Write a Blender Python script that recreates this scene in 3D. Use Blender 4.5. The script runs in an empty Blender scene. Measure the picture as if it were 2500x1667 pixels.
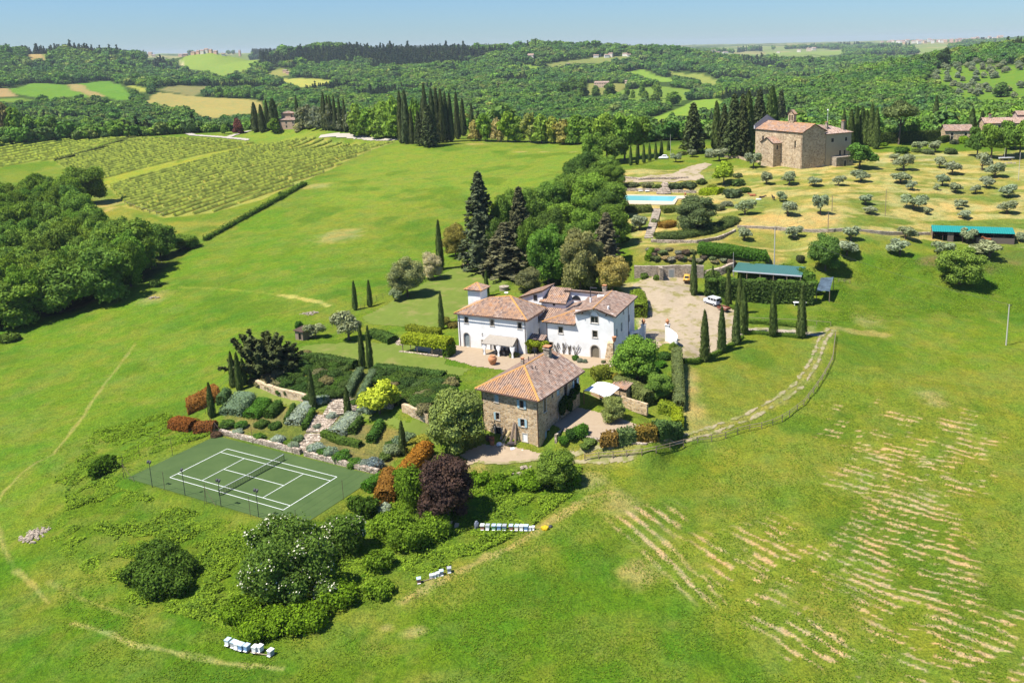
import bpy, bmesh, math, random
import numpy as np
from mathutils import Vector, Matrix

# ------------------------------------------------------------------ camera
F, PITCH, ROLL, H, CX, CY = 2170.9, math.radians(12.298), math.radians(-1.25), 63.78, 1448.4, 587.1
_cp, _sp = math.cos(PITCH), math.sin(PITCH)
RT = np.array([1.0, 0, 0]); UP = np.array([0, _sp, _cp]); FW = np.array([0, _cp, -_sp])
_cr, _sr = math.cos(ROLL), math.sin(ROLL)
scene = bpy.context.scene
COL = scene.collection
cam_data = bpy.data.cameras.new("camera")
cam = bpy.data.objects.new("camera", cam_data)
COL.objects.link(cam)
rc = _cr * RT + _sr * UP; uc = -_sr * RT + _cr * UP
cam.matrix_world = Matrix(((rc[0], uc[0], -FW[0], 0), (rc[1], uc[1], -FW[1], 0), (rc[2], uc[2], -FW[2], H), (0, 0, 0, 1)))
cam_data.sensor_width = 36.0
cam_data.lens = 36.0 * F / 2500.0
cam_data.shift_x = (1250 - CX) / 2500.0
cam_data.shift_y = (CY - 833.5) / 2500.0
cam_data.clip_start = 1.0
cam_data.clip_end = 60000.0
scene.camera = cam

# ------------------------------------------------------------------ sky, sun, exposure
SUN_EL = math.radians(61.0)
SUN_DIR = np.array([-math.cos(SUN_EL) * math.cos(math.radians(25)), -math.cos(SUN_EL) * math.sin(math.radians(25)), math.sin(SUN_EL)])
world = bpy.data.worlds.new("World"); scene.world = world
world.use_nodes = True
_nt = world.node_tree; _nt.nodes.clear()
_sky = _nt.nodes.new("ShaderNodeTexSky"); _sky.sky_type = 'NISHITA'; _sky.sun_disc = False
_sky.sun_elevation = SUN_EL
_sky.sun_rotation = math.atan2(SUN_DIR[0], SUN_DIR[1]) % (2 * math.pi)
_sky.altitude = 400; _sky.air_density = 1.25; _sky.dust_density = 0.05; _sky.ozone_density = 4.0
_bg = _nt.nodes.new("ShaderNodeBackground"); _bg.inputs[1].default_value = 0.068
_wo = _nt.nodes.new("ShaderNodeOutputWorld")
_tint = _nt.nodes.new('ShaderNodeMix'); _tint.data_type = 'RGBA'; _tint.blend_type = 'MULTIPLY'; _tint.inputs[0].default_value = 1.0; _tc = _nt.nodes.new('ShaderNodeTexCoord'); _sx = _nt.nodes.new('ShaderNodeSeparateXYZ'); _nt.links.new(_tc.outputs['Generated'], _sx.inputs[0])
_rp = _nt.nodes.new('ShaderNodeValToRGB'); _rp.color_ramp.elements[0].position = 0.0; _rp.color_ramp.elements[0].color = (.46, .69, 1.08, 1); _rp.color_ramp.elements[1].position = .22; _rp.color_ramp.elements[1].color = (.60, .82, 1.16, 1)
_nt.links.new(_sx.outputs[2], _rp.inputs[0]); _nt.links.new(_rp.outputs[0], _tint.inputs[7])
_nt.links.new(_sky.outputs[0], _tint.inputs[6]); _nt.links.new(_tint.outputs[2], _bg.inputs[0]); _nt.links.new(_bg.outputs[0], _wo.inputs[0])
sl = bpy.data.lights.new("sun", 'SUN'); sl.energy = 5.0; sl.angle = math.radians(0.53); sl.color = (1.0, 0.955, 0.88)
sun = bpy.data.objects.new("sun", sl); COL.objects.link(sun)
sun.rotation_euler = Vector(SUN_DIR).to_track_quat('Z', 'Y').to_euler()
vs = scene.view_settings
vs.view_transform = 'Standard'; vs.look = 'None'; vs.gamma = 1.0; vs.exposure = 0.82; vs.use_curve_mapping = False
scene.cycles.max_bounces = 5; scene.cycles.diffuse_bounces = 2; scene.cycles.transmission_bounces = 3
scene.cycles.volume_bounces = 0; scene.cycles.transparent_max_bounces = 4; scene.cycles.caustics_reflective = False
scene.cycles.caustics_refractive = False
scene.cycles.use_denoising = True; scene.render.filter_size = 1.15; scene.cycles.use_adaptive_sampling = False; scene.cycles.sample_clamp_indirect = 4.0

# ------------------------------------------------------------------ small maths
rng = np.random.default_rng(7); random.seed(7)
def ray(x, y):
    dx = np.asarray(x, float) - CX; dy = np.asarray(y, float) - CY
    u = dx * _cr + dy * _sr; v = -dx * _sr + dy * _cr
    return (u / F)[..., None] * RT - (v / F)[..., None] * UP + FW
def at_z(x, y, z):
    d = ray(x, y); t = (z - H) / d[..., 2]
    return d * t[..., None] + np.array([0, 0, H])
def at_d(x, y, D):
    return ray(x, y) * np.asarray(D, float)[..., None] + np.array([0, 0, H])
def _hash(ix, iy, s):
    n = (ix.astype(np.int64) * 374761393 + iy.astype(np.int64) * 668265263 + s * 974634777) & 0x7fffffff
    n = ((n ^ (n >> 13)) * 1274126177) & 0x7fffffff
    return ((n ^ (n >> 16)) & 0xffff) / 65535.0
def vnoise(x, y, s=0):
    x = np.asarray(x, float); y = np.asarray(y, float)
    ix = np.floor(x); iy = np.floor(y); fx = x - ix; fy = y - iy
    fx = fx * fx * (3 - 2 * fx); fy = fy * fy * (3 - 2 * fy)
    a = _hash(ix, iy, s); b = _hash(ix + 1, iy, s); c = _hash(ix, iy + 1, s); d = _hash(ix + 1, iy + 1, s)
    return (a * (1 - fx) + b * fx) * (1 - fy) + (c * (1 - fx) + d * fx) * fy
def fbm(x, y, s=0, o=4):
    r = 0; a = 0.5; t = 0
    for k in range(o):
        r = r + a * vnoise(x * 2 ** k + 17.3 * k, y * 2 ** k - 9.1 * k, s + k); t += a; a *= 0.5
    return r / t
def sstep(a, b, x):
    t = np.clip((x - a) / (b - a), 0, 1); return t * t * (3 - 2 * t)
def pip(poly, x, y):
    p = np.asarray(poly, float); inside = np.zeros(np.shape(x), bool); n = len(p); j = n - 1
    for i in range(n):
        xi, yi = p[i]; xj, yj = p[j]
        c = ((yi > y) != (yj > y)) & (x < (xj - xi) * (y - yi) / ((yj - yi) + 1e-12) + xi)
        inside ^= c; j = i
    return inside
def segdist(pts, x, y, closed=False):
    p = np.asarray(pts, float)
    if closed: p = np.vstack([p, p[:1]])
    best = np.full(np.shape(x), 1e9)
    for a, b in zip(p[:-1], p[1:]):
        d = b - a; L = d @ d + 1e-12
        t = np.clip(((x - a[0]) * d[0] + (y - a[1]) * d[1]) / L, 0, 1)
        best = np.minimum(best, np.hypot(x - a[0] - t * d[0], y - a[1] - t * d[1]))
    return best
def sdist(poly, x, y):          # signed distance, negative inside
    d = segdist(poly, x, y, True); return np.where(pip(poly, x, y), -d, d)

# ------------------------------------------------------------------ the lie of the land
NEAR = [(0,1667,-3),(600,1667,-2.5),(1250,1667,-2),(1900,1667,-1.5),(2500,1667,-1),(0,1400,-3),(0,1200,-3),(0,1000,-4),(0,850,-5),
(200,1000,-2.5),(350,900,-2),(250,1120,-1),(290,1165,-.5),(300,1350,-1.8),(450,1450,-1.9),(640,1330,-1.1),(900,1300,-.8),(470,1260,-.9),
(554,1095,0),(824,1165,0),(690,1260,0),(414,1165,0),(560,1210,-.1),(900,1170,-.1),(860,1240,-.5),(1100,1200,-.5),(1240,1275,-1),(1070,1405,-1.5),(600,1590,-2.3),(1150,1105,0),(1320,1100,0),(1430,1110,0),(1230,1130,-.1),
(1690,1000,1.6),(1672,1048,.9),(1575,1084,.3),(1720,1058,.5),(1980,960,1),(2030,830,2.2),(1500,1400,-1.3),(1900,1300,-1),(2300,1300,-1.2),(2500,1100,-1.2),(2200,1000,0),(2456,845,0),(2500,750,1),(2200,850,1),(2150,780,2),
(540,970,1.6),(700,985,2),(800,1002,2),(942,1030,2),(1053,1045,1.6),(630,935,3.1),(735,965,3.1),(986,990,3.1),(1047,1018,3.1),
(729,870,4),(873,890,4),(914,898,4),(1116,920,4),(700,840,3.6),(590,930,2.4),(545,930,1.2),
(1121,845,4),(1300,880,4),(1500,890,3.8),(1090,880,4),(1000,800,4.2),(900,800,4),(790,815,3.7),(740,800,3.0),
(950,720,4.7),(1050,680,5),(1150,650,5.6),(1250,690,5.5),(1090,640,5.6),(860,700,4.3),(700,720,2.8),(560,820,.6),(500,920,-.3),(440,1020,-.6),
(300,700,0),(480,595,2),(200,745,-2.5),(350,690,-.5),(700,600,4.5),(900,600,5.5),(1000,500,8.5),(1200,450,12),(1380,400,15.3),(1420,358,17),(1250,352,17),(990,354,17.5),(1100,400,14),(800,500,8),
(1300,470,11),(1330,530,9),(1250,620,6),(1450,610,8.3),(1500,520,12.3),(1480,440,15.5),(1470,690,6),(1400,690,5.6),
(690,480,9),(560,540,5),(400,532,4.5),(250,460,4.5),(220,440,5),(420,332,15),(560,345,14.5),(700,325,17.3),(700,313,20),(640,320,18),(760,318,19.5),(850,328,19),(600,322,17),(540,326,16),(850,338,17),(150,335,13),(0,338,12),(0,400,7),(200,380,9),(500,420,9.5),(700,380,13.5),(300,420,7),
(1560,760,4.4),(1700,780,4.2),(1650,700,5.5),(1600,690,5.8),(1690,830,3.4),(1640,870,3.2),(1700,860,2.9),(1570,830,3.8),(1640,676,6),(1550,676,6),(1760,676,6),
(1640,638,9.2),(1560,640,9),(1760,640,9),(1600,600,10.4),(1800,592,10.4),(1950,600,9.3),(1900,640,8.2),(1850,690,5.2),(1590,589,10.8),(1700,590,10.8),(1795,566,11.4),(1750,545,12.2),(1900,560,11.5),
(1560,510,13.3),(1640,510,13.3),(1525,494,14),(1703,484,14),(1522,475,14),(1700,476,14),(1525,462,14.3),(1703,466,14.3),(1528,448,15.4),(1703,452,15.4),(1528,436,16.5),(1650,432,16.6),(1600,402,18),(1500,412,17.4),(1700,428,17),(1750,440,16.4),(1850,405,18.8),(1957,414,18.6),(2050,400,19),(2150,380,19.6),(2330,348,21),(2480,390,18.5),(1700,385,18.6),(1620,388,18.4),
(2000,470,16),(2000,520,14),(2000,560,12),(2000,590,10.8),(2300,480,14),(2300,530,11.6),(2300,600,8.2),(2450,480,13.8),(2300,650,6.5),(2400,650,6.4),(2100,625,8.5),(2000,650,7),(2100,680,4.6),(2300,720,2.6),(2450,700,2.8),(2000,720,4),(1950,760,3.2),(1850,745,3.7),(2030,735,3.4),(1740,725,4.6),(1800,690,5.2),(2500,560,10),(2500,640,6.5),(2200,440,17),(2400,430,16.5),
(2200,335,21.5),(2500,340,21.5),(1900,345,21),(1750,350,20.5),(1600,340,19),(1500,345,18.5)]
# points further off: pixel and distance
FAR = [(0,290,900),(200,290,830),(350,300,800),(600,300,800),(100,240,1150),(330,240,1150),(480,280,1000),(600,262,1050),(0,205,1300),(150,205,1350),(330,210,1400),(480,225,1350),
(0,125,2100),(70,126,2200),(130,134,2300),(180,120,2150),(260,124,2200),(340,137,2500),(480,185,2200),(420,160,2500),(560,160,2700),(600,180,2000),
(700,200,1700),(780,205,1600),(650,128,2350),(740,118,2300),(850,120,2300),(1000,127,2300),(1100,132,2250),(1170,136,2200),(1000,200,1600),(1000,250,1150),(850,270,950),(1200,280,950),(1200,200,1500),
(1250,124,2250),(1370,115,2300),(1430,126,2250),(1500,133,2200),(1530,150,2100),(1550,123,2300),(1610,120,2300),(1700,134,2600),(1470,215,1300),(1400,250,1050),(1600,190,1700),(1650,205,1500),(1580,220,1250),(1550,255,1000),(1650,270,900),(1700,280,850),(1520,300,800),
(1800,150,2800),(1950,150,3300),(2000,180,2300),(1900,200,1700),(1800,225,1300),(2060,150,2600),(1700,128,4200),(1900,126,4800),(1650,124,5200),
(2100,118,5200),(2300,106,5600),(2500,97,6000),(2200,135,3600),(2400,132,3200),
(1900,280,750),(2000,300,640),(2100,300,600),(2300,300,600),(2480,285,600),(2000,240,900),(2100,210,950),(2250,160,1050),(2330,130,1150),(2440,108,1200),(2500,120,1100),(2400,180,950),(2480,220,800),(2300,220,850),(2200,265,750)]
HID = [(300,720,-14),(700,720,-4),(1000,620,4),(1250,600,6),(1450,560,8),(100,620,0),(1600,520,10),(1750,480,14),(2000,460,14),(2250,520,12),(2450,520,12),(1000,800,-18),(1300,780,-14),(1600,650,-6),(1850,600,-2),(2300,560,2),(600,850,-14),(0,700,-8)]
_P = [at_z(float(x), float(y), float(z)) for x, y, z in NEAR] + [at_d(float(x), float(y), float(d)) - np.array([0, 0, 4.0 + min(9.0, d * .0032)]) for x, y, d in FAR] + [at_d(float(x), float(y), float(d)) for x, y, d in ((370,143,2600),(430,142,2650),(480,139,2700),(520,138,2700),(560,142,2650),(600,144,2600))]
for x, d, z in HID:
    p = at_d(float(x), 300.0, float(d)); p[2] = z; _P.append(p)
_P = [tuple(p) for p in _P]
for a in (-.75, -.55, -.3, 0, .3, .55, .75):
    _P.append((28 * math.sin(a), 28 * math.cos(a), -4 + 1.5 * a))
for a, r, z in [(-.72, 150, -4), (-.72, 400, 4), (-.72, 1000, 20), (-.72, 2500, 75), (-.66, 7000, 90), (.62, 150, -1), (.6, 300, 12), (.6, 700, 30), (.6, 1500, 75), (.55, 7000, 90), (-.72, 12000, 60), (-.3, 12000, 60), (0, 12000, 55), (.3, 12000, 50), (.6, 12000, 60), (-.3, 6000, 60), (-.1, 5000, 50), (-.45, 6000, 60), (.05, 7500, 45), (.2, 9000, 45)]:
    _P.append((r * math.sin(a), r * math.cos(a), z))
_P = np.array(_P)
def _ac(x, y):
    r = np.hypot(x, y); return np.stack([np.arctan2(x, y), np.log(r)], -1)
_C = _ac(_P[:, 0], _P[:, 1])
def _phi(d2): return np.sqrt(d2 + 0.0009)
_A = _phi(((_C[:, None] - _C[None]) ** 2).sum(-1))
_n = len(_C); _Q = np.hstack([np.ones((_n, 1)), _C])
_M = np.zeros((_n + 3, _n + 3)); _M[:_n, :_n] = _A - 2e-4 * np.eye(_n); _M[:_n, _n:] = _Q; _M[_n:, :_n] = _Q.T
_W = np.linalg.solve(_M, np.concatenate([_P[:, 2], np.zeros(3)]))
def h0(x, y):
    x = np.atleast_1d(np.asarray(x, float)); y = np.atleast_1d(np.asarray(y, float)); sh = x.shape
    c = _ac(x.ravel(), y.ravel()); out = np.empty(len(c))
    for i in range(0, len(c), 20000):
        k = c[i:i + 20000]
        d2 = (k[:, :1] - _C[None, :, 0]) ** 2 + (k[:, 1:] - _C[None, :, 1]) ** 2
        out[i:i + 20000] = _phi(d2) @ _W[:_n] + _W[_n] + k @ _W[_n + 1:]
    return out.reshape(sh)
def fr(ox, oy, ang):
    a = math.radians(ang); return (np.array([ox, oy]), np.array([math.cos(a), math.sin(a)]), np.array([-math.sin(a), math.cos(a)]))
def fp(f, u, v): return f[0] + f[1] * u + f[2] * v
VF = fr(-28.14, 174.85, -22.6)                    # villa: origin at the front left corner
SF = fr(-9.51 - 11.1 * math.cos(math.radians(-28.8)), 134.42 + 11.1 * math.sin(math.radians(28.8)), -28.8)   # stone house
CF = fr(-61.36, 136.79, -27.0)                    # tennis court: x along the sidelines, y away from the camera is positive
def zpoly(pix, z): return [tuple(at_z(float(x), float(y), z)[:2]) for x, y in pix]
COURT = [tuple(fp(CF, u, v)) for u, v in [(-6.2, 3.3), (29.9, 3.3), (29.9, -14.6), (-6.2, -14.6)]]
VTERR = [tuple(fp(VF, u, v)) for u, v in [(-3, -6.5), (6, -12), (17, -12.5), (24, -9), (37, -3), (43, 4), (44, 12.5), (40, 16.5), (35, 18.5), (30, 18), (-3, 16)]]
GCOURT = [tuple(fp(SF, u, v)) for u, v in [(11.1, 4.2), (11.1, 14.5), (16, 16), (26.5, 10.5), (28.6, 9.0), (29, 4.5), (22, 3.2), (15, 2.8)]]
POOLT = zpoly([(1490, 499), (1715, 497), (1730, 470), (1700, 468), (1490, 464)], 14.0)
FLATS = [(COURT, 0.0, 1.3), (VTERR, 4.0, 5.0), (GCOURT, 2.4, 3.4), (POOLT, 13.7, 2.0)]
def hbase(x, y):
    z = h0(x, y)
    x = np.atleast_1d(np.asarray(x, float)); y = np.atleast_1d(np.asarray(y, float))
    for poly, zz, w in FLATS:
        p = np.array(poly); m = (x > p[:, 0].min() - w) & (x < p[:, 0].max() + w) & (y > p[:, 1].min() - w) & (y < p[:, 1].max() + w)
        if m.any():
            k = 1 - sstep(0, w, sdist(poly, x[m], y[m])); z[m] = z[m] * (1 - k) + zz * k
    r = np.hypot(x, y)
    far = sstep(500, 1100, r)
    z = z + far * (fbm(x / 140, y / 140, 3, 4) - .5) * np.clip(r * .012, 0, 26)
    return z
def micro(x, y):               # lumps of the rough grass
    k = np.ones(np.shape(x))
    for poly, zz, w in FLATS: 
        p = np.array(poly); m = (x > p[:, 0].min() - 4) & (x < p[:, 0].max() + 4) & (y > p[:, 1].min() - 4) & (y < p[:, 1].max() + 4)
        if m.any(): k[m] *= sstep(0.2, 3, sdist(poly, x[m], y[m]))
    return k * ((fbm(x / 5.0, y / 5.0, 11, 4) - .5) * .75 + (fbm(x / 1.3, y / 1.3, 21, 2) - .5) * .24)
def gz(x, y):
    return float(hbase(x, y)[0])
_T = np.geomspace(60, 11500, 2600)
def gp(px, py):                # the ground seen at a pixel of the photograph
    d = ray(float(px), float(py)); d = d / math.hypot(d[0], d[1])
    X = d[0] * _T; Y = d[1] * _T; Z = H + d[2] * _T
    g = Z - hbase(X, Y)
    k = np.nonzero(g < 0)[0]
    if not len(k): i = int(np.argmin(g)); return np.array([X[i], Y[i], hbase(X[i:i+1], Y[i:i+1])[0]])
    i = max(k[0], 1); t = _T[i - 1] + (_T[i] - _T[i - 1]) * g[i - 1] / (g[i - 1] - g[i])
    return np.array([d[0] * t, d[1] * t, hbase(d[0] * t, d[1] * t)[0]])
def gpoly(pix): return [tuple(gp(x, y)[:2]) for x, y in pix]
def dens(pts, step):           # a polyline with points every `step`
    out = [np.array(pts[0], float)]
    for a, b in zip(pts[:-1], pts[1:]):
        a = np.array(a, float); b = np.array(b, float); n = max(1, int(np.linalg.norm(b - a) / step))
        out += [a + (b - a) * (k + 1) / n for k in range(n)]
    return out

# ------------------------------------------------------------------ mesh building
class MB:
    """collects polygons; build() links them as ONE mesh object"""
    def __init__(s): s.v = []; s.f = []; s.m = []; s.cm = 0
    def add(s, vs, fs):
        b = len(s.v); s.v += [tuple(map(float, p)) for p in vs]
        for f in fs: s.f.append(tuple(b + i for i in f)); s.m.append(s.cm)
        return s
    def poly(s, *vs): return s.add(vs, [tuple(range(len(vs)))])
    def prism(s, pts, z0, z1):            # pts: list of xy, z0/z1 numbers or lists
        n = len(pts); a = z0 if hasattr(z0, '__len__') else [z0] * n; c = z1 if hasattr(z1, '__len__') else [z1] * n
        vs = [(p[0], p[1], z) for p, z in zip(pts, a)] + [(p[0], p[1], z) for p, z in zip(pts, c)]
        ar = sum(pts[i][0] * pts[(i + 1) % n][1] - pts[(i + 1) % n][0] * pts[i][1] for i in range(n))
        fs = [tuple(range(n - 1, -1, -1)), tuple(range(n, 2 * n))] + [(i, (i + 1) % n, n + (i + 1) % n, n + i) for i in range(n)]
        if ar < 0: fs = [f[::-1] for f in fs]
        return s.add(vs, fs)
    def box(s, c, d, ang=0.0, f=None):    # centre, dims (full), turn about z in degrees
        a = math.radians(ang); ca, sa = math.cos(a), math.sin(a); x, y, z = d[0] / 2, d[1] / 2, d[2] / 2
        return s.prism([(c[0] + i * ca - j * sa, c[1] + i * sa + j * ca) for i, j in ((-x, -y), (x, -y), (x, y), (-x, y))], c[2] - z, c[2] + z)
    def fbox(s, f, u0, u1, v0, v1, z0, z1):
        return s.prism([fp(f, u0, v0), fp(f, u1, v0), fp(f, u1, v1), fp(f, u0, v1)], z0, z1)
    def tube(s, pts, rad, n=6, cap=True):
        pts = [np.array(p, float) for p in pts]; rads = rad if hasattr(rad, '__len__') else [rad] * len(pts)
        vs = []; 
        for i, p in enumerate(pts):
            t = pts[min(i + 1, len(pts) - 1)] - pts[max(i - 1, 0)]; t = t / (np.linalg.norm(t) + 1e-9)
            a = np.cross(t, [0, 0, 1.0]); 
            if np.linalg.norm(a) < .1: a = np.cross(t, [1.0, 0, 0])
            a /= np.linalg.norm(a); b = np.cross(t, a)
            for k in range(n):
                q = 2 * math.pi * k / n; vs.append(p + (a * math.cos(q) + b * math.sin(q)) * rads[i])
        fs = []
        for i in range(len(pts) - 1):
            for k in range(n): fs.append((i * n + k, i * n + (k + 1) % n, (i + 1) * n + (k + 1) % n, (i + 1) * n + k))
        if cap: fs += [tuple(range(n - 1, -1, -1)), tuple(range((len(pts) - 1) * n, len(pts) * n))]
        return s.add(vs, [f[::-1] for f in fs])
    def lathe(s, c, prof, n=12, sx=1, sy=1):
        vs = []; 
        for r, z in prof:
            for k in range(n):
                q = 2 * math.pi * k / n; vs.append((c[0] + r * sx * math.cos(q), c[1] + r * sy * math.sin(q), c[2] + z))
        fs = []
        for i in range(len(prof) - 1):
            for k in range(n): fs.append((i * n + k, i * n + (k + 1) % n, (i + 1) * n + (k + 1) % n, (i + 1) * n + k))
        fs += [tuple(range(n - 1, -1, -1)), tuple(range((len(prof) - 1) * n, len(prof) * n))]
        return s.add(vs, fs)
    def blob(s, c, r, nz=5, n=8, seed=0, rough=.12):
        g = np.random.default_rng(seed); r = r if hasattr(r, '__len__') else (r, r, r)
        vs = [(c[0], c[1], c[2] - r[2])]
        for i in range(1, nz):
            t = math.pi * i / nz
            for k in range(n):
                q = 2 * math.pi * (k + .5 * (i % 2)) / n; w = 1 + g.uniform(-rough, rough)
                vs.append((c[0] + r[0] * w * math.sin(t) * math.cos(q), c[1] + r[1] * w * math.sin(t) * math.sin(q), c[2] - r[2] * w * math.cos(t)))
        vs.append((c[0], c[1], c[2] + r[2])); L = len(vs) - 1; fs = []
        for k in range(n):
            fs.append((0, 1 + (k + 1) % n, 1 + k)); fs.append((L, L - n + k, L - n + (k + 1) % n))
        for i in range(nz - 2):
            for k in range(n): fs.append((1 + i * n + k, 1 + i * n + (k + 1) % n, 1 + (i + 1) * n + (k + 1) % n, 1 + (i + 1) * n + k))
        return s.add(vs, fs)
    def mesh(s, name, mats, smooth=False, off=None):
        me = bpy.data.meshes.new(name)
        v = s.v if off is None else [(a - off[0], b - off[1], c - off[2]) for a, b, c in s.v]
        me.from_pydata(v, [], s.f)
        for m in (mats if isinstance(mats, (list, tuple)) else [mats]): me.materials.append(m)
        if any(s.m): me.polygons.foreach_set('material_index', s.m)
        if smooth: me.polygons.foreach_set('use_smooth', [True] * len(s.f))
        return me
    def build(s, name, mats, parent=None, smooth=False, label=None):
        off = None
        if parent is not None:
            off = np.array(parent.matrix_basis.translation); q = parent.parent
            while q is not None: off = off + np.array(q.matrix_basis.translation); q = q.parent
        return link(name, s.mesh(name, mats, smooth, off), parent, label)
def link(name, me, parent=None, label=None):
    o = bpy.data.objects.new(name, me); COL.objects.link(o)
    if parent is not None: o.parent = parent
    if label: o['label'] = label
    return o
def tag(o, label, cat, group=None):
    o['label'] = label; o['category'] = cat
    if group: o['group'] = group
    return o
def thing(name, label, cat, loc=(0, 0, 0), group=None, rz=0.0):
    o = bpy.data.objects.new(name, None); COL.objects.link(o)
    o.location = tuple(map(float, loc)); o.rotation_euler = (0, 0, rz); o.empty_display_size = .5
    return tag(o, label, cat, group)
def setting(o): o['kind'] = 'structure'; return o
def copy_tree(o, parent=None):
    c = o.copy(); COL.objects.link(c)
    if parent is not None: c.parent = parent
    for ch in [k for k in list(o.children)]: copy_tree(ch, c)
    return c
def raw_mesh(name, v, f, mat, smooth=False, rnd=None):
    """numpy arrays: v (n,3); f (m,k)"""
    me = bpy.data.meshes.new(name); v = np.asarray(v, np.float32); f = np.asarray(f, np.int32); k = f.shape[1]
    me.vertices.add(len(v)); me.vertices.foreach_set('co', v.ravel())
    me.loops.add(f.size); me.loops.foreach_set('vertex_index', f.ravel())
    me.polygons.add(len(f)); me.polygons.foreach_set('loop_start', np.arange(0, f.size, k, dtype=np.int32))
    try: me.polygons.foreach_set('loop_total', np.full(len(f), k, np.int32))
    except Exception: pass
    if smooth: me.polygons.foreach_set('use_smooth', np.ones(len(f), bool))
    if rnd is not None:
        a = me.attributes.new('rnd', 'FLOAT', 'FACE'); a.data.foreach_set('value', np.asarray(rnd, np.float32))
    if mat is not None: me.materials.append(mat)
    me.update(calc_edges=True); return me

# ------------------------------------------------------------------ materials
def mat(name):
    m = bpy.data.materials.new(name); m.use_nodes = True; nt = m.node_tree; nt.nodes.clear()
    out = nt.nodes.new('ShaderNodeOutputMaterial'); return m, nt, out
def N(nt, t, **kw):
    n = nt.nodes.new(t)
    for k, v in kw.items():
        if k == 'ins':
            for a, b in v.items(): n.inputs[a].default_value = b
        else: setattr(n, k, v)
    return n
def L(nt, a, b): nt.links.new(a, b)
def mix(nt, fac, a, b, mode='MIX'):
    n = nt.nodes.new('ShaderNodeMix'); n.data_type = 'RGBA'; n.blend_type = mode
    for i, x in ((0, fac), (6, a), (7, b)):
        if isinstance(x, (int, float)): n.inputs[i].default_value = x
        elif isinstance(x, tuple): n.inputs[i].default_value = (*x[:3], 1)
        else: nt.links.new(x, n.inputs[i])
    return n.outputs[2]
def ramp(nt, src, stops):
    n = nt.nodes.new('ShaderNodeValToRGB'); e = n.color_ramp.elements
    while len(e) < len(stops): e.new(.5)
    for k, (p, c) in zip(e, stops): k.position = p; k.color = (*c, 1) if len(c) == 3 else c
    L(nt, src, n.inputs[0]); return n.outputs[0]
def noise(nt, vec, scale, detail=3, rough=.55, out='Fac'):
    n = N(nt, 'ShaderNodeTexNoise', ins={'Scale': scale, 'Detail': detail, 'Roughness': rough})
    if vec is not None: L(nt, vec, n.inputs['Vector'])
    return n.outputs[out]
def geo(nt): return nt.nodes.new('ShaderNodeNewGeometry').outputs['Position']
def objco(nt): return nt.nodes.new('ShaderNodeTexCoord').outputs['Object']
def math_(nt, op, a, b=None):
    n = N(nt, 'ShaderNodeMath', operation=op)
    for i, x in ((0, a), (1, b)):
        if x is None: continue
        if isinstance(x, (int, float)): n.inputs[i].default_value = x
        else: L(nt, x, n.inputs[i])
    return n.outputs[0]
def bump(nt, h, dist, strength=1.0):
    n = N(nt, 'ShaderNodeBump', ins={'Distance': dist, 'Strength': strength}); L(nt, h, n.inputs['Height']); return n.outputs[0]
def bsdf(nt, out, color, rough=.8, spec=.3, normal=None, metal=0.0):
    b = N(nt, 'ShaderNodeBsdfPrincipled', ins={'Roughness': rough, 'Metallic': metal, 'Specular IOR Level': spec})
    if isinstance(color, tuple): b.inputs[0].default_value = (*color[:3], 1)
    else: L(nt, color, b.inputs[0])
    if normal is not None: L(nt, normal, b.inputs['Normal'])
    L(nt, b.outputs[0], out.inputs[0]); return b
MATS = {}
def plain(name, c, rough=.7, var=.15, scale=2.0, spec=.3, metal=0.0, bmp=0.0):
    if name in MATS: return MATS[name]
    m, nt, out = mat(name); p = geo(nt)
    n = noise(nt, p, scale, 4); n2 = noise(nt, p, scale * 7, 2)
    s = math_(nt, 'ADD', math_(nt, 'MULTIPLY', n, .6), math_(nt, 'MULTIPLY', n2, .4))
    col = ramp(nt, s, [(.3, tuple(x * (1 - var) for x in c)), (.7, tuple(min(1, x * (1 + var)) for x in c))])
    bsdf(nt, out, col, rough, spec, bump(nt, n2, bmp) if bmp else None, metal)
    MATS[name] = m; return m
def m_plaster():
    m, nt, out = mat('white_plaster'); p = geo(nt)
    n = noise(nt, p, .55, 5, .6); n2 = noise(nt, p, 3, 3)
    c = ramp(nt, n, [(.3, (.70, .69, .66)), (.6, (.84, .83, .81))])
    c = mix(nt, math_(nt, 'MULTIPLY', n2, .18), c, (.62, .58, .50))
    bsdf(nt, out, c, .9, .2, bump(nt, n2, .02)); return m
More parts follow.
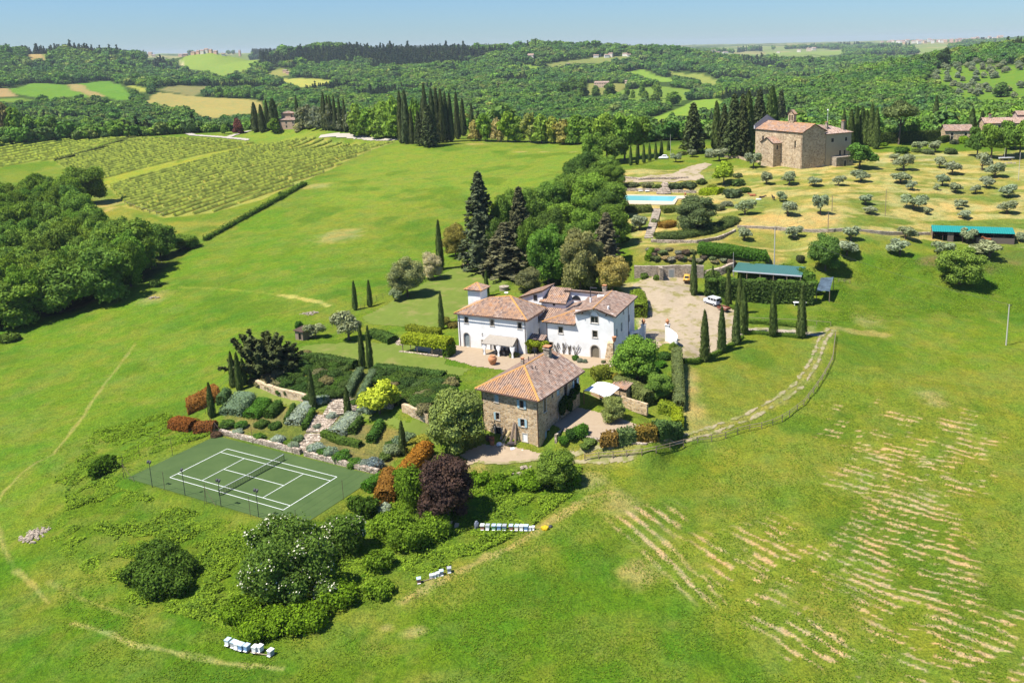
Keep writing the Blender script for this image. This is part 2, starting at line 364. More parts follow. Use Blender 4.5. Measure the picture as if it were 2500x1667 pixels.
def m_stone(name, cols, scale=2.2, mortar=(.42, .36, .27), zs=1.7):
    m, nt, out = mat(name); p = geo(nt)
    mp = N(nt, 'ShaderNodeMapping', ins={'Scale': (1, 1, zs)}); L(nt, p, mp.inputs[0])
    nz = noise(nt, p, 1.5, 2, .5, 'Color')
    w = N(nt, 'ShaderNodeVectorMath', operation='ADD'); sc = N(nt, 'ShaderNodeVectorMath', operation='SCALE', ins={'Scale': .25}); L(nt, nz, sc.inputs[0])
    L(nt, mp.outputs[0], w.inputs[0]); L(nt, sc.outputs[0], w.inputs[1])
    v = N(nt, 'ShaderNodeTexVoronoi', ins={'Scale': scale}); L(nt, w.outputs[0], v.inputs['Vector'])
    e = N(nt, 'ShaderNodeTexVoronoi', feature='DISTANCE_TO_EDGE', ins={'Scale': scale}); L(nt, w.outputs[0], e.inputs['Vector'])
    sep = N(nt, 'ShaderNodeSeparateColor'); L(nt, v.outputs['Color'], sep.inputs[0])
    st = ramp(nt, sep.outputs[0], [(k / (len(cols) - 1), c) for k, c in enumerate(cols)])
    big = noise(nt, p, .35, 4, .6)
    st = mix(nt, .55, st, ramp(nt, big, [(.35, (.55, .50, .45)), (.7, (1.25, 1.2, 1.1))]), 'MULTIPLY')
    ed = ramp(nt, e.outputs['Distance'], [(.02, (0, 0, 0)), (.10, (1, 1, 1))])
    c = mix(nt, ed, mortar, st)
    bsdf(nt, out, c, .92, .15, bump(nt, ed, .05, .8)); return m
def m_tiles():
    """clay tiles: attribute uvt carries across/along the slope in metres"""
    m, nt, out = mat('clay_roof_tiles')
    a = N(nt, 'ShaderNodeAttribute', attribute_name='uvt'); sep = N(nt, 'ShaderNodeSeparateXYZ'); L(nt, a.outputs['Vector'], sep.inputs[0])
    iu = math_(nt, 'FLOOR', math_(nt, 'ADD', math_(nt, 'MULTIPLY', sep.outputs[0], 1 / .42), .5)); iv = math_(nt, 'FLOOR', math_(nt, 'MULTIPLY', sep.outputs[1], 1 / .5))
    cb = N(nt, 'ShaderNodeCombineXYZ'); L(nt, iu, cb.inputs[0]); L(nt, iv, cb.inputs[1]); L(nt, sep.outputs[2], cb.inputs[2])
    wn = N(nt, 'ShaderNodeTexWhiteNoise', noise_dimensions='3D'); L(nt, cb.outputs[0], wn.inputs['Vector'])
    col = ramp(nt, wn.outputs['Value'], [(0, (.15, .10, .08)), (.22, (.27, .18, .135)), (.45, (.34, .235, .175)), (.65, (.40, .30, .24)), (.85, (.50, .42, .36)), (1, (.38, .18, .10))])
    p = geo(nt); n = noise(nt, p, .45, 5, .65); n2 = noise(nt, p, 2.5, 3)
    lich = ramp(nt, n, [(.42, (0, 0, 0)), (.60, (1, 1, 1))])
    at = N(nt, 'ShaderNodeAttribute', attribute_name='lich')
    f = math_(nt, 'MULTIPLY', math_(nt, 'ADD', lich, .3), math_(nt, 'MULTIPLY', at.outputs['Fac'], 1.25))
    wv = math_(nt, 'MULTIPLY', wn.outputs['Value'], 1.3)
    f = math_(nt, 'MINIMUM', math_(nt, 'MULTIPLY', f, wv), .72)
    col = mix(nt, f, col, (.48, .215, .05))
    col = mix(nt, math_(nt, 'MULTIPLY', n2, .3), col, (.36, .30, .27))
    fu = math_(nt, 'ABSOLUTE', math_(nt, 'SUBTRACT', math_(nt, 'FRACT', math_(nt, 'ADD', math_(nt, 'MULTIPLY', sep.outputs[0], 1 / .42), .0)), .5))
    col = mix(nt, ramp(nt, fu, [(.30, (0, 0, 0)), (.48, (.75, .75, .75))]), col, (.075, .05, .042))  # troughs between tile rows: shade and settled dirt painted in as darker colour
    fv = math_(nt, 'FRACT', math_(nt, 'MULTIPLY', sep.outputs[1], 1 / .95))
    bsdf(nt, out, col, .9, .15, bump(nt, fv, .03)); return m
def m_leaf(name, trans=.30, spread=.85, hue=(1.25, 1.1, .6), inst=False, cols=None, big=0):
    m, nt, out = mat(name)
    oi = N(nt, 'ShaderNodeObjectInfo'); at = N(nt, 'ShaderNodeAttribute', attribute_name='rnd')
    if cols: base = ramp(nt, oi.outputs['Random'], [(k / (len(cols) - 1), c) for k, c in enumerate(cols)])
    else: base = oi.outputs['Color']
    p = geo(nt)
    n = noise(nt, p, .35, 3)
    if big: base = mix(nt, ramp(nt, noise(nt, p, big, 4, .6), [(.38, (0, 0, 0)), (.62, (1, 1, 1))]), mix(nt, 1.0, base, (.62, .74, .9), 'MULTIPLY'), mix(nt, 1.0, base, (1.12, 1.02, .9), 'MULTIPLY'))
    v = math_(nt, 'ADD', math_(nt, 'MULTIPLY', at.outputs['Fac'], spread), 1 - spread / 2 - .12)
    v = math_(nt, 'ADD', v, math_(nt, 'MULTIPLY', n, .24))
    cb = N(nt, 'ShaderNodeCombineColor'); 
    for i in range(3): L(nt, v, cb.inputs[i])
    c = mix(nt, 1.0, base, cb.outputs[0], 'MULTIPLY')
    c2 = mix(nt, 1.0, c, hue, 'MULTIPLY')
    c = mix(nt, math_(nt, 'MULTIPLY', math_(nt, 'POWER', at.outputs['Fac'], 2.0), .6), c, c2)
    d = N(nt, 'ShaderNodeBsdfDiffuse'); t = N(nt, 'ShaderNodeBsdfTranslucent'); L(nt, c, d.inputs[0])
    L(nt, mix(nt, 1.0, c, (1.35, 1.25, .6), 'MULTIPLY'), t.inputs[0])
    ms = N(nt, 'ShaderNodeMixShader', ins={0: trans}); L(nt, d.outputs[0], ms.inputs[1]); L(nt, t.outputs[0], ms.inputs[2])
    L(nt, ms.outputs[0], out.inputs[0]); return m
def m_ground():
    m, nt, out = mat('meadow_ground'); p = geo(nt)
    a = N(nt, 'ShaderNodeAttribute', attribute_name='Col'); s = N(nt, 'ShaderNodeAttribute', attribute_name='amt')
    n1 = noise(nt, p, .8, 5, .7); n2 = noise(nt, p, 3.2, 5, .75); n3 = noise(nt, p, .16, 5, .65); n4 = noise(nt, p, 9, 2, .6)
    k = math_(nt, 'ADD', math_(nt, 'ADD', math_(nt, 'MULTIPLY', n1, .9), math_(nt, 'MULTIPLY', n2, 1.7)), math_(nt, 'MULTIPLY', n4, .8))
    k = math_(nt, 'ADD', math_(nt, 'MULTIPLY', math_(nt, 'SUBTRACT', k, 1.7), s.outputs['Fac']), 1.0)
    k = math_(nt, 'MAXIMUM', k, .3)
    cb = N(nt, 'ShaderNodeCombineColor'); [L(nt, k, cb.inputs[i]) for i in range(3)]
    c = mix(nt, 1.0, a.outputs['Color'], cb.outputs[0], 'MULTIPLY')
    yel = mix(nt, 1.0, c, (1.16, 1.02, .8), 'MULTIPLY'); grn = mix(nt, 1.0, c, (.74, .95, .85), 'MULTIPLY')
    q = math_(nt, 'ADD', math_(nt, 'MULTIPLY', n3, .6), math_(nt, 'MULTIPLY', n2, .4))
    c = mix(nt, ramp(nt, q, [(.40, (0, 0, 0)), (.60, (1, 1, 1))]), grn, yel)
    hh = math_(nt, 'ADD', n1, math_(nt, 'MULTIPLY', n2, .6))
    bsdf(nt, out, c, .95, .05, bump(nt, hh, .45, .9)); return m
M_PLASTER = m_plaster()
M_STONE = m_stone('ochre_rubble_stone', [(.28, .19, .11), (.48, .34, .19), (.62, .45, .26), (.70, .55, .35), (.54, .40, .26)], 2.2, (.5, .42, .3))
M_STONE_GREY = m_stone('grey_rubble_stone', [(.17, .14, .11), (.30, .25, .19), (.42, .35, .27), (.50, .43, .34), (.28, .24, .20)], 2.6, (.33, .29, .23))
M_CHURCH = m_stone('church_stone', [(.30, .21, .13), (.44, .33, .21), (.55, .42, .27), (.62, .50, .34)], 1.5, (.5, .41, .29), 1.5)
M_DRY = m_stone('dry_stone', [(.20, .16, .12), (.40, .33, .25), (.58, .48, .38), (.66, .58, .48)], 2.4, (.16, .13, .10), 1.6)
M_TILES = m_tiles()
M_LEAF = m_leaf('leaves')
M_NEEDLE = m_leaf('needles', .14, .85, (1.15, 1.05, .7))
M_OLIVE = m_leaf('olive_leaves', .25, .8, (1.15, 1.1, .95))
M_BARK = plain('bark', (.12, .09, .065), .95, .35, 3)
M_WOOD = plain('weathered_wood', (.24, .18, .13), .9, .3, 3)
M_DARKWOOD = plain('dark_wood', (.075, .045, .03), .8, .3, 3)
M_GLASS = plain('dark_window_glass', (.018, .02, .024), .12, .2, 1, .5)
M_TRIM = plain('grey_stone_trim', (.50, .45, .38), .9, .15, 3)
M_TERRA = plain('terracotta', (.48, .21, .10), .85, .2, 3)
M_IRON = plain('dark_iron', (.04, .04, .045), .6, .2, 3)
M_COPPER = plain('brown_copper', (.11, .055, .04), .5, .2, 3)
M_WHITE = plain('white_paint', (.80, .80, .78), .5, .06, 2)
M_CLOTH = plain('white_cloth', (.82, .82, .80), .9, .06, 2)
M_SHUT = plain('pale_blue_paint', (.33, .47, .52), .6, .12, 3)
M_GROUND = m_ground()

# ------------------------------------------------------------------ foliage
def leaves(c, nrm, size, g, asp=1.6, lift=0.0):
    """diamond leaf clumps at points c with outward directions nrm"""
    n = len(c); d = nrm + g.normal(0, .55, (n, 3)); d[:, 2] += lift
    d /= np.linalg.norm(d, axis=1)[:, None] + 1e-9
    r = g.normal(0, 1, (n, 3)); a = np.cross(d, r); a /= np.linalg.norm(a, axis=1)[:, None] + 1e-9; b = np.cross(d, a)
    s = size * g.uniform(.6, 1.35, (n, 1))
    v = np.stack([c + a * s * asp * .6, c + b * s * .6 + d * s * .12, c - a * s * asp * .6, c - b * s * .6 + d * s * .12], 1).reshape(-1, 3)
    return v, np.arange(4 * n).reshape(n, 4)
def sph(g, n):
    d = g.normal(0, 1, (n, 3)); return d / np.linalg.norm(d, axis=1)[:, None]
def crown_mesh(name, blobs, n, size, seed, mat_=None, core=.74, zmin=None, asp=1.6, depth=.25):
    g = np.random.default_rng(seed); mb = MB()
    V = []; Fc = []; R = []; off = 0
    w = np.array([b[1][0] * b[1][1] + b[1][1] * b[1][2] + b[1][0] * b[1][2] for b in blobs]); w = w / w.sum()
    for i, (c, r) in enumerate(blobs):
        k = max(8, int(n * w[i])); d = sph(g, k); d[:, 2] = np.where(d[:, 2] < -.55, -d[:, 2], d[:, 2])
        rad = 1 - depth * g.random((k, 1)) ** 2 + .10 * g.normal(0, 1, (k, 1))
        p = np.array(c) + d * np.array(r) * rad
        v, f = leaves(p, d, size, g, asp); V.append(v); Fc.append(f + off); off += len(v)
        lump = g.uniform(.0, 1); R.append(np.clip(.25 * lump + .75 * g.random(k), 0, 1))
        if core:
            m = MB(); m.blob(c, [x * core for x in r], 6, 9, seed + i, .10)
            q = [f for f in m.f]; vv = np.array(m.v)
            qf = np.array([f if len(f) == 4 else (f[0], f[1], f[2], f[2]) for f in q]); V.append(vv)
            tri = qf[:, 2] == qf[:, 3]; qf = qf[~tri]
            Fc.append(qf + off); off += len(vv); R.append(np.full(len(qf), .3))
    V = np.vstack(V)
    if zmin is not None: V[:, 2] = np.maximum(V[:, 2], zmin)
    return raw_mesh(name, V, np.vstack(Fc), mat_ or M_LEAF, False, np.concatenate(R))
def trunk_mesh(name, h, r, seed, limbs=4, spread=.5, fork=.45, mat_=None):
    g = np.random.default_rng(seed); mb = MB()
    top = (g.uniform(-.1, .1) * h, g.uniform(-.1, .1) * h, h)
    mid = (top[0] * .3, top[1] * .3, h * fork)
    mb.tube([(0, 0, -.4), (0, 0, .1), mid, top], [r * 1.35, r, r * .75, r * .3], 7)
    for k in range(limbs):
        q = 2 * math.pi * (k + g.uniform(-.3, .3)) / max(1, limbs); z = h * (fork + g.uniform(-.05, .25)); s = h * spread
        m = np.array(mid) * (z / max(mid[2], .01)) if mid[2] else np.zeros(3)
        mb.tube([(m[0], m[1], z), (m[0] + math.cos(q) * s * .5, m[1] + math.sin(q) * s * .5, z + s * .4), (m[0] + math.cos(q) * s, m[1] + math.sin(q) * s, z + s * .9)], [r * .55, r * .4, r * .15], 5)
    return mb.mesh(name, mat_ or M_BARK, True)
def broad(seed, h=10.0, w=4.6, n=3200, size=.42, lumps=13, low=.22):
    g = np.random.default_rng(seed); bl = [((0, 0, h * (.50 if low < .1 else .56)), (w * .66, w * .66, h * (.46 if low < .1 else .34)))]
    for k in range(lumps):
        q = g.uniform(0, 6.28); z = g.uniform(low + .1, .92); rr = w * math.sqrt(max(0, 1 - ((z - .5) / .52) ** 2)) * g.uniform(.55, .82)
        s = w * g.uniform(.26, .46); bl.append(((rr * math.cos(q), rr * math.sin(q), h * z), (s, s, s * g.uniform(.65, .9))))
    return crown_mesh('crown', bl, n, size, seed, zmin=h * .06)
def cypress(seed, h=10.0, r=.8, n=2300, fat=.4):
    g = np.random.default_rng(seed); hh = g.random(n) ** .85; th = g.uniform(0, 6.283, n)
    ph = g.uniform(0, 6.28, 3)
    def prof(t): return np.minimum(1, (t / .10 + .25) ** .6) * np.clip(1 - t, 0, 1) ** .62 * (1 - fat * .25 * np.cos(t * 3)) * 1.22
    lob = 1 + .09 * np.sin(5 * th + ph[0] + 6 * hh) + .09 * np.sin(3 * th + ph[1] - 9 * hh) + .12 * g.normal(0, 1, n)
    rr = r * prof(hh) * lob * (1 - .12 * g.random(n))
    p = np.stack([rr * np.cos(th), rr * np.sin(th), .25 + hh * (h - .25)], 1)
    d = np.stack([np.cos(th), np.sin(th), np.full(n, .35)], 1)
    s = .30 * g.uniform(.6, 1.3, (n, 1)); up = np.array([0, 0, 1.0]) + g.normal(0, .22, (n, 3)) ; t = np.cross(d, up); t /= np.linalg.norm(t, axis=1)[:, None]
    up = up - d * .0
    v = np.stack([p - up * s * .8, p + t * s * .42 - d * s * .05, p + up * s * 1.3 + d * s * .12, p - t * s * .42 - d * s * .05], 1).reshape(-1, 3)
    f = np.arange(4 * n).reshape(n, 4)
    m = MB(); pr = [(r * float(prof(np.array(t))) * .86, .2 + t * (h - .3)) for t in np.linspace(0, .97, 12)]; m.lathe((0, 0, 0), pr, 10)
    q = np.array([x for x in m.f if len(x) == 4]); V = np.vstack([v, np.array(m.v)])
    return raw_mesh('crown', V, np.vstack([f, q + len(v)]), M_NEEDLE, False, np.concatenate([np.clip(g.random(n) * .65 + .35 * (np.sin(4 * th + ph[2] + 7 * hh) > .2), 0, 1), np.full(len(q), .25)]))
def conifer(seed, h=20.0, r=4.5, n=9000, droop=.12, ragged=.5):
    g = np.random.default_rng(seed); V = []; Rn = []
    nb = 150; per = n // nb
    for b in range(nb):
        t = (b + g.random()) / nb; z = h * (.05 + .93 * t); Lb = r * (1 - t) ** .8 * g.uniform(1 - ragged, 1.08) + .25; q = b * 2.399 + g.uniform(-.3, .3)
        s = g.random(per) ** .7; d = np.array([math.cos(q), math.sin(q)]); sd = np.array([-d[1], d[0]])
        off = g.normal(0, .16, per) * Lb * (1.1 - s) + g.normal(0, .16, per)
        x = s * Lb; zz = z + x * .10 - droop * x * x / max(Lb, .5) * 1.2 + g.normal(0, .16, per)
        V.append(np.stack([d[0] * x + sd[0] * off, d[1] * x + sd[1] * off, zz], 1)); Rn.append(np.tile([[d[0] * .4, d[1] * .4, .8]], (per, 1)))
    p = np.vstack(V); nn = np.vstack(Rn); v, f = leaves(p, nn, .34, g, 2.2)
    m = MB(); m.lathe((0, 0, 0), [(r * .45 * (1 - t) ** .9 + .08, h * (.06 + .9 * t)) for t in np.linspace(0, 1, 8)], 9)
    q = np.array([x for x in m.f if len(x) == 4])
    return raw_mesh('crown', np.vstack([v, np.array(m.v)]), np.vstack([f, q + len(v)]), M_NEEDLE, False, np.concatenate([g.random(len(f)), np.full(len(q), .15)]))
def olive(seed, h=4.2, w=2.3, n=2300):
    g = np.random.default_rng(seed); bl = []
    for k in range(9):
        q = g.uniform(0, 6.28); rr = w * g.uniform(.25, .68); s = w * g.uniform(.30, .48)
        bl.append(((rr * math.cos(q), rr * math.sin(q), h * g.uniform(.40, .80)), (s, s, s * .85)))
    return crown_mesh('crown', bl, n, .22, seed, M_OLIVE, .5, None, 2.0, .55)
def shrub(seed, n=900, size=.16, lumps=6, m=None):   # unit: radius 1, height 1
    g = np.random.default_rng(seed); bl = [((0, 0, .30), (.78, .78, .58))]
    for k in range(lumps):
        q = 6.28 * k / lumps + g.uniform(-.4, .4); rr = g.uniform(.4, .62); s = g.uniform(.32, .48)
        bl.append(((rr * math.cos(q), rr * math.sin(q), g.uniform(.18, .55)), (s, s, s * .9)))
    return crown_mesh('foliage', bl, n, size, seed, m, .86, -.25)
PROT = {}; LG = 1.85
def prot(kind, k):
    key = (kind, k)
    if key in PROT: return PROT[key]
    s = 1000 + k * 17 + sum(map(ord, kind)) * 7
    if kind == 'broad': r = (broad(s), trunk_mesh('trunk', 6.0, .32, s), 10.0, 4.6)
    elif kind == 'fine': r = (broad(s, 10, 4.6, 12000, .22, 30, .07), trunk_mesh('trunk', 6.0, .30, s), 10.0, 4.6)
    elif kind == 'wood': r = (broad(s, 10, 5.0, 8500, .29, 22, .08), trunk_mesh('trunk', 6.0, .3, s), 10.0, 5.0)
    elif kind == 'far': r = (broad(s, 10, 4.8, 900, .75, 10, .0), trunk_mesh('trunk', 4.0, .3, s, 0), 10.0, 4.8)
    elif kind == 'cyp': r = (cypress(s), trunk_mesh('trunk', 1.5, .16, s, 0), 10.0, .85)
    elif kind == 'cypfar': r = (cypress(s, 10, .85, 700), trunk_mesh('trunk', 1.5, .16, s, 0), 10.0, .9)
    elif kind == 'cypbroad': r = (conifer(s, 12, 3.0, 4200, -.05, .12), trunk_mesh('trunk', 2.0, .35, s, 0), 12.0, 3.0)
    elif kind == 'con': r = (conifer(s), trunk_mesh('trunk', 12.0, .4, s, 0), 20.0, 4.5)
    elif kind == 'olive': r = (olive(s), trunk_mesh('trunk', 2.6, .2, s, 4, .45, .35), 4.4, 2.3)
    elif kind == 'pine':
        g = np.random.default_rng(s); bl = [((2.6 * math.cos(q) * rr, 2.6 * math.sin(q) * rr, 7.6 + .9 * (1 - rr) + g.uniform(-.7, .4)), (1.7, 1.7, 1.35)) for q, rr in [(k2 * 1.05, 1) for k2 in range(6)] + [(0, 0), (1, .5), (3, .5), (5, .5)]]
        r = (crown_mesh('crown', bl, 2600, .3, s, M_NEEDLE, .8), trunk_mesh('trunk', 7.0, .26, s, 5, .3, .6), 10.0, 4.2)
    PROT[key] = r; return r
def plant_at(name, kind, p, hgt, wid, tint, label, group=None, cat='tree', k=None, rz=None, wy=None):
    """tree standing at world point p: height and crown width in metres"""
    if k is None: k = random.randrange(4)
    cm, tm, h, w = prot(kind, k)
    t = thing(name, label, cat, p, group, random.uniform(0, 6.28) if rz is None else rz)
    t.scale = (wid / 2 / w, (wy or wid) / 2 / w, hgt / h)
    c = link('crown', cm, t); c.color = (*[x * LG for x in tint], 1); link('trunk', tm, t); return t
def jit(c, a=.12): 
    k = 1 + random.uniform(-a, a); return (c[0] * k * (1 + random.uniform(-a, a) * .7), c[1] * k, c[2] * k * (1 + random.uniform(-a, a)))
def plant(name, kind, x, y, top, wpx, tint, label, group=None, cat='tree', k=None, ja=.1):
    """base pixel, top pixel row and crown width in photo pixels -> a real tree on the ground there"""
    p = gp(x, y); D = float((p - np.array([0, 0, H])) @ FW); s = F / D
    return plant_at(name, kind, p - np.array([0, 0, .1]), (y - top) / s * 1.04, wpx / s, jit(tint, ja), label, group, cat, k)
SHR = {}
def shrub_at(name, p, r, hgt, tint, label, group=None, cat='shrub', kind=0, rz=None, ry=None, fine=False):
    key = ('f' if fine else 'c', kind % 4)
    if key not in SHR: SHR[key] = shrub(500 + kind * 31, 2600 if fine else 1100, .10 if fine else .17, 8)
    o = link(name, SHR[key]); o.location = tuple(p); o.rotation_euler = (0, 0, random.uniform(0, 6.28) if rz is None else rz)
    o.scale = (r, ry or r, hgt); o.color = (*[x * 1.4 for x in tint], 1); return tag(o, label, cat, group)
def hedge(name, pts, width, hgt, tint, label, group=None, cat='hedge', size=.16, per=26, rough=.08, z=None, rnd_top=0.0, leafm=None, parent=None, taper=1.0):
    """clipped hedge along world xy points (ground followed unless z is given)"""
    g = np.random.default_rng(int(abs(pts[0][0] * 13 + pts[0][1] * 7)) + 3)
    P = np.array(dens(pts, .8)); n = len(P); T = np.gradient(P, axis=0); T /= np.linalg.norm(T, axis=1)[:, None] + 1e-9; S = np.stack([-T[:, 1], T[:, 0]], 1)
    Z = hbase(P[:, 0], P[:, 1]) if z is None else np.full(n, z)
    hw = width / 2; prof = [(-1, -.15), (-1.0, .5), (-.92 * taper, .9), (-.5 * taper, 1.0 + rnd_top), (.5 * taper, 1.0 + rnd_top), (.92 * taper, .9), (1.0, .5), (1, -.15)]
    ring = []
    for i in range(n):
        for a, b in prof: ring.append((P[i, 0] + S[i, 0] * a * hw * .93, P[i, 1] + S[i, 1] * a * hw * .93, Z[i] + b * hgt * .96 * (1 + .05 * math.sin(i * 1.7))))
    V = [np.array(ring)]; m = len(prof); Fc = []
    for i in range(n - 1):
        for k in range(m - 1): Fc.append((i * m + k, i * m + k + 1, (i + 1) * m + k + 1, (i + 1) * m + k))
    Fc = [np.array(Fc)]; R = [np.full(len(Fc[0]), .35)]
    Ln = float(np.linalg.norm(np.diff(P, axis=0), axis=1).sum()); N_ = int(per * Ln * (width + 2 * hgt))
    t = g.random(N_) * (n - 1.001); i = t.astype(int); fq = (t - i)[:, None]
    base = P[i] * (1 - fq) + P[i + 1] * fq; zz = Z[i] * (1 - fq[:, 0]) + Z[i + 1] * fq[:, 0]
    u = g.random(N_) * (width + 2 * hgt); side = u < 2 * hgt
    a = np.where(side, np.where(u < hgt, -1, 1), g.uniform(-1, 1, N_)); b = np.where(side, (u % hgt) / hgt, 1.0 + rnd_top * (1 - a ** 2))
    nr = np.where(side[:, None], np.concatenate([S[i] * a[:, None], np.full((N_, 1), .25)], 1), np.array([[0, 0, 1.0]]))
    am = a * np.where(b > .8, taper, 1.0)
    p = np.concatenate([base + S[i] * (am * hw)[:, None], (zz + b * hgt)[:, None]], 1) + g.normal(0, rough, (N_, 3))
    for e in (0, n - 1):                       # end faces
        ne = int(per * width * hgt); q = np.concatenate([P[e] + S[e] * (g.uniform(-hw, hw, (ne, 1))), (Z[e] + g.random((ne, 1)) * hgt)], 1); p = np.vstack([p, q])
        nr = np.vstack([nr, np.tile([[*(T[e] * (-1 if e == 0 else 1)), .1]], (ne, 1))])
    v, f = leaves(p, nr, size, g); off = len(V[0]); V.append(v); Fc.append(f + off); R.append(g.random(len(f)))
    mid = P.mean(0); org = np.array([mid[0], mid[1], Z.mean()]); VV = np.vstack(V) - org
    if parent is not None:
        org = org - np.array(parent.matrix_basis.translation)
    o = link(name, raw_mesh(name, VV, np.vstack(Fc), leafm or M_LEAF, False, np.concatenate(R)), parent); o.location = tuple(org); o.color = (*[x * 1.35 for x in tint], 1)
    return tag(o, label, cat, group) if parent is None else o

# ------------------------------------------------------------------ ground mesh and its own colours
def R1(*p): return [(x * .26786, 90 + y * .26786) for x, y in p]
FIELDS = [  # far fields: pixel outline, colour
 ([(19,219),(80,204),(161,208),(220,236),(150,239),(115,243),(46,231)], (.13,.24,.03)),
 ([(163,208),(188,206),(260,237),(220,237)], (.33,.25,.13)),
 ([(188,206),(268,198),(319,229),(316,245),(287,245),(260,237)], (.12,.24,.03)),
 ([(-20,216),(16,216),(43,235),(-20,239)], (.36,.25,.15)),
 ([(-20,240),(94,243),(75,250),(-20,250)], (.16,.24,.04)),
 ([(354,253),(383,228),(482,236),(640,250),(640,275),(498,290),(455,265)], (.34,.28,.12)),
 ([(388,221),(429,209),(509,211),(495,224),(471,235)], (.22,.20,.10)),
 ([(308,212),(321,209),(370,223),(348,227)], (.32,.33,.08)),
 ([(439,148),(630,146),(630,160),(584,181),(538,188),(504,176),(453,170)], (.20,.27,.06)),
 ([(68,131),(104,131),(110,149),(75,148)], (.38,.27,.15)), ([(104,131),(131,131),(110,149)], (.2,.26,.06)),
 ([(676,194),(813,197),(805,209),(722,215)], (.36,.35,.10)), ([(647,181),(674,169),(714,173),(711,184),(671,189)], (.25,.24,.09)),
 ([(1519,176),(1569,170),(1658,198),(1618,201)], (.19,.29,.05)),
 ([(1508,221),(1610,211),(1685,219),(1679,243),(1658,253),(1561,248),(1516,240)], (.17,.25,.05)),
 ([(1578,294),(1658,264),(1722,243),(1768,253),(1754,261),(1709,275),(1599,300)], (.20,.30,.05)),
 ([(1623,173),(1701,181),(1754,197),(1746,211),(1685,194)], (.24,.27,.08)), ([(1256,153),(1320,164),(1318,173),(1296,168)], (.19,.28,.05)),
 ([(1438,204),(1535,206),(1500,232),(1430,232)], (.22,.22,.08)),
 ([(2272,197),(2299,168),(2379,154),(2406,157),(2520,162),(2520,237),(2427,248),(2341,240),(2336,219)], (.13,.22,.035)),
 ([(430,175),(440,148),(450,149),(436,178)], (.42,.38,.28)), ([(1870,128),(2060,124),(2060,131),(1870,137)], (.2,.26,.08)), ([(2230,120),(2320,117),(2300,129),(2240,128)], (.2,.25,.09)),
 ([(352,126),(610,126),(610,147),(352,147)], (.15,.19,.07)),
 ([(1330,158),(1450,140),(1540,136),(1540,142),(1440,155),(1350,166)], (.2,.22,.09))]
VINE_A = [(262,452),(305,505),(400,532),(520,520),(640,487),(800,418),(965,348),(800,341),(640,353),(509,385)]
VINE_B = [(213,448),(134,398),(332,338),(420,337),(560,346),(636,351),(509,379),(257,436)]
VINE_C = [(-60,343),(318,336),(128,393),(80,395),(-60,415)]
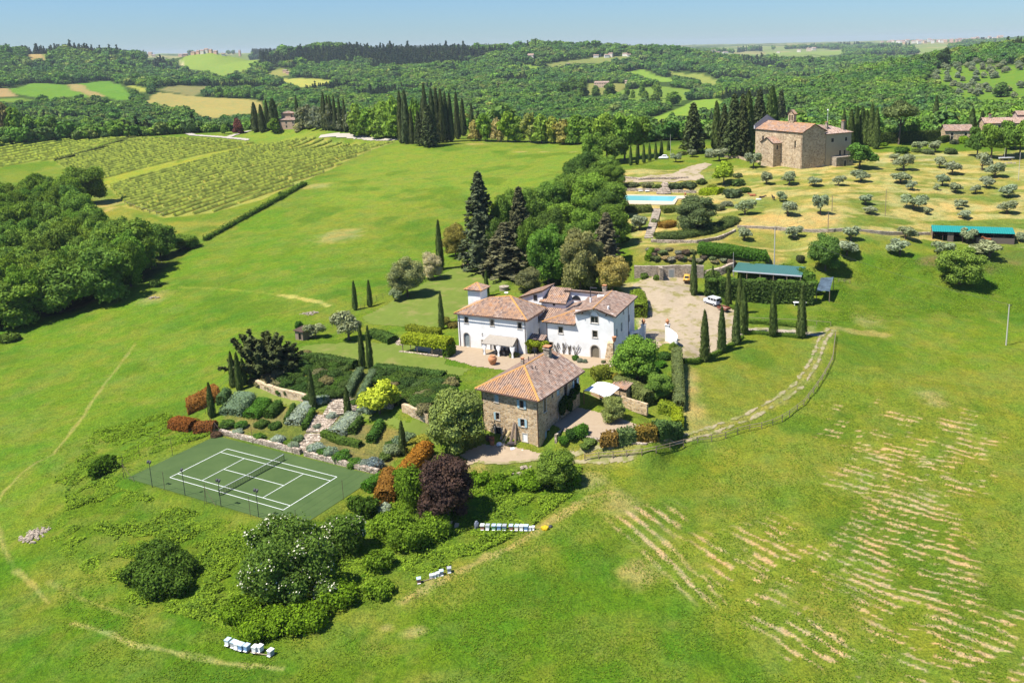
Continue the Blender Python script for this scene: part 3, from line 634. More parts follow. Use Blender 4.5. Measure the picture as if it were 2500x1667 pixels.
# (outline, colour, edge softness m, strength)
ZONES = [
 ([(0,790),(200,760),(480,600),(690,500),(960,360),(1450,345),(1330,480),(1250,600),(900,700),(560,850),(400,1020),(250,1100),(0,1300),(-200,1300),(-200,800)], (.118,.205,.020), 14, .9),
 ([(800,430),(970,355),(1440,350),(1400,420),(1300,460),(1000,520),(760,560)], (.170,.235,.034), 18, .9),
 ([(700,560),(1000,470),(1280,470),(1180,560),(900,640)], (.165,.215,.028), 12, .6),
 ([(-200,1300),(300,1480),(560,1560),(700,1600),(1250,1400),(1450,1250),(1700,1500),(1900,1700),(-200,1760)], (.082,.172,.012), 6, .92),
 ([(-60,1700),(500,1640),(800,1600),(1300,1640),(1500,1760),(-60,1760)], (.105,.165,.016), 6, .5),
 ([(230,1160),(420,1210),(640,1280),(800,1290),(1060,1170),(1420,1130),(1420,1190),(1280,1300),(1000,1430),(640,1560),(300,1470),(120,1330),(160,1220)], (.085,.160,.012), 4, .85),
 ([(1480,1130),(1800,1040),(2020,900),(2200,780),(2560,820),(2560,1700),(2100,1700),(1800,1500),(1500,1280)], (.175,.212,.030), 10, .9),
 ([(2080,830),(2200,760),(2560,700),(2560,900),(2300,900)], (.13,.20,.018), 10, .7),
 ([(1990,800),(2020,640),(2200,620),(2560,640),(2560,780),(2200,780)], (.095,.165,.015), 4, .9),
 ([(1480,420),(1850,410),(2130,375),(2560,365),(2560,610),(2260,585),(2000,610),(1840,640),(1700,600),(1560,600),(1500,500)], (.36,.30,.115), 6, .97),
 ([(1750,530),(2050,520),(2060,556),(1820,562)], (.44,.31,.16), 3, .9), ([(2030,470),(2400,465),(2560,500),(2500,520),(2050,500)], (.30,.24,.10), 4, .6),
 ([(2060,515),(2560,528),(2560,566),(2300,560),(2080,552)], (.10,.165,.018), 2.5, .9), ([(1930,425),(1990,420),(2010,440),(1950,437)], (.09,.20,.02), 2, .8),
 ([(2230,380),(2330,372),(2340,390),(2250,396)], (.45,.40,.32), 2, .7), ([(2130,395),(2175,372),(2185,392),(2140,415)], (.42,.36,.24), 2, .8),
 ([(1545,640),(1560,605),(1840,610),(1900,640),(1780,650)], (.26,.21,.10), 3, .8), ([(1560,596),(1830,585),(2000,600),(2000,620),(1870,610),(1700,606)], (.24,.225,.06), 2.5, .8),
 ([(2250,640),(2300,620),(2560,600),(2560,650),(2350,662)], (.17,.12,.08), 3, .8),
 ([(1710,880),(1830,830),(1985,815),(1990,860),(1900,990),(1720,1050),(1690,1000)], (.165,.195,.030), 3, .8),
 ([(1662,1010),(1668,880),(1700,900),(1720,1000),(1760,1060),(1660,1070)], (.40,.30,.15), 3, .9),
 ([(1100,1130),(1400,1100),(1700,1050),(1760,1075),(1440,1150),(1180,1165)], (.20,.19,.055), 2, .6),
 ([(220,520),(235,455),(260,450),(310,515),(400,545),(560,535),(660,500),(480,590),(360,560),(300,540)], (.22,.225,.045), 4, .9), ([(225,470),(248,468),(275,510),(250,520)], (.42,.33,.16), 4, .7),
 ([(400,320),(620,325),(720,310),(800,320),(980,340),(960,350),(560,340)], (.19,.25,.045), 6, .8),
 ([(1790,800),(1990,795),(1990,815),(1800,812)], (.42,.36,.27), .9, .7),
 ([(1500,690),(1690,670),(1700,720),(1790,760),(1800,830),(1690,885),(1655,880),(1650,820),(1560,800)], (.44,.37,.26), 1.2, .85),
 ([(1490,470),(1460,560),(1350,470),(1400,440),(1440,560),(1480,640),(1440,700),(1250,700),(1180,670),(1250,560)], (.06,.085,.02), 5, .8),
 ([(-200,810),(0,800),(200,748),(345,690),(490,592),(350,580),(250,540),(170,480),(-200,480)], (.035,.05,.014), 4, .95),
 ([(560,960),(760,1000),(1000,1060),(940,1150),(540,1055)], (.20,.155,.085), 1.0, .9), ([(660,940),(740,870),(880,895),(1110,925),(1090,1000),(980,990),(800,990)], (.14,.13,.05), 1.0, .8),
]
DRYSPOT = [(380,725,5,2.5),(770,455,8,3),(830,575,9,5),(300,490,10,6),(1160,352,8,2),(1270,371,4,1.2),(1330,371,3,1),(1400,371,3,1),(1520,1230,4,2),(1560,1395,2.5,1.5),(940,1530,1.2,.5),(1010,1545,1.5,.6),(2270,965,3,1.5),(2290,985,3,1),(1150,1140,3,1),(2130,785,4,2.5),(1440,1180,3,1.3)]
TRAILS = [([(2030,806),(2005,835),(1990,880),(1955,935),(1900,980),(1820,1020),(1740,1050),(1650,1075),(1540,1098),(1440,1112),(1330,1118),(1220,1122)], 1.4, (.27,.25,.10), .6), ([(-20,1245),(10,1200),(50,1160),(95,1165-40),(130,1110),(200,1020),(260,930),(330,840)], .36, (.33,.29,.13), .6), ([(-10,1270),(5,1330),(35,1390),(80,1430),(120,1470)], .32, (.34,.30,.13), .6), ([(175,1518),(260,1545),(330,1575),(440,1595),(560,1620),(690,1630)], .36, (.40,.35,.17), .65), ([(120,1420),(200,1460),(300,1500),(345,1505)], .35, (.3,.28,.1), .5),
 ([(985,1470),(1050,1430),(1150,1380),(1260,1330),(1340,1270),(1400,1235),(1480,1200)], .9, (.36,.29,.13), .85), ([(680,720),(700,722),(780,738),(800,745)], .8, (.42,.36,.14), .9), ([(440,700),(560,706),(680,718)], .6, (.26,.28,.06), .5),
 ([(2040,800),(2090,810),(2160,815)], 1.2, (.34,.28,.14), .6), ([(640,770),(700,760),(760,745)], .7, (.22,.23,.05), .5)]
RMIN = [(-.72,640),(-.6,640),(-.36,640),(-.22,600),(-.14,560),(0,500),(.06,420),(.15,420),(.25,400),(.35,430),(.6,440)]
def build_ground():
    A = np.linspace(-.72, .60, 610)
    Rr = np.concatenate([np.geomspace(30, 62, 16)[:-1], np.exp(np.arange(math.log(62), math.log(480), .0030)), np.exp(np.arange(math.log(480), math.log(12000), .013))])
    aa, rr = np.meshgrid(A, Rr); X = rr * np.sin(aa); Y = rr * np.cos(aa); Z = hbase(X.ravel(), Y.ravel()).reshape(X.shape)
    near = rr < 520
    x = X.ravel(); y = Y.ravel(); z = Z.ravel(); mk = np.zeros(len(x)); nm = near.ravel()
    mk[nm] = micro(x[nm], y[nm]) * (1 - sstep(250, 520, np.hypot(x[nm], y[nm]))); z = z + mk
    nr, nc = X.shape; i = np.arange(nr - 1)[:, None] * nc + np.arange(nc - 1)[None]
    f = np.stack([i, i + 1, i + nc + 1, i + nc], -1).reshape(-1, 4)
    # colours
    n40 = fbm(x / 38, y / 38, 5, 4); n9 = fbm(x / 9, y / 9, 6, 4); n3 = fbm(x / 2.6, y / 2.6, 8, 3)
    c = np.empty((len(x), 3)); lo = np.array([.108, .180, .018]); hi = np.array([.152, .205, .028])
    k = sstep(.35, .65, n40)[:, None]; c[:] = lo * (1 - k) + hi * k
    amt = np.full(len(x), 1.0)
    def paint(m, w, col): c[m] = c[m] * (1 - w[:, None]) + np.array(col) * w[:, None]
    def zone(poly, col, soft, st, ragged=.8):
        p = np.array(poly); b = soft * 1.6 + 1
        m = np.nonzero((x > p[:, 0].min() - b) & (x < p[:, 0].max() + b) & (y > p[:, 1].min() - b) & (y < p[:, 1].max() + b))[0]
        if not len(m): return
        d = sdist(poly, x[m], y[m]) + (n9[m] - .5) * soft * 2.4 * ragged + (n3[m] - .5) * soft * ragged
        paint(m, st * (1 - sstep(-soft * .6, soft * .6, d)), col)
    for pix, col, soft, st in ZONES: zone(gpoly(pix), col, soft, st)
    # patchwork of greener and drier grass
    nr_ = np.nonzero(np.hypot(x, y) < 560)[0]
    w = sstep(.46, .66, n9[nr_]) * .42; paint(nr_, w * .8, (.205, .215, .05)); w = sstep(.52, .7, n3[nr_]) * .22; paint(nr_, w, (.225, .215, .07))
    w = sstep(.54, .70, fbm(x[nr_] / 14 + 50, y[nr_] / 14, 31, 4)) * .6; paint(nr_, w, (.075, .150, .014))
    op = gpoly([(1480,420),(1850,410),(2130,375),(2560,365),(2560,610),(2260,585),(2000,610),(1840,640),(1700,600),(1560,600),(1500,500)]); m = np.nonzero(pip(op, x, y))[0]
    d = fbm(x[m] / 14, y[m] / 4.5, 71, 4); paint(m, sstep(.47, .63, d) * .65, (.18, .215, .055)); paint(m, (1 - sstep(.40, .54, d)) * .65, (.48, .38, .21)); paint(m, sstep(.55, .72, fbm(x[m] / 3, y[m] / 2, 73, 3)) * .5, (.12, .15, .035))
    zone(gpoly([(1750,530),(2050,520),(2060,556),(1820,562)]), (.46,.33,.17), 3, .75)
    for px, py, rx, ry in DRYSPOT:
        p = gp(px, py); d = np.hypot((x[nr_] - p[0]) / rx, (y[nr_] - p[1]) / (ry * 2.2)) + (n3[nr_] - .5) * 1.1 + (n9[nr_] - .5)
        paint(nr_, .6 * (1 - sstep(.2, 1.2, d)), (.38, .30, .16))
    for pix, wd, col, st in TRAILS:
        pts = gpoly(pix); p = np.array(pts); m = np.nonzero((x > p[:, 0].min() - 4) & (x < p[:, 0].max() + 4) & (y > p[:, 1].min() - 4) & (y < p[:, 1].max() + 4))[0]
        d = segdist(pts, x[m], y[m]) + (n3[m] - .5) * wd * 2.2; paint(m, st * (1 - sstep(wd * .4, wd * 1.3, d)) * sstep(.3, .5, n9[m] + .12), col)
    # mown straw lying in rows on the right hand meadow
    for pix, pa, pb, th, spc in (
        ([(1450,1262),(1540,1225),(1650,1215),(1720,1270),(1640,1300),(1760,1430),(1800,1500),(1700,1480),(1560,1370)], (1480,1275), (1585,1372), .40, 1.75),
        ([(1640,1300),(1720,1290),(1850,1370),(2000,1480),(2100,1560),(2160,1690),(1960,1690),(1830,1560)], (1700,1420), (1850,1510), .455, 1.7),
        ([(2040,1440),(2000,1300),(2050,1280),(2100,1200),(2300,1180),(2400,1330),(2440,1480),(2560,1460),(2560,1700),(2200,1700),(2120,1620)], (2070,1440), (2230,1494), .455, 1.6),
        ([(1760,1290),(1900,1240),(2060,1330),(2060,1480),(1930,1500),(1820,1400)], (1850,1400), (2000,1470), .50, 1.7),
        ([(1980,1160),(2150,1060),(2400,1080),(2480,1200),(2300,1230),(2080,1260)], (2220,1340), (2360,1375), .53, 1.8),
        ([(1900,1000),(2100,960),(2400,1000),(2520,1100),(2300,1160),(2000,1080)], (2220,1340), (2360,1375), .58, 2.0)):
        a0, a1 = gp(*pa), gp(*pb); dv = (a1 - a0)[:2]; dv /= np.linalg.norm(dv); sv = np.array([-dv[1], dv[0]])
        pl = gpoly(pix); m = np.nonzero(pip(pl, x, y))[0]
        u = x[m] * dv[0] + y[m] * dv[1]; v = x[m] * sv[0] + y[m] * sv[1] + (fbm(x[m] / 12, y[m] / 12, 44, 3) - .5) * 1.6
        row = .5 + .5 * np.cos(v * 2 * math.pi / spc); wob = fbm(u / 1.6, v / .5, 41, 3)
        s = fbm(u / 2.0 + np.floor(v / spc) * 7.7, np.floor(v / spc) * 3.1, 42, 3) * .80 + fbm(x[m] / 9, y[m] / 9, 43, 3) * .38 - .09
        ed = 1 - sstep(-3, 0, sdist(pl, x[m], y[m]) + (n3[m] - .5) * 4)
        paint(m, ed * .9 * sstep(th, th + .09, s) * sstep(.52, .80, row + (wob - .5) * .8), (.56, .375, .28))
    for pix, col in (((VINE_A), (.285, .285, .085)), (VINE_B, (.255, .28, .07)), (VINE_C, (.24, .27, .07))): zone(gpoly(pix), col, 1.5, 1.0)
    zone(gpoly([(258,436),(509,378),(600,357),(640,352),(600,362),(509,387),(262,452)]), (.28, .29, .045), 3, .8)
    # far land
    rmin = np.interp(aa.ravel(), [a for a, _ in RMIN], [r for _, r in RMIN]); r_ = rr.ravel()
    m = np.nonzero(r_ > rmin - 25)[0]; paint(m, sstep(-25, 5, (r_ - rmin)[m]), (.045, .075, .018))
    m = np.nonzero(r_ > 3600)[0]; paint(m, sstep(3600, 4200, r_[m]), (.07, .10, .04)); pn = fbm(x[m] / 420, y[m] / 420, 61, 3); paint(m, sstep(.5, .56, pn) * .8, (.20, .24, .10)); paint(m, sstep(.57, .62, fbm(x[m] / 300, y[m] / 300, 67, 3)) * .7, (.3, .26, .15))
    for pix, col in FIELDS: zone(gpoly(pix), tuple(v_ * .92 for v_ in col), 4, 1.0, .35)
    c = np.minimum(c * np.array([.97, .95, .74]), .60)
    print('top of the land', z.max(), x[z.argmax()], y[z.argmax()], z[np.abs(aa.ravel()) < .6].max())
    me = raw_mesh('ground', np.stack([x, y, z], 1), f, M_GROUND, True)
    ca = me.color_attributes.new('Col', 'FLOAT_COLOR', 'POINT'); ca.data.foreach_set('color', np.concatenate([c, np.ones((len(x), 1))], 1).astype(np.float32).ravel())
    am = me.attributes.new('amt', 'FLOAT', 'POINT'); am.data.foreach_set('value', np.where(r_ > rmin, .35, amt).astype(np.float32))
    return setting(link('ground', me))
build_ground()

# ------------------------------------------------------------------ sheets lying on the ground
def sheet(name, poly, m, lift=.06, res=.5, ragged=0.0):
    p = np.array(poly); gx = np.arange(p[:, 0].min() - res, p[:, 0].max() + res, res); gy = np.arange(p[:, 1].min() - res, p[:, 1].max() + res, res)
    X, Y = np.meshgrid(gx, gy); d = sdist(poly, X, Y)
    if ragged: d = d + (fbm(X / 1.6, Y / 1.6, 77, 3) - .5) * ragged * 2
    nr, nc = X.shape; i = np.arange(nr - 1)[:, None] * nc + np.arange(nc - 1)[None]
    dc = (d[:-1, :-1] + d[1:, 1:] + d[1:, :-1] + d[:-1, 1:]) / 4
    q = np.stack([i, i + 1, i + nc + 1, i + nc], -1)[dc < 0]
    used = np.unique(q); mp = np.full(nr * nc, -1); mp[used] = np.arange(len(used)); x = X.ravel()[used]; y = Y.ravel()[used]
    far = 1 - sstep(250, 520, np.hypot(x, y))
    z = hbase(x, y) + micro(x, y) * far + lift
    return setting(link(name, raw_mesh(name, np.stack([x, y, z], 1), mp[q], m, True)))
def ribbon(name, pts, width, m, lift=.06, res=.5, ragged=.3):
    P = np.array(dens(pts, 2.0)); T = np.gradient(P, axis=0); T /= np.linalg.norm(T, axis=1)[:, None]; S = np.stack([-T[:, 1], T[:, 0]], 1)
    w = width if hasattr(width, '__len__') else [width]; w = np.interp(np.linspace(0, 1, len(P)), np.linspace(0, 1, len(w)), w)[:, None] / 2
    return sheet(name, [tuple(q) for q in np.vstack([P + S * w, (P - S * w)[::-1]])], m, lift, res, ragged)
def m_gravel(name, c, c2, patch=None, sc=.25, th=(.5, .62)):
    m, nt, out = mat(name); p = geo(nt); n = noise(nt, p, 1.2, 5, .65); n2 = noise(nt, p, 9, 2)
    col = ramp(nt, n, [(.3, c), (.7, c2)]); col = mix(nt, math_(nt, 'MULTIPLY', n2, .25), col, tuple(x * .62 for x in c))
    if patch:
        q = noise(nt, p, sc, 6, .68); col = mix(nt, ramp(nt, q, [(th[0], (0, 0, 0)), (th[1], (1, 1, 1))]), col, patch)
    bsdf(nt, out, col, .95, .1, bump(nt, n2, .03)); return m
M_YARD = m_gravel('pale_gravel', (.32, .255, .17), (.39, .315, .22), (.215, .19, .07), .32, (.50, .60))
M_COURTG = m_gravel('court_gravel', (.335, .255, .17), (.385, .30, .205))
M_ROAD = m_gravel('chalky_road', (.31, .26, .19), (.38, .325, .245), (.18, .175, .06), .5, (.52, .60))
M_TRACK = m_gravel('grassy_track', (.28, .235, .135), (.34, .285, .175), (.175, .185, .05), .55, (.46, .58))
M_WROAD = m_gravel('white_road', (.38, .34, .275), (.43, .39, .325))
M_LAWN = m_gravel('mown_lawn', (.118, .165, .024), (.145, .185, .032), (.195, .185, .055), .22, (.52, .70))
setting(sheet('gravel_yard', gpoly([(1538,700),(1560,684),(1640,676),(1692,676),(1692,716),(1715,722),(1755,740),(1798,758),(1812,790),(1790,828),(1750,868),(1722,878),(1672,882),(1655,880),(1654,846),(1634,839),(1570,835),(1556,800),(1566,770),(1556,720)]), M_YARD, .07, .45, .8))
ribbon('drive', gpoly([(1795,812),(1840,808),(1900,808),(1960,813),(2010,818)]), [3.0, 3.2, 3.4], M_ROAD, .07, .4, .8)
_tp = np.array(dens(gpoly([(2030,806),(2005,835),(1990,880),(1955,935),(1900,980),(1820,1020),(1740,1050),(1650,1075),(1540,1098),(1440,1112),(1330,1118),(1220,1122),(1140,1120)]), 2.0)); _tt = np.gradient(_tp, axis=0); _tt /= np.linalg.norm(_tt, axis=1)[:, None]; _ts = np.stack([-_tt[:, 1], _tt[:, 0]], 1)
for _o in (-.75, .75): ribbon('wheel_track', [tuple(q) for q in _tp + _ts * _o], [.8, .65, .6, .5, .6, .8, 1.1, 1.5], M_TRACK, .08, .22, .55)
sheet('forecourt', zpoly([(1125,1105),(1180,1090),(1290,1098),(1340,1112),(1330,1122),(1140,1128)], 0.0), M_COURTG, .09, .35, .8)
for pix in ([(375,327),(470,331),(562,338),(605,343)], [(549,338),(585,326),(613,320)], [(781,334),(807,331),(880,336),(974,342)]): ribbon('white_road', gpoly(pix), 4.0, M_WROAD, .3, 1.0, .6)
sheet('villa_gravel', [tuple(fp(VF, u, v)) for u, v in [(-1.2, .2), (-4.5, -5.8), (9, -9.5), (16.5, -9.5), (24, -6.5), (33, -2), (36, 1), (39, 10), (39.5, 16.3), (34, 15.5), (33, 3), (19, 2.7), (16, .2)]], M_COURTG, .06, .5, .15)
sheet('stone_house_gravel', [tuple(fp(SF, u, v)) for u, v in [(11.2, 4.4), (11.2, 12.5), (18, 12), (26.5, 9.6), (28.0, 8.6), (28.2, 5.0), (22, 3.0), (15, 2.6)]], M_COURTG, .05, .35, .1)
sheet('gravel_terrace', gpoly([(1505,438),(1560,433),(1640,424),(1690,405),(1720,398),(1740,402),(1705,422),(1722,438),(1650,445),(1560,446),(1505,447)]), M_YARD, .1, .5, .8)
sheet('garden_lawn', gpoly([(728,862),(740,845),(850,835),(1000,838),(1075,850),(1090,890),(1150,902),(1118,918),(1000,910),(914,896),(873,888),(790,872)]), M_LAWN, .05, .5, .4)
sheet('upper_lawn', gpoly([(905,765),(960,735),(1040,690),(1110,655),(1200,665),(1240,690),(1100,780),(1070,800),(1000,800),(900,790),(880,775)]), M_LAWN, .05, .5, .6)
sheet('terrace_lawn', gpoly([(545,962),(590,948),(634,946),(725,972),(770,985),(850,1005),(940,1020),(985,1030),(1050,1035),(1080,1080),(1040,1082),(1000,1062),(870,1016),(770,1000),(620,972)]), M_LAWN, .06, .5, .5)

# ------------------------------------------------------------------ far woods: nobody could count these trees
def m_forest(name, cols): return m_leaf(name, .2, .75, (1.2, 1.1, .7), False, cols, .011)
GREENS = [(0.083, 0.179, 0.039), (0.12, 0.247, 0.041), (0.158, 0.299, 0.048), (0.128, 0.232, 0.067), (0.194, 0.322, 0.051), (0.093, 0.179, 0.063), (0.224, 0.284, 0.075)]
def forest_proto(seed, m, tall=False):
    g = np.random.default_rng(seed)
    if tall: bl = [((0, 0, 1.2 + k * 2.4), (2.3 - k * .62, 2.3 - k * .62, 2.2)) for k in range(4)]
    else:
        bl = [((0, 0, 3.6), (3.2, 3.2, 3.6))]
        for k in range(6):
            q = g.uniform(0, 6.28); s = g.uniform(1.3, 2.2); bl.append(((2.4 * math.cos(q), 2.4 * math.sin(q), g.uniform(2.8, 6.4)), (s, s, s * .8)))
    return crown_mesh('forest_crown', bl, 240, 1.0, seed, m, .84)
def scatter(name, pts, scl, protos, label, cat='wood'):
    me = bpy.data.meshes.new(name); me.from_pydata([tuple(p) for p in pts], [], [])
    a = me.attributes.new('scl', 'FLOAT', 'POINT'); a.data.foreach_set('value', np.asarray(scl, np.float32))
    o = link(name, me); o['kind'] = 'stuff'; tag(o, label, cat)
    pc = bpy.data.collections.new(name + '_crowns')
    for p in protos: pc.objects.link(bpy.data.objects.new('forest_crown', p))
    ng = bpy.data.node_groups.new(name, 'GeometryNodeTree')
    ng.interface.new_socket('Geometry', in_out='INPUT', socket_type='NodeSocketGeometry'); ng.interface.new_socket('Geometry', in_out='OUTPUT', socket_type='NodeSocketGeometry')
    gi = ng.nodes.new('NodeGroupInput'); go = ng.nodes.new('NodeGroupOutput'); ip = ng.nodes.new('GeometryNodeInstanceOnPoints'); ci = ng.nodes.new('GeometryNodeCollectionInfo')
    ci.inputs[0].default_value = pc; ci.inputs['Separate Children'].default_value = True; ci.inputs['Reset Children'].default_value = True
    na = ng.nodes.new('GeometryNodeInputNamedAttribute'); na.data_type = 'FLOAT'; na.inputs[0].default_value = 'scl'
    rv = ng.nodes.new('FunctionNodeRandomValue'); rv.data_type = 'FLOAT_VECTOR'; rv.inputs[1].default_value = (.12, .12, 6.28)
    ln = ng.nodes.new; K = ng.links.new
    K(gi.outputs[0], ip.inputs['Points']); K(ci.outputs[0], ip.inputs['Instance']); ip.inputs['Pick Instance'].default_value = True
    K(na.outputs[0], ip.inputs['Scale']); K(rv.outputs[0], ip.inputs['Rotation']); K(ip.outputs[0], go.inputs[0])
    md = o.modifiers.new('scatter', 'NODES'); md.node_group = ng; return o
def forests():
    g = np.random.default_rng(5); n = 260000
    a = g.uniform(-.70, .56, n); lr = g.uniform(math.log(400), math.log(6500), n); r = np.exp(lr)
    sp = np.maximum(6.2, r * .0056)                          # crown spacing
    keep = g.random(n) < np.minimum(1, (r / sp) ** 2 * (1.26 * math.log(6500 / 400)) / n * 1.6)
    a, r, sp = a[keep], r[keep], sp[keep]; x = r * np.sin(a); y = r * np.cos(a)
    rmin = np.interp(a, [q for q, _ in RMIN], [q for _, q in RMIN]); ok = r > rmin; hz = hbase(x, y)
    for pix, col in FIELDS:
        pl = gpoly(pix); ok &= sdist(pl, x, y) > 3 + sp * .4
        for k in (3.5, 6.5):                                # nor may a crown stand in front of an open field
            dz = hz + k * sp / 6.2; dd = y * FW[1] + (dz - H) * FW[2]; u_ = F * x / dd; v_ = -F * (y * UP[1] + (dz - H) * UP[2]) / dd
            ok &= ~pip(pix, CX + u_ * _cr - v_ * _sr, CY + u_ * _sr + v_ * _cr)
    ok &= (fbm(x / 55, y / 55, 97, 3) > .33) | (r < 700)
    ok &= ~((r > 3600) & (fbm(x / 420, y / 420, 61, 3) > .52)) & ~((r > 3600) & (fbm(x / 300, y / 300, 67, 3) > .58)) 
    x, y, r, sp, a = x[ok], y[ok], r[ok], sp[ok], a[ok]; z = hbase(x, y)
    s = sp / 7.4 * np.exp(g.normal(0, .22, len(x))); s = np.minimum(s, 3.6)
    # the dark conifer plantations along the ridges
    pn = fbm(x / 150, y / 150, 91, 3); pxl = CX + F * x / (y + 1e-6)
    dark = ((r > 1750) & (pxl > 640) & (pxl < 1160) & (z > 20) & (pn > .42)) | (pn > .69)
    right = (a > .14) & (r < 1500); M1 = m_forest('oak_wood', GREENS); M2 = m_forest('pine_wood', [(.035, .065, .028), (.05, .085, .034), (.065, .095, .045)])
    pr = [forest_proto(300 + k, M1) for k in range(5)]; pd = [forest_proto(320 + k, M2, True) for k in range(3)]
    P = np.stack([x, y, z - .3], 1)
    for m, nm, lb in ((right & ~dark, 'oak_wood', 'bright green oak wood on the near hill behind the church'), (~right & ~dark & (r < 3300), 'forest', 'broad green forest covering the middle hills'), (~right & ~dark & (r >= 3300), 'distant_woodland', 'bluish woodland on the furthest ridges')):
        scatter(nm, P[m], s[m], pr, lb)
    scatter('pine_forest', P[dark], s[dark] * .9, pd, 'dark conifer plantations along the hill crest')
    print('forest', len(x))
forests()

# ------------------------------------------------------------------ vineyards
def vineyard(pix, ang_pix, spacing, label, seed, col):
    pl = gpoly(pix); p = np.array(pl); a, b = gp(*ang_pix[0]), gp(*ang_pix[1]); d = (b - a)[:2]; d /= np.linalg.norm(d); s = np.array([-d[1], d[0]])
    g = np.random.default_rng(seed); vv = p @ s; uu = p @ d; V = []; Fc = []; R = []; off = 0
    for v in np.arange(vv.min(), vv.max(), spacing):
        u = np.arange(uu.min(), uu.max(), 1.0); q = d[None] * u[:, None] + s[None] * v; ins = pip(pl, q[:, 0], q[:, 1]); q = q[ins]
        if len(q) < 3: continue
        n = len(q); hw = .55; z = hbase(q[:, 0], q[:, 1]); jj = g.uniform(.85, 1.12, n)[:, None]
        k3 = np.concatenate([np.concatenate([q - s * hw * jj, (z + .35)[:, None]], 1), np.concatenate([q + g.normal(0, .04, (n, 1)) * s, (z + 1.15 * jj[:, 0] + .15)[:, None]], 1), np.concatenate([q + s * hw * jj, (z + .35)[:, None]], 1)])
        i = np.arange(n - 1); ok = (np.linalg.norm(np.diff(q, axis=0), axis=1) < 1.6) & (g.random(n - 1) > .03); i = i[ok]
        f = np.concatenate([np.stack([i, i + 1, n + i + 1, n + i], 1), np.stack([n + i, n + i + 1, 2 * n + i + 1, 2 * n + i], 1)]); V.append(k3); Fc.append(f + off); off += len(k3); R.append(g.random(len(f)))
    o = link('vineyard', raw_mesh('vineyard', np.vstack(V), np.vstack(Fc), M_LEAF, False, np.concatenate(R))); o.color = (*col, 1); o['kind'] = 'stuff'
    return tag(o, label, 'vineyard')
vineyard(VINE_A, [(400,505),(760,398)], 6.0, 'rows of young vines in the large field above the hedge', 1, (.19, .24, .05))
vineyard(VINE_B, [(240,440),(520,372)], 6.0, 'rows of vines between the scrubby bank and the yellow strip', 2, (.19, .24, .048))
vineyard(VINE_C, [(20,390),(240,345)], 6.0, 'rows of vines in the furthest field by the tree line', 3, (.22, .28, .05))

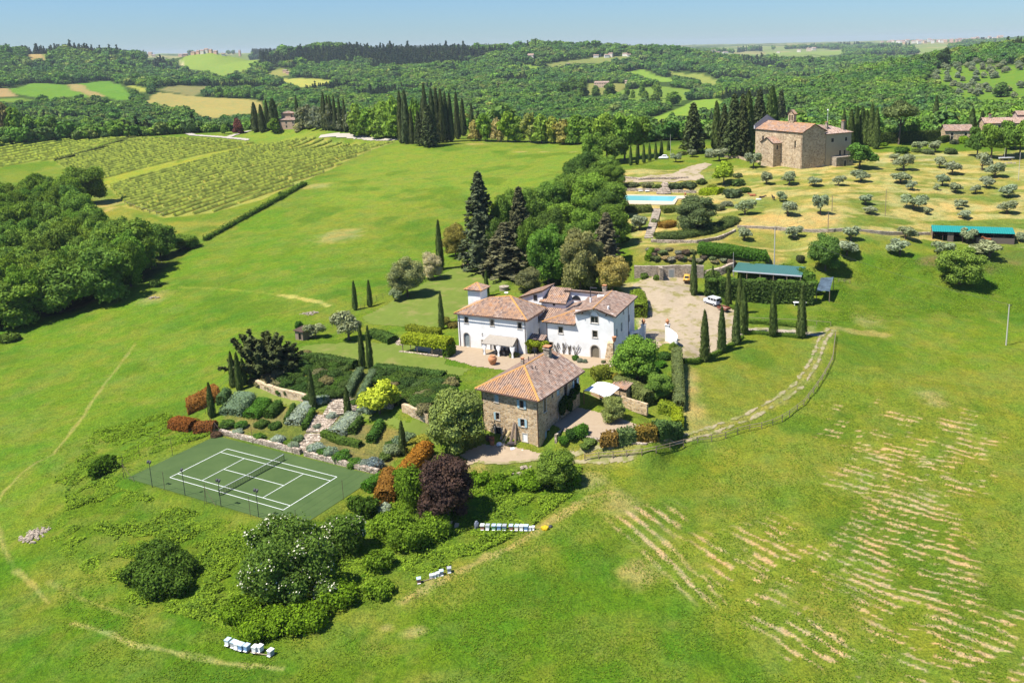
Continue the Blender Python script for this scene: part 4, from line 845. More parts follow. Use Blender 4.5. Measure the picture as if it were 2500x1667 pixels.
# ------------------------------------------------------------------ buildings: walls with real openings, tiled roofs
M_RIDGE = plain('lichened_ridge_tiles', (.50, .255, .075), .9, .3, 4)
M_BOARD = plain('brown_door_boards', (.17, .145, .10), .8, .25, 5)
def _rect_minus(S0, S1, Z0, Z1, ops):
    xs = sorted({S0, S1, *[o['s'] - o['w'] / 2 for o in ops], *[o['s'] + o['w'] / 2 for o in ops]})
    zs = sorted({Z0, Z1, *[o['z'] for o in ops], *[o['z'] + o['h'] for o in ops]})
    for a, b in zip(xs[:-1], xs[1:]):
        for c, d in zip(zs[:-1], zs[1:]):
            m, k = (a + b) / 2, (c + d) / 2
            if not any(abs(m - o['s']) < o['w'] / 2 and o['z'] < k < o['z'] + o['h'] for o in ops): yield a, b, c, d
def W(s, z, w, h, **k): return dict(s=s, z=z, w=w, h=h, **k)
def facade(bld, mb, o, t, S0, S1, z0, z1, ops=(), top=None, dep=.22):
    """wall face from o along t (viewed from outside, left to right); openings become recessed windows and doors, parts of bld"""
    o = np.array(o, float); t = np.array(t, float); nrm = np.array([t[1], -t[0]])
    def P(s, z, d=0.0): q = o + t * s + nrm * d; return (q[0], q[1], z)
    for a, b, c, d in _rect_minus(S0, S1, z0, z1, ops): mb.poly(P(a, c), P(b, c), P(b, d), P(a, d))
    if top: mb.poly(P(S0, z1), P(S1, z1), *[P(s, z) for s, z in top])
    for w in ops:
        a, b, c, d = w['s'] - w['w'] / 2, w['s'] + w['w'] / 2, w['z'], w['z'] + w['h']; e = -dep
        mb.poly(P(a, c), P(a, c, e), P(a, d, e), P(a, d)); mb.poly(P(b, c, e), P(b, c), P(b, d), P(b, d, e))
        mb.poly(P(a, d), P(a, d, e), P(b, d, e), P(b, d)); mb.poly(P(a, c, e), P(a, c), P(b, c), P(b, c, e))
        door = w.get('kind') == 'door'; arch = w.get('arch'); F_ = MB()
        if arch:
            r = w['w'] / 2; zc = d - r; arc = [(w['s'] + r * math.cos(q), zc + r * math.sin(q)) for q in np.linspace(0, math.pi, 9)]
            for (s1, q1), (s2, q2) in zip(arc[:-1], arc[1:]): mb.poly(P(s1, q1), P(s1, d), P(s2, d), P(s2, q2))
        tw = w.get('trim', .14)
        def bar(s1, s2, q1, q2, d1, d2):
            v = [P(s1, q1, d1), P(s2, q1, d1), P(s2, q2, d1), P(s1, q2, d1), P(s1, q1, d2), P(s2, q1, d2), P(s2, q2, d2), P(s1, q2, d2)]
            return v, [(0, 3, 2, 1), (4, 5, 6, 7), (0, 1, 5, 4), (1, 2, 6, 5), (2, 3, 7, 6), (3, 0, 4, 7)]
        if arch:
            R_ = r + tw
            F_.add(*bar(a - tw, a, c, zc, .0, .05)); F_.add(*bar(b, b + tw, c, zc, .0, .05))
            for q1, q2 in zip(np.linspace(0, math.pi, 9)[:-1], np.linspace(0, math.pi, 9)[1:]):
                pp = [(w['s'] + k * math.cos(q), zc + k * math.sin(q)) for q in (q1, q2) for k in (r, R_)]
                vs = [P(s_, z_, dd) for dd in (0, .05) for s_, z_ in (pp[0], pp[1], pp[3], pp[2])]
                F_.add(vs, [(4, 5, 6, 7), (0, 1, 5, 4), (1, 2, 6, 5), (2, 3, 7, 6), (3, 0, 4, 7)])
        else:
            F_.add(*bar(a - tw, a, c, d, .0, .04)); F_.add(*bar(b, b + tw, c, d, .0, .04)); F_.add(*bar(a - tw, b + tw, d, d + tw, .0, .04))
        if not door: F_.add(*bar(a - tw * 1.2, b + tw * 1.2, c - .12, c, .0, .10))
        fo = F_.build('door' if door else 'window', w.get('tm', M_TRIM), bld, label=w.get('label'))
        g = MB(); pm = w.get('pane', M_GLASS)
        pts = [(a, c), (b, c)] + ([(s_, z_) for s_, z_ in arc] if arch else [(b, d), (a, d)])
        g.poly(*[P(s_, z_, e + .015) for s_, z_ in pts]); g.build('door_leaf' if door else 'pane', pm, fo)
        if not door and w.get('bars', True):
            k = MB(); k.add(*bar(w['s'] - .03, w['s'] + .03, c, d - (r * .02 if arch else 0), e + .02, e + .06)); k.add(*bar(a, b, (c + d) / 2 - .03, (c + d) / 2 + .03, e + .02, e + .06))
            if w.get('grid'): [k.add(*bar(a, b, c + (d - c) * q - .02, c + (d - c) * q + .02, e + .07, e + .1)) for q in (.2, .4, .6, .8)]
            k.build('glazing_bar', w.get('bm', M_DARKWOOD), fo)
        if w.get('shut'):
            for sg in w['shut']:
                sw = w['w'] / 2 * 1.05; k = MB()
                s1, s2 = (a - sw, a) if sg < 0 else (b, b + sw)
                if sg == 0: s1, s2 = a, b
                k.add(*bar(s1, s2, c - .02, d + .02, .06 if sg else -.1, .11 if sg else -.05)); k.build('shutter', w.get('sm', M_SHUT), fo)
class Roof:
    def __init__(s): s.v = []; s.f = []; s.m = []; s.uv = []; s.li = []; s.k = random.random() * 50
    def _v(s, p, uv=(0, 0, 0), li=0.0): s.v.append(tuple(map(float, p))); s.uv.append(uv); s.li.append(li); return len(s.v) - 1
    def plane(s, poly, li=.35, sp=.42, amp=.13, thick=.16):
        P = np.array(poly, float); n = np.zeros(3)
        for i in range(len(P)): n += np.cross(P[i] - P[0], P[(i + 1) % len(P)] - P[0])
        n /= np.linalg.norm(n); n = n if n[2] > 0 else -n
        d = np.array([0, 0, -1.0]) + n * n[2]; d /= np.linalg.norm(d) + 1e-9; a = np.cross(n, d); o = P.mean(0); s.k += 11.3
        U = (P - o) @ a; Vv = (P - o) @ d; du = sp / 4; prof = [0, .75, 1, .75]
        us = np.arange(math.floor(U.min() / du), math.ceil(U.max() / du) + 1) * du; us = np.clip(us, U.min() + 1e-4, U.max() - 1e-4); prev = None
        for k, u in enumerate(us):
            hit = []
            for i in range(len(P)):
                u1, u2, v1, v2 = U[i], U[(i + 1) % len(P)], Vv[i], Vv[(i + 1) % len(P)]
                if (u1 <= u < u2) or (u2 <= u < u1): hit.append(v1 + (v2 - v1) * (u - u1) / (u2 - u1))
            if len(hit) < 2: prev = None; continue
            v1, v2 = min(hit), max(hit); h = amp * prof[k % 4] + .02; kk = max(2, int((v2 - v1) / 2) + 1)
            ids = [s._v(o + a * u + d * v + n * (h + random.uniform(-.008, .008)), (u + 100, v + 100, s.k), li) for v in np.linspace(v1, v2, kk)]
            if prev and len(prev) == len(ids):
                for i in range(len(ids) - 1): s.f.append((prev[i], prev[i + 1], ids[i + 1], ids[i])); s.m.append(0)
            elif prev:
                s.f.append((prev[0], prev[-1], ids[-1], ids[0])); s.m.append(0)
            prev = ids
        b = [s._v(p - n * thick) for p in P]; t = [s._v(p - n * .01) for p in P]; m = len(P)
        s.f.append(tuple(b)); s.m.append(1)
        for i in range(m): s.f.append((b[i], b[(i + 1) % m], t[(i + 1) % m], t[i])); s.m.append(1)
    def cap(s, a, b, r=.15):
        q = MB(); a = np.array(a, float); b = np.array(b, float); u = np.array([0, 0, .04]); q.tube([a + u, b + u], r, 6); o = len(s.v)
        for p in q.v: s._v(p)
        for f in q.f: s.f.append(tuple(i + o for i in f)); s.m.append(2)
    def build(s, parent, name='roof', label=None):
        off = np.zeros(3); q = parent
        while q is not None: off = off + np.array(q.matrix_basis.translation); q = q.parent
        me = bpy.data.meshes.new(name); me.from_pydata([tuple(np.array(p) - off) for p in s.v], [], s.f)
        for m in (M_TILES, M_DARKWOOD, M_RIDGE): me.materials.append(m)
        me.polygons.foreach_set('material_index', s.m)
        a = me.attributes.new('uvt', 'FLOAT_VECTOR', 'POINT'); a.data.foreach_set('vector', np.array(s.uv, np.float32).ravel())
        a = me.attributes.new('lich', 'FLOAT', 'POINT'); a.data.foreach_set('value', np.array(s.li, np.float32))
        return link(name, me, parent, label)
def P3(f, u, v, z): p = fp(f, u, v); return np.array([p[0], p[1], z])
def hip(R, f, u0, u1, v0, v1, ze, zr, oh, ra, rb, lis=(.5, .5, .2, .3)):
    """hipped roof over u0..u1 x v0..v1; ridge from point ra=(u,v) to rb"""
    e = oh; A, B, C_, D = [P3(f, *q, ze) for q in ((u0 - e, v0 - e), (u1 + e, v0 - e), (u1 + e, v1 + e), (u0 - e, v1 + e))]
    zr = zr if hasattr(zr, '__len__') else (zr, zr); X, Y = P3(f, *ra, zr[0]), P3(f, *rb, zr[1])
    return A, B, C_, D, X, Y
def downpipe(bld, x, y, z0, z1):
    m = MB(); m.tube([(x, y, z0), (x, y, z1)], .06, 6); return m.build('downpipe', M_COPPER, bld)
def chimney(roof, x, y, z0, z1, w, ang, capm=None):
    m = MB(); m.box((x, y, (z0 + z1) / 2), (w, w * .8, z1 - z0), ang); m.box((x, y, z1 + .06), (w * 1.25, w * 1.05, .12), ang)
    c = m.build('chimney', M_STONE_GREY, roof); k = MB()
    a = math.radians(ang)
    for sx in (-.3, .3):
        for sy in (-.25, .25): k.box((x + w * (sx * math.cos(a) - sy * math.sin(a)), y + w * (sx * math.sin(a) + sy * math.cos(a)), z1 + .27), (.12 * w + .05, .1 * w + .05, .30), ang)
    k.box((x, y, z1 + .46), (w * 1.15, w, .08), ang); k.build('chimney_cap', capm or M_TERRA, c); return c

def stone_house():
    f = SF; b = thing('stone_house', 'three storey ochre stone house with hipped tile roof and blue shutters', 'house', (*fp(f, 5.5, 6.8), 0))
    Wd, D, ze, zr = 11.1, 13.6, 8.55, 11.6; u, v = f[1], f[2]
    m = MB()
    facade(b, m, fp(f, 0, 0), u, 0, Wd, -.6, ze, [W(3.0, 6.6, .75, 1.25, sm=M_SHUT, shut=(0,)), W(8.0, 6.45, .85, 1.35, shut=(-1, 1)), W(3.1, 3.5, .7, 1.25, shut=(-1,)), W(8.05, 3.25, .85, 1.3, shut=(-1, 1)), W(3.05, -.05, 1.2, 2.2, kind='door', pane=M_GLASS, label='dark open cellar doorway'), W(8.4, .7, .9, 1.35, shut=(0,), sm=M_WHITE)])
    facade(b, m, fp(f, Wd, 0), v, 0, D, -.6, ze, [W(2.1, 5.6, .75, 2.2, pane=M_BOARD, bars=False), W(4.5, 7.2, .35, .6, bars=False), W(6.4, 6.9, .8, 1.1, shut=(0,)), W(8.9, 5.85, 1.2, 2.2, label='dark window above the ivy'), W(12.1, 6.2, .95, 1.5, shut=(-1, 1)), W(10.4, 3.3, .9, 1.3, shut=(-1,)), W(6.8, 2.5, 1.0, 2.0, kind='door', pane=M_BOARD), W(2.6, .9, .8, 1.2, shut=(-1, 1))])
    facade(b, m, fp(f, Wd, D), -u, 0, Wd, 2, ze, [W(3, 5.5, .9, 1.3), W(8, 5.5, .9, 1.3), W(5.5, 3.9, 1.2, 2.2, kind='door', pane=M_BOARD)], top=[(Wd / 2, zr - .15)])
    facade(b, m, fp(f, 0, D), -v, 0, D, -.6, ze, [W(4, 5.8, .8, 1.3), W(9, 5.8, .8, 1.3)])
    m.build('wall', M_STONE, b)
    R = Roof(); A, B, C_, Dd, X, Y = hip(R, f, 0, Wd, 0, D, ze, zr, .75, (5.45, 5.0), (5.45, D + .5))
    R.plane([A, B, X], .95); R.plane([B, C_, Y, X], .10); R.plane([A, X, Y, Dd], .22)
    R.cap(A, X, .2); R.cap(B, X, .2); R.cap(X, Y, .17); ro = R.build(b)
    def zt(uu): return zr - abs(uu - 5.45) * (zr - ze) / 6.25
    p = fp(f, 6.0, 11.6); chimney(ro, *p, 10.8, 12.7, 1.15, -28.8)
    p = fp(f, 3.8, 7.0); chimney(ro, *p, 10.2, 11.7, .5, -28.8)
    for uu, vv, h in ((3.6, 9.2, .8), (2.7, 12.6, .9), (6.6, 5.6, .5), (8.9, 7.4, .55), (6.9, 6.2, .4)):
        q = fp(f, uu, vv); k = MB(); k.tube([(*q, zt(uu) - .2), (*q, zt(uu) + h)], .07, 6); k.lathe((*q, zt(uu) + h), [(.12, 0), (.12, .08), (.02, .14)], 8); k.build('roof_vent', M_IRON, ro)
    for uu, vv in ((.1, -.07), (Wd - .12, -.07)): q = fp(f, uu, vv); downpipe(b, *q, -.2, ze - .1)
    g = MB(); g.tube([P3(f, -.7, -.78, ze - .06), P3(f, Wd + .7, -.78, ze - .06)], .08, 6); g.tube([P3(f, Wd + .78, -.7, ze - .06), P3(f, Wd + .78, D + .7, ze - .06)], .08, 6); g.build('gutter', M_COPPER, b)
    # buttress of old timbers, heap of stuff by the cellar door
    t = thing('timber_prop', 'pair of grey weathered planks leaning on the stone house front', 'planks', P3(f, 6.5, -.9, 0))
    k = MB(); k.tube([P3(f, 6.2, -1.3, -.1), P3(f, 6.5, -.12, 3.7)], [.28, .22], 5); k.build('plank', M_WOOD, t); k = MB(); k.tube([P3(f, 7.2, -1.2, -.1), P3(f, 6.75, -.1, 3.5)], [.2, .16], 5); k.build('plank', M_WOOD, t)
    k = MB(); k.tube([P3(f, 4.7, -1.5, -.1), P3(f, 5.6, -.15, 2.1)], [.33, .27], 8); o = k.build('rolled_mat', plain('straw_mat', (.42, .33, .16), .95, .2, 6)); tag(o, 'tan rolled straw mat leaning on the wall beside the cellar door', 'mat')
    k = MB(); k.tube([P3(f, 4.1, -1.2, -.1), P3(f, 4.5, -.15, 2.4)], [.24, .18], 8); o = k.build('timber_log', M_STONE); tag(o, 'pale log propped against the stone house left of the straw mat', 'log')
    junk = [('rusty_drum', 3.4, -2.4, (.30, .11, .06), 'rusty brown drum in the heap before the cellar door', .42, .9), ('rusty_drum', 3.9, -3.0, (.36, .15, .07), 'smaller rust coloured drum in front of the cellar heap', .34, .7), ('white_sack', 5.0, -2.7, (.70, .70, .72), 'white crumpled sack beside the rusty drums', .5, .55), ('white_sack', 7.6, -2.6, (.62, .62, .66), 'grey white sack lying in the grass under the planks', .45, .35), ('stone_block', 5.6, -2.3, (.55, .45, .33), 'loose tan stone block beside the white sack', .34, .35), ('stone_block', 9.2, -2.2, (.75, .72, .55), 'pale yellowish stone in the grass near the house corner', .25, .25), ('dark_barrow', 6.9, -1.9, (.06, .05, .05), 'dark wheelbarrow under the leaning planks', .5, .6), ('dark_bin', 2.5, -2.2, (.09, .06, .05), 'dark bin half hidden behind the rusty drums', .4, .8)]
    for i, (n, uu, vv, c, lb, r, h) in enumerate(junk):
        q = P3(f, uu, vv, 0); q[2] = gz(q[0], q[1]); k = MB()
        if 'drum' in n or 'bin' in n: k.lathe(q, [(r * .9, 0), (r, .05), (r, h * .5), (r * 1.05, h * .52), (r, h * .55), (r, h), (r * .8, h + .02), (r * .8, h - .1)], 12)
        elif 'barrow' in n:
            k.prism([q[:2] + np.array(d) for d in ((-.6, -.35), (.5, -.3), (.5, .3), (-.6, .35))], q[2] + .3, q[2] + .65); k.tube([q + [.5, -.3, .4], q + [1.3, -.3, .5]], .03, 5); k.tube([q + [.5, .3, .4], q + [1.3, .3, .5]], .03, 5); k.tube([q + [-.8, -.05, .2], q + [-.8, .05, .2]], .2, 10)
        else: k.blob(q + [0, 0, h * .4], (r, r * .8, h * .6), 6, 8, i, .25)
        tag(k.build(n, plain('junk_%d' % i, c, .8, .25, 5)), lb, n.split('_')[1])
    # steps down beside the house
    s = MB(); n = 9
    for i in range(n):
        s.prism([fp(f, Wd + .25, 1.2 + i * .42), fp(f, Wd + 2.2, 1.2 + i * .42), fp(f, Wd + 2.2, 1.66 + i * .42), fp(f, Wd + .25, 1.66 + i * .42)], -.5, .3 + i * .26)
    tag(s.build('stone_steps', M_STONE_GREY), 'shaded stone steps climbing beside the stone house', 'steps')
    w = MB(); w.prism([fp(f, Wd + 2.2, 1.2), fp(f, Wd + 2.6, 1.2), fp(f, Wd + 2.6, 5), fp(f, Wd + 2.2, 5)], -.4, 2.4); w.prism([fp(f, Wd + 2.6, 3.4), fp(f, 16, 2.2), fp(f, 22, 2.5), fp(f, 28.4, 4.2), fp(f, 28.4, 4.6), fp(f, 22, 2.95), fp(f, 16, 2.7), fp(f, Wd + 2.6, 3.8)], .2, 2.62)
    tag(w.build('terrace_wall', M_DRY), 'low stone wall holding up the gravel court', 'wall')
stone_house()

def villa():
    f = VF; u, v = f[1], f[2]
    b = thing('white_villa', 'long white plastered villa with tiled roofs and a small tower', 'villa', (*fp(f, 16, 8), 4))
    # left wing
    m = MB(); ze = 11.05; Wd = 15.6
    facade(b, m, fp(f, 0, 0), u, 0, Wd, 3.3, ze, [W(2.0, 9.15, .85, 1.32, tm=M_TRIM), W(7.98, 9.15, .85, 1.32, pane=M_BOARD), W(14.2, 9.15, .85, 1.32), W(1.9, 4.05, 1.35, 3.0, arch=True, kind='door', pane=plain('pale_glass_door', (.20, .24, .25), .3, .3, 2)), W(5.6, 4.9, .5, 1.0), W(8.6, 4.2, .9, 2.1, kind='door', pane=M_BOARD), W(12.2, 4.2, .9, 2.1, kind='door', pane=M_BOARD), W(5.6, 7.0, .18, .4, bars=False, trim=.03)])
    facade(b, m, fp(f, Wd, 0), v, 0, 8.1, 3.3, ze, [W(6.0, 9.0, .8, 1.3), W(6.0, 6.4, .7, 1.1)])
    facade(b, m, fp(f, Wd, 8.1), -u, 0, Wd, 3.3, ze, [W(5, 9.0, .8, 1.3)]); facade(b, m, fp(f, 0, 8.1), -v, 0, 8.1, 3.3, ze, [W(4, 9.0, .8, 1.3)])
    R = Roof(); A, B, C_, D, X, Y = hip(R, f, 0, Wd, 0, 8.1, ze + .1, (13.7, 14.35), .5, (5.4, 4.1), (10.0, 4.5))
    R.plane([A, B, Y, X], .42); R.plane([B, C_, Y], .15); R.plane([C_, D, X, Y], .3); R.plane([D, A, X], .35)
    R.cap(B, Y, .2); R.cap(A, X, .17); R.cap(X, Y, .17); R.cap(C_, Y, .15); ro = R.build(b)
    q = fp(f, 9.0, 4.6); k = MB(); k.tube([(*q, 14.0), (*q, 14.7)], .05, 5); k.lathe((q[0], q[1], 14.7), [(.05, 0), (.32, .12), (.45, .3), (.40, .3), (.02, .12)], 10); k.build('satellite_dish', M_WHITE, ro)
    # tower at the back left
    tz = 13.45; uu0, uu1, v0, v1 = -2.7, .35, 9.0, 12.0; m2 = MB()
    for o, t, S in ((fp(f, uu0, v0), u, uu1 - uu0), (fp(f, uu1, v0), v, 3.0), (fp(f, uu1, v1), -u, uu1 - uu0), (fp(f, uu0, v1), -v, 3.0)): facade(b, m, o, t, 0, S, 4.0, tz)
    R = Roof(); A, B, C_, D, X, Y = hip(R, f, uu0, uu1, v0, v1, tz + .1, 14.75, .6, (-1.2, 10.5), (-1.1, 10.5)); R.plane([A, B, Y, X], .9); R.plane([B, C_, Y], .7); R.plane([C_, D, X, Y], .7); R.plane([D, A, X], .9); R.cap(B, Y); R.cap(A, X); R.build(b)
    m.fbox(f, uu1, 5.5, 8.1, 11.0, 4, 10.9)
    # right wing: low hipped part and tall gabled part
    u0, ug, u1, vf = 18.9, 25.3, 33.3, 2.5
    facade(b, m, fp(f, u0, vf), u, 0, ug - u0, 3.2, 10.35, [W(3.1, 8.25, .95, 1.35), W(.85, 5.0, .9, 1.2, grid=True)])
    facade(b, m, fp(f, ug, vf), u, 0, u1 - ug, 3.2, 12.55, [W(4.02, 11.15, 1.55, 2.35, arch=True, bm=M_TRIM), W(4.05, 8.2, 1.0, 1.4), W(4.0, 3.7, 1.75, 2.9, arch=True, kind='door', pane=M_BOARD, trim=.22)], top=[(u1 - ug, 12.9), (4.1, 14.15), (0, 12.7)])
    BR = (32.4, 16.8); BL = (28.2, 14.6)
    tr = fp(f, *BR) - fp(f, u1, vf); Lr = np.linalg.norm(tr); tr /= Lr
    facade(b, m, fp(f, u1, vf), tr, 0, Lr, 3.2, 12.85, [W(1.9, 8.3, .6, 1.35, trim=.05), W(5.2, 8.5, .8, 1.45, trim=.05), W(6.6, 11.5, .5, .8, trim=.05), W(5.7, 4.6, .8, 1.3, trim=.05), W(10.5, 8.8, .7, 1.2, trim=.05)])
    facade(b, m, fp(f, u0, 13), -v, 0, 10.5, 3.2, 10.35, [W(7, 8.3, .8, 1.2)])
    m.poly(P3(f, ug, vf, 10.2), P3(f, ug, vf, 12.7), P3(f, ug, 13, 12.7), P3(f, ug, 13, 10.2)); m.poly(P3(f, *BR, 3.2), P3(f, *BR, 12.9), P3(f, *BL, 14), P3(f, 23.5, 13.4, 12.5), P3(f, 18.9, 13, 10.3), P3(f, 18.9, 13, 3.2))
    R = Roof(); e = .6
    pk, bk = P3(f, 29.4, vf - e, 14.3), P3(f, BL[0] + .1, BL[1] + .3, 14.25); re, rb = P3(f, u1 + .65, vf - e, 12.95), P3(f, BR[0] + .7, BR[1] + .3, 12.95)
    le, lb = P3(f, ug - .1, vf - e, 12.8), P3(f, 23.4, 13.6, 12.9)
    R.plane([pk, re, rb, bk], .12); R.plane([le, pk, bk, lb], .28)
    fa, fb, fh, fc = P3(f, u0 - .7, vf - e, 10.45), P3(f, ug, vf - e, 10.45), P3(f, ug - .02, 7.6, 12.62), P3(f, u0 - .7, 13.2, 10.45)
    R.plane([fa, fb, P3(f, ug, 7.4, 12.6)], .5); R.plane([fa, P3(f, ug, 7.4, 12.6), P3(f, 23.9, 13.4, 12.6), fc], .25)
    R.cap(pk, bk); R.cap(fa, P3(f, ug, 7.4, 12.6), .16); r2 = R.build(b)
    def zl(uu): return 12.8 + (uu - 25) * .36
    for (a1, a2, b1, b2) in ((20.6, 22.0, 7.2, 10.2), (22.2, 23.6, 8.6, 11.6)):
        k = MB(); k.poly(P3(f, a1, b1, 11.35 + (a1 - 20.6) * .38), P3(f, a2, b1, 11.9 + (a1 - 20.6) * .38), P3(f, a2, b2, 11.95 + (a1 - 20.6) * .38), P3(f, a1, b2, 11.4 + (a1 - 20.6) * .38)); k.prism([fp(f, a1, b1), fp(f, a2, b1), fp(f, a2, b2), fp(f, a1, b2)], [11.2 + (a1 - 20.6) * .38, 11.75 + (a1 - 20.6) * .38, 11.8 + (a1 - 20.6) * .38, 11.25 + (a1 - 20.6) * .38], [11.34 + (a1 - 20.6) * .38, 11.89 + (a1 - 20.6) * .38, 11.94 + (a1 - 20.6) * .38, 11.39 + (a1 - 20.6) * .38]); k.build('solar_panel', M_GLASS, r2)
    q = fp(f, 26.4, 7.8); k = MB(); k.tube([(*q, 13), (*q, 14.6)], .22, 8); k.build('chimney', M_PLASTER, r2); k = MB(); k.tube([(*q, 14.6), (*q, 16.6)], .09, 6); k.box((q[0] + .6, q[1], 16.6), (1.5, .2, .18), -22); k.build('flue', M_IRON, r2)
    q = fp(f, 31.6, 4.2); k = MB(); k.tube([(*q, 13.2), (*q, 14.3)], .2, 8); k.build('chimney', M_PLASTER, r2); q = fp(f, 32.0, 4.1); k = MB(); k.tube([(*q, 13.2), (*q, 14.9)], .05, 6); k.build('flue', M_IRON, r2)
    q = fp(f, 27.4, 11.4); k = MB(); k.box((*q, 13.75), (1.9, .7, .9), -22); k.build('air_conditioner', M_WHITE, r2)
    q = fp(f, 26.6, 14.9); chimney(r2, *q, 13, 14.9, .8, -22)
    for s_, z_ in ((1.6, 13.0), (4.1, 14.05), (6.6, 13.1)): k = MB(); q = fp(f, ug + s_, vf - .3); k.box((*q, z_ - .05), (.16, .6, .18), -22.6); k.build('rafter_end', M_DARKWOOD, b)
    # blocks round the inner court
    m.fbox(f, 14.3, 19.85, 10.0, 13.9, 4, 12.05); m.prism([fp(f, 18.3, 13.3), fp(f, 27.5, 13.3), fp(f, 27.5, 16.8), fp(f, 18.3, 16.8)], 4, [13.85, 13.85, 12.8, 12.8])
    m.prism([fp(f, 9.4, 10.2), fp(f, 14.5, 10.2), fp(f, 14.5, 16), fp(f, 9.4, 16)], 4, [12.45, 14.25, 14.25, 12.45])
    k = MB(); p = [P3(f, 20.85 + .95 * math.cos(q), 13.27, 12.15 + .9 * math.sin(q)) for q in np.linspace(0, math.pi, 10)]; k.add(p + [x - np.array([*f[2], 0]) * .08 for x in p], [tuple(range(10)), tuple(range(19, 9, -1))]); k.build('window', M_GLASS, b, label='dark half round window in the rear wall')
    for (a, c, w, h, vv) in ((12.85, 12.15, .8, 1.15, 10.2), (17.2, 11.45, .45, .6, 10.0)):
        k = MB(); k.fbox(f, a - w / 2 - .08, a + w / 2 + .08, vv - .05, vv + .03, c - .08, c + h + .08); wo = k.build('window', M_TRIM, b); k = MB(); k.fbox(f, a - w / 2, a + w / 2, vv - .07, vv - .045, c, c + h); k.build('pane', M_GLASS, wo)
    R = Roof(); R.plane([P3(f, 14.0, 9.5, 12.1), P3(f, 20.1, 9.5, 12.1), P3(f, 19.3, 14.4, 14.1), P3(f, 14.4, 14.4, 14.1)], .4)
    R.plane([P3(f, 9.0, 9.8, 12.4), P3(f, 14.6, 9.8, 14.35), P3(f, 14.6, 16.3, 14.35), P3(f, 9.0, 16.3, 12.4)], .55)
    R.plane([P3(f, 18.1, 13.0, 14.0), P3(f, 28, 13.0, 14.0), P3(f, 27.5, 17.2, 13.0), P3(f, 18.1, 17.2, 13.0)], .3)
    R.plane([P3(f, 14.4, 14.3, 14.1), P3(f, 18.4, 14.3, 14.1), P3(f, 18.4, 17, 13.2), P3(f, 14.4, 17, 13.2)], .3)
    R.plane([P3(f, 15.6, 5.6, 9.6), P3(f, 18.9, 5.6, 9.6), P3(f, 18.9, 10.0, 10.9), P3(f, 15.6, 10.0, 10.9)], .3); R.build(b)
    m.fbox(f, 15.6, 18.9, 6.2, 10, 4, 9.5)
    m.build('wall', M_PLASTER, b)
    for uu, vv, z0, z1 in ((.35, -.08, 3.6, ze), (Wd - .2, -.08, 4, ze), (u0 + .1, vf - .08, 4, 10.3)): q = fp(f, uu, vv); downpipe(b, *q, z0, z1)
    q = fp(f, u1, vf) + tr * 9.7 + np.array([.1, 0]); downpipe(b, *q, 4, 12.8)
    g = MB(); g.tube([P3(f, -.6, -.66, ze), P3(f, Wd + .6, -.66, ze)], .08, 6); g.tube([P3(f, Wd + .68, -.6, ze), P3(f, Wd + .68, 8.6, ze)], .08, 6); g.tube([re + np.array([0, 0, -.1]), rb + np.array([0, 0, -.1])], .08, 6); g.build('gutter', M_COPPER, b)
    # buttress and corner pot
    k = MB(); k.prism([fp(f, 31.6, 1.3), fp(f, 33.6, 1.3), fp(f, 33.6, 2.6), fp(f, 31.6, 2.6)], 3.3, [7.6, 7.6, 7.9, 7.9]); k.v = [((x, y, z) if z < 5 else tuple(np.array([*(np.array([x, y]) * .55 + fp(f, 33.0, 2.4) * .45), z]))) for x, y, z in k.v]; k.build('buttress', M_STONE, b)
    q = fp(f, 33.5, 2.2); k = MB(); k.lathe((*q, 7.9), [(.22, 0), (.32, .3), (.42, .8), (.46, 1.0), (.36, 1.0), (.1, .9)], 12); tag(k.build('terracotta_pot', M_TERRA), 'terracotta pot on top of the buttress at the villa corner', 'pot')
    # porch roof over the brown door, between the two wings
    m = MB(); facade(b, m, fp(f, Wd, 2.2), u, 0, u0 - Wd, 3.4, 7.2, [W(1.75, 4.0, 1.5, 2.4, kind='door', pane=plain('red_brown_door', (.10, .035, .025), .6, .2, 3), trim=.22)]); m.build('porch_wall', M_PLASTER, b)
    R = Roof(); R.plane([P3(f, 15.2, .9, 6.9), P3(f, 19.0, .9, 6.9), P3(f, 19.0, 2.6, 7.5), P3(f, 15.2, 2.6, 7.5)], .15); R.build(b, 'porch_roof')
    # climbers
    def creeper(name, pts, label, tint, n=500, size=.3, th=.25):
        g = np.random.default_rng(len(label)); V = []
        for (c, r) in pts: d = sph(g, n // len(pts)); V.append((np.array(c) + d * np.array(r), d))
        p = np.vstack([a for a, _ in V]); d = np.vstack([a for _, a in V]); vv, ff = leaves(p, d, size, g); org = p.mean(0)
        o = link(name, raw_mesh(name, vv - org, ff, M_LEAF, False, g.random(len(ff)))); o.location = tuple(org); o.color = (*tint, 1); return tag(o, label, 'climber')
    creeper('climbing_vine', [(P3(f, 16.0, .7, 6.3), (1.1, .8, .6)), (P3(f, 15.9, .5, 5.4), (.5, .5, 1.3)), (P3(f, 17.6, .5, 6.2), (1.2, .7, .5)), (P3(f, 19.2, .9, 6.0), (.9, .8, .9)), (P3(f, 19.5, 1.2, 5.0), (.6, .6, 1.2)), (P3(f, 18.7, .7, 5.5), (.7, .6, .7))], 'yellow green vine draped over the porch between the villa wings', (.20, .26, .02), 1500, .26)
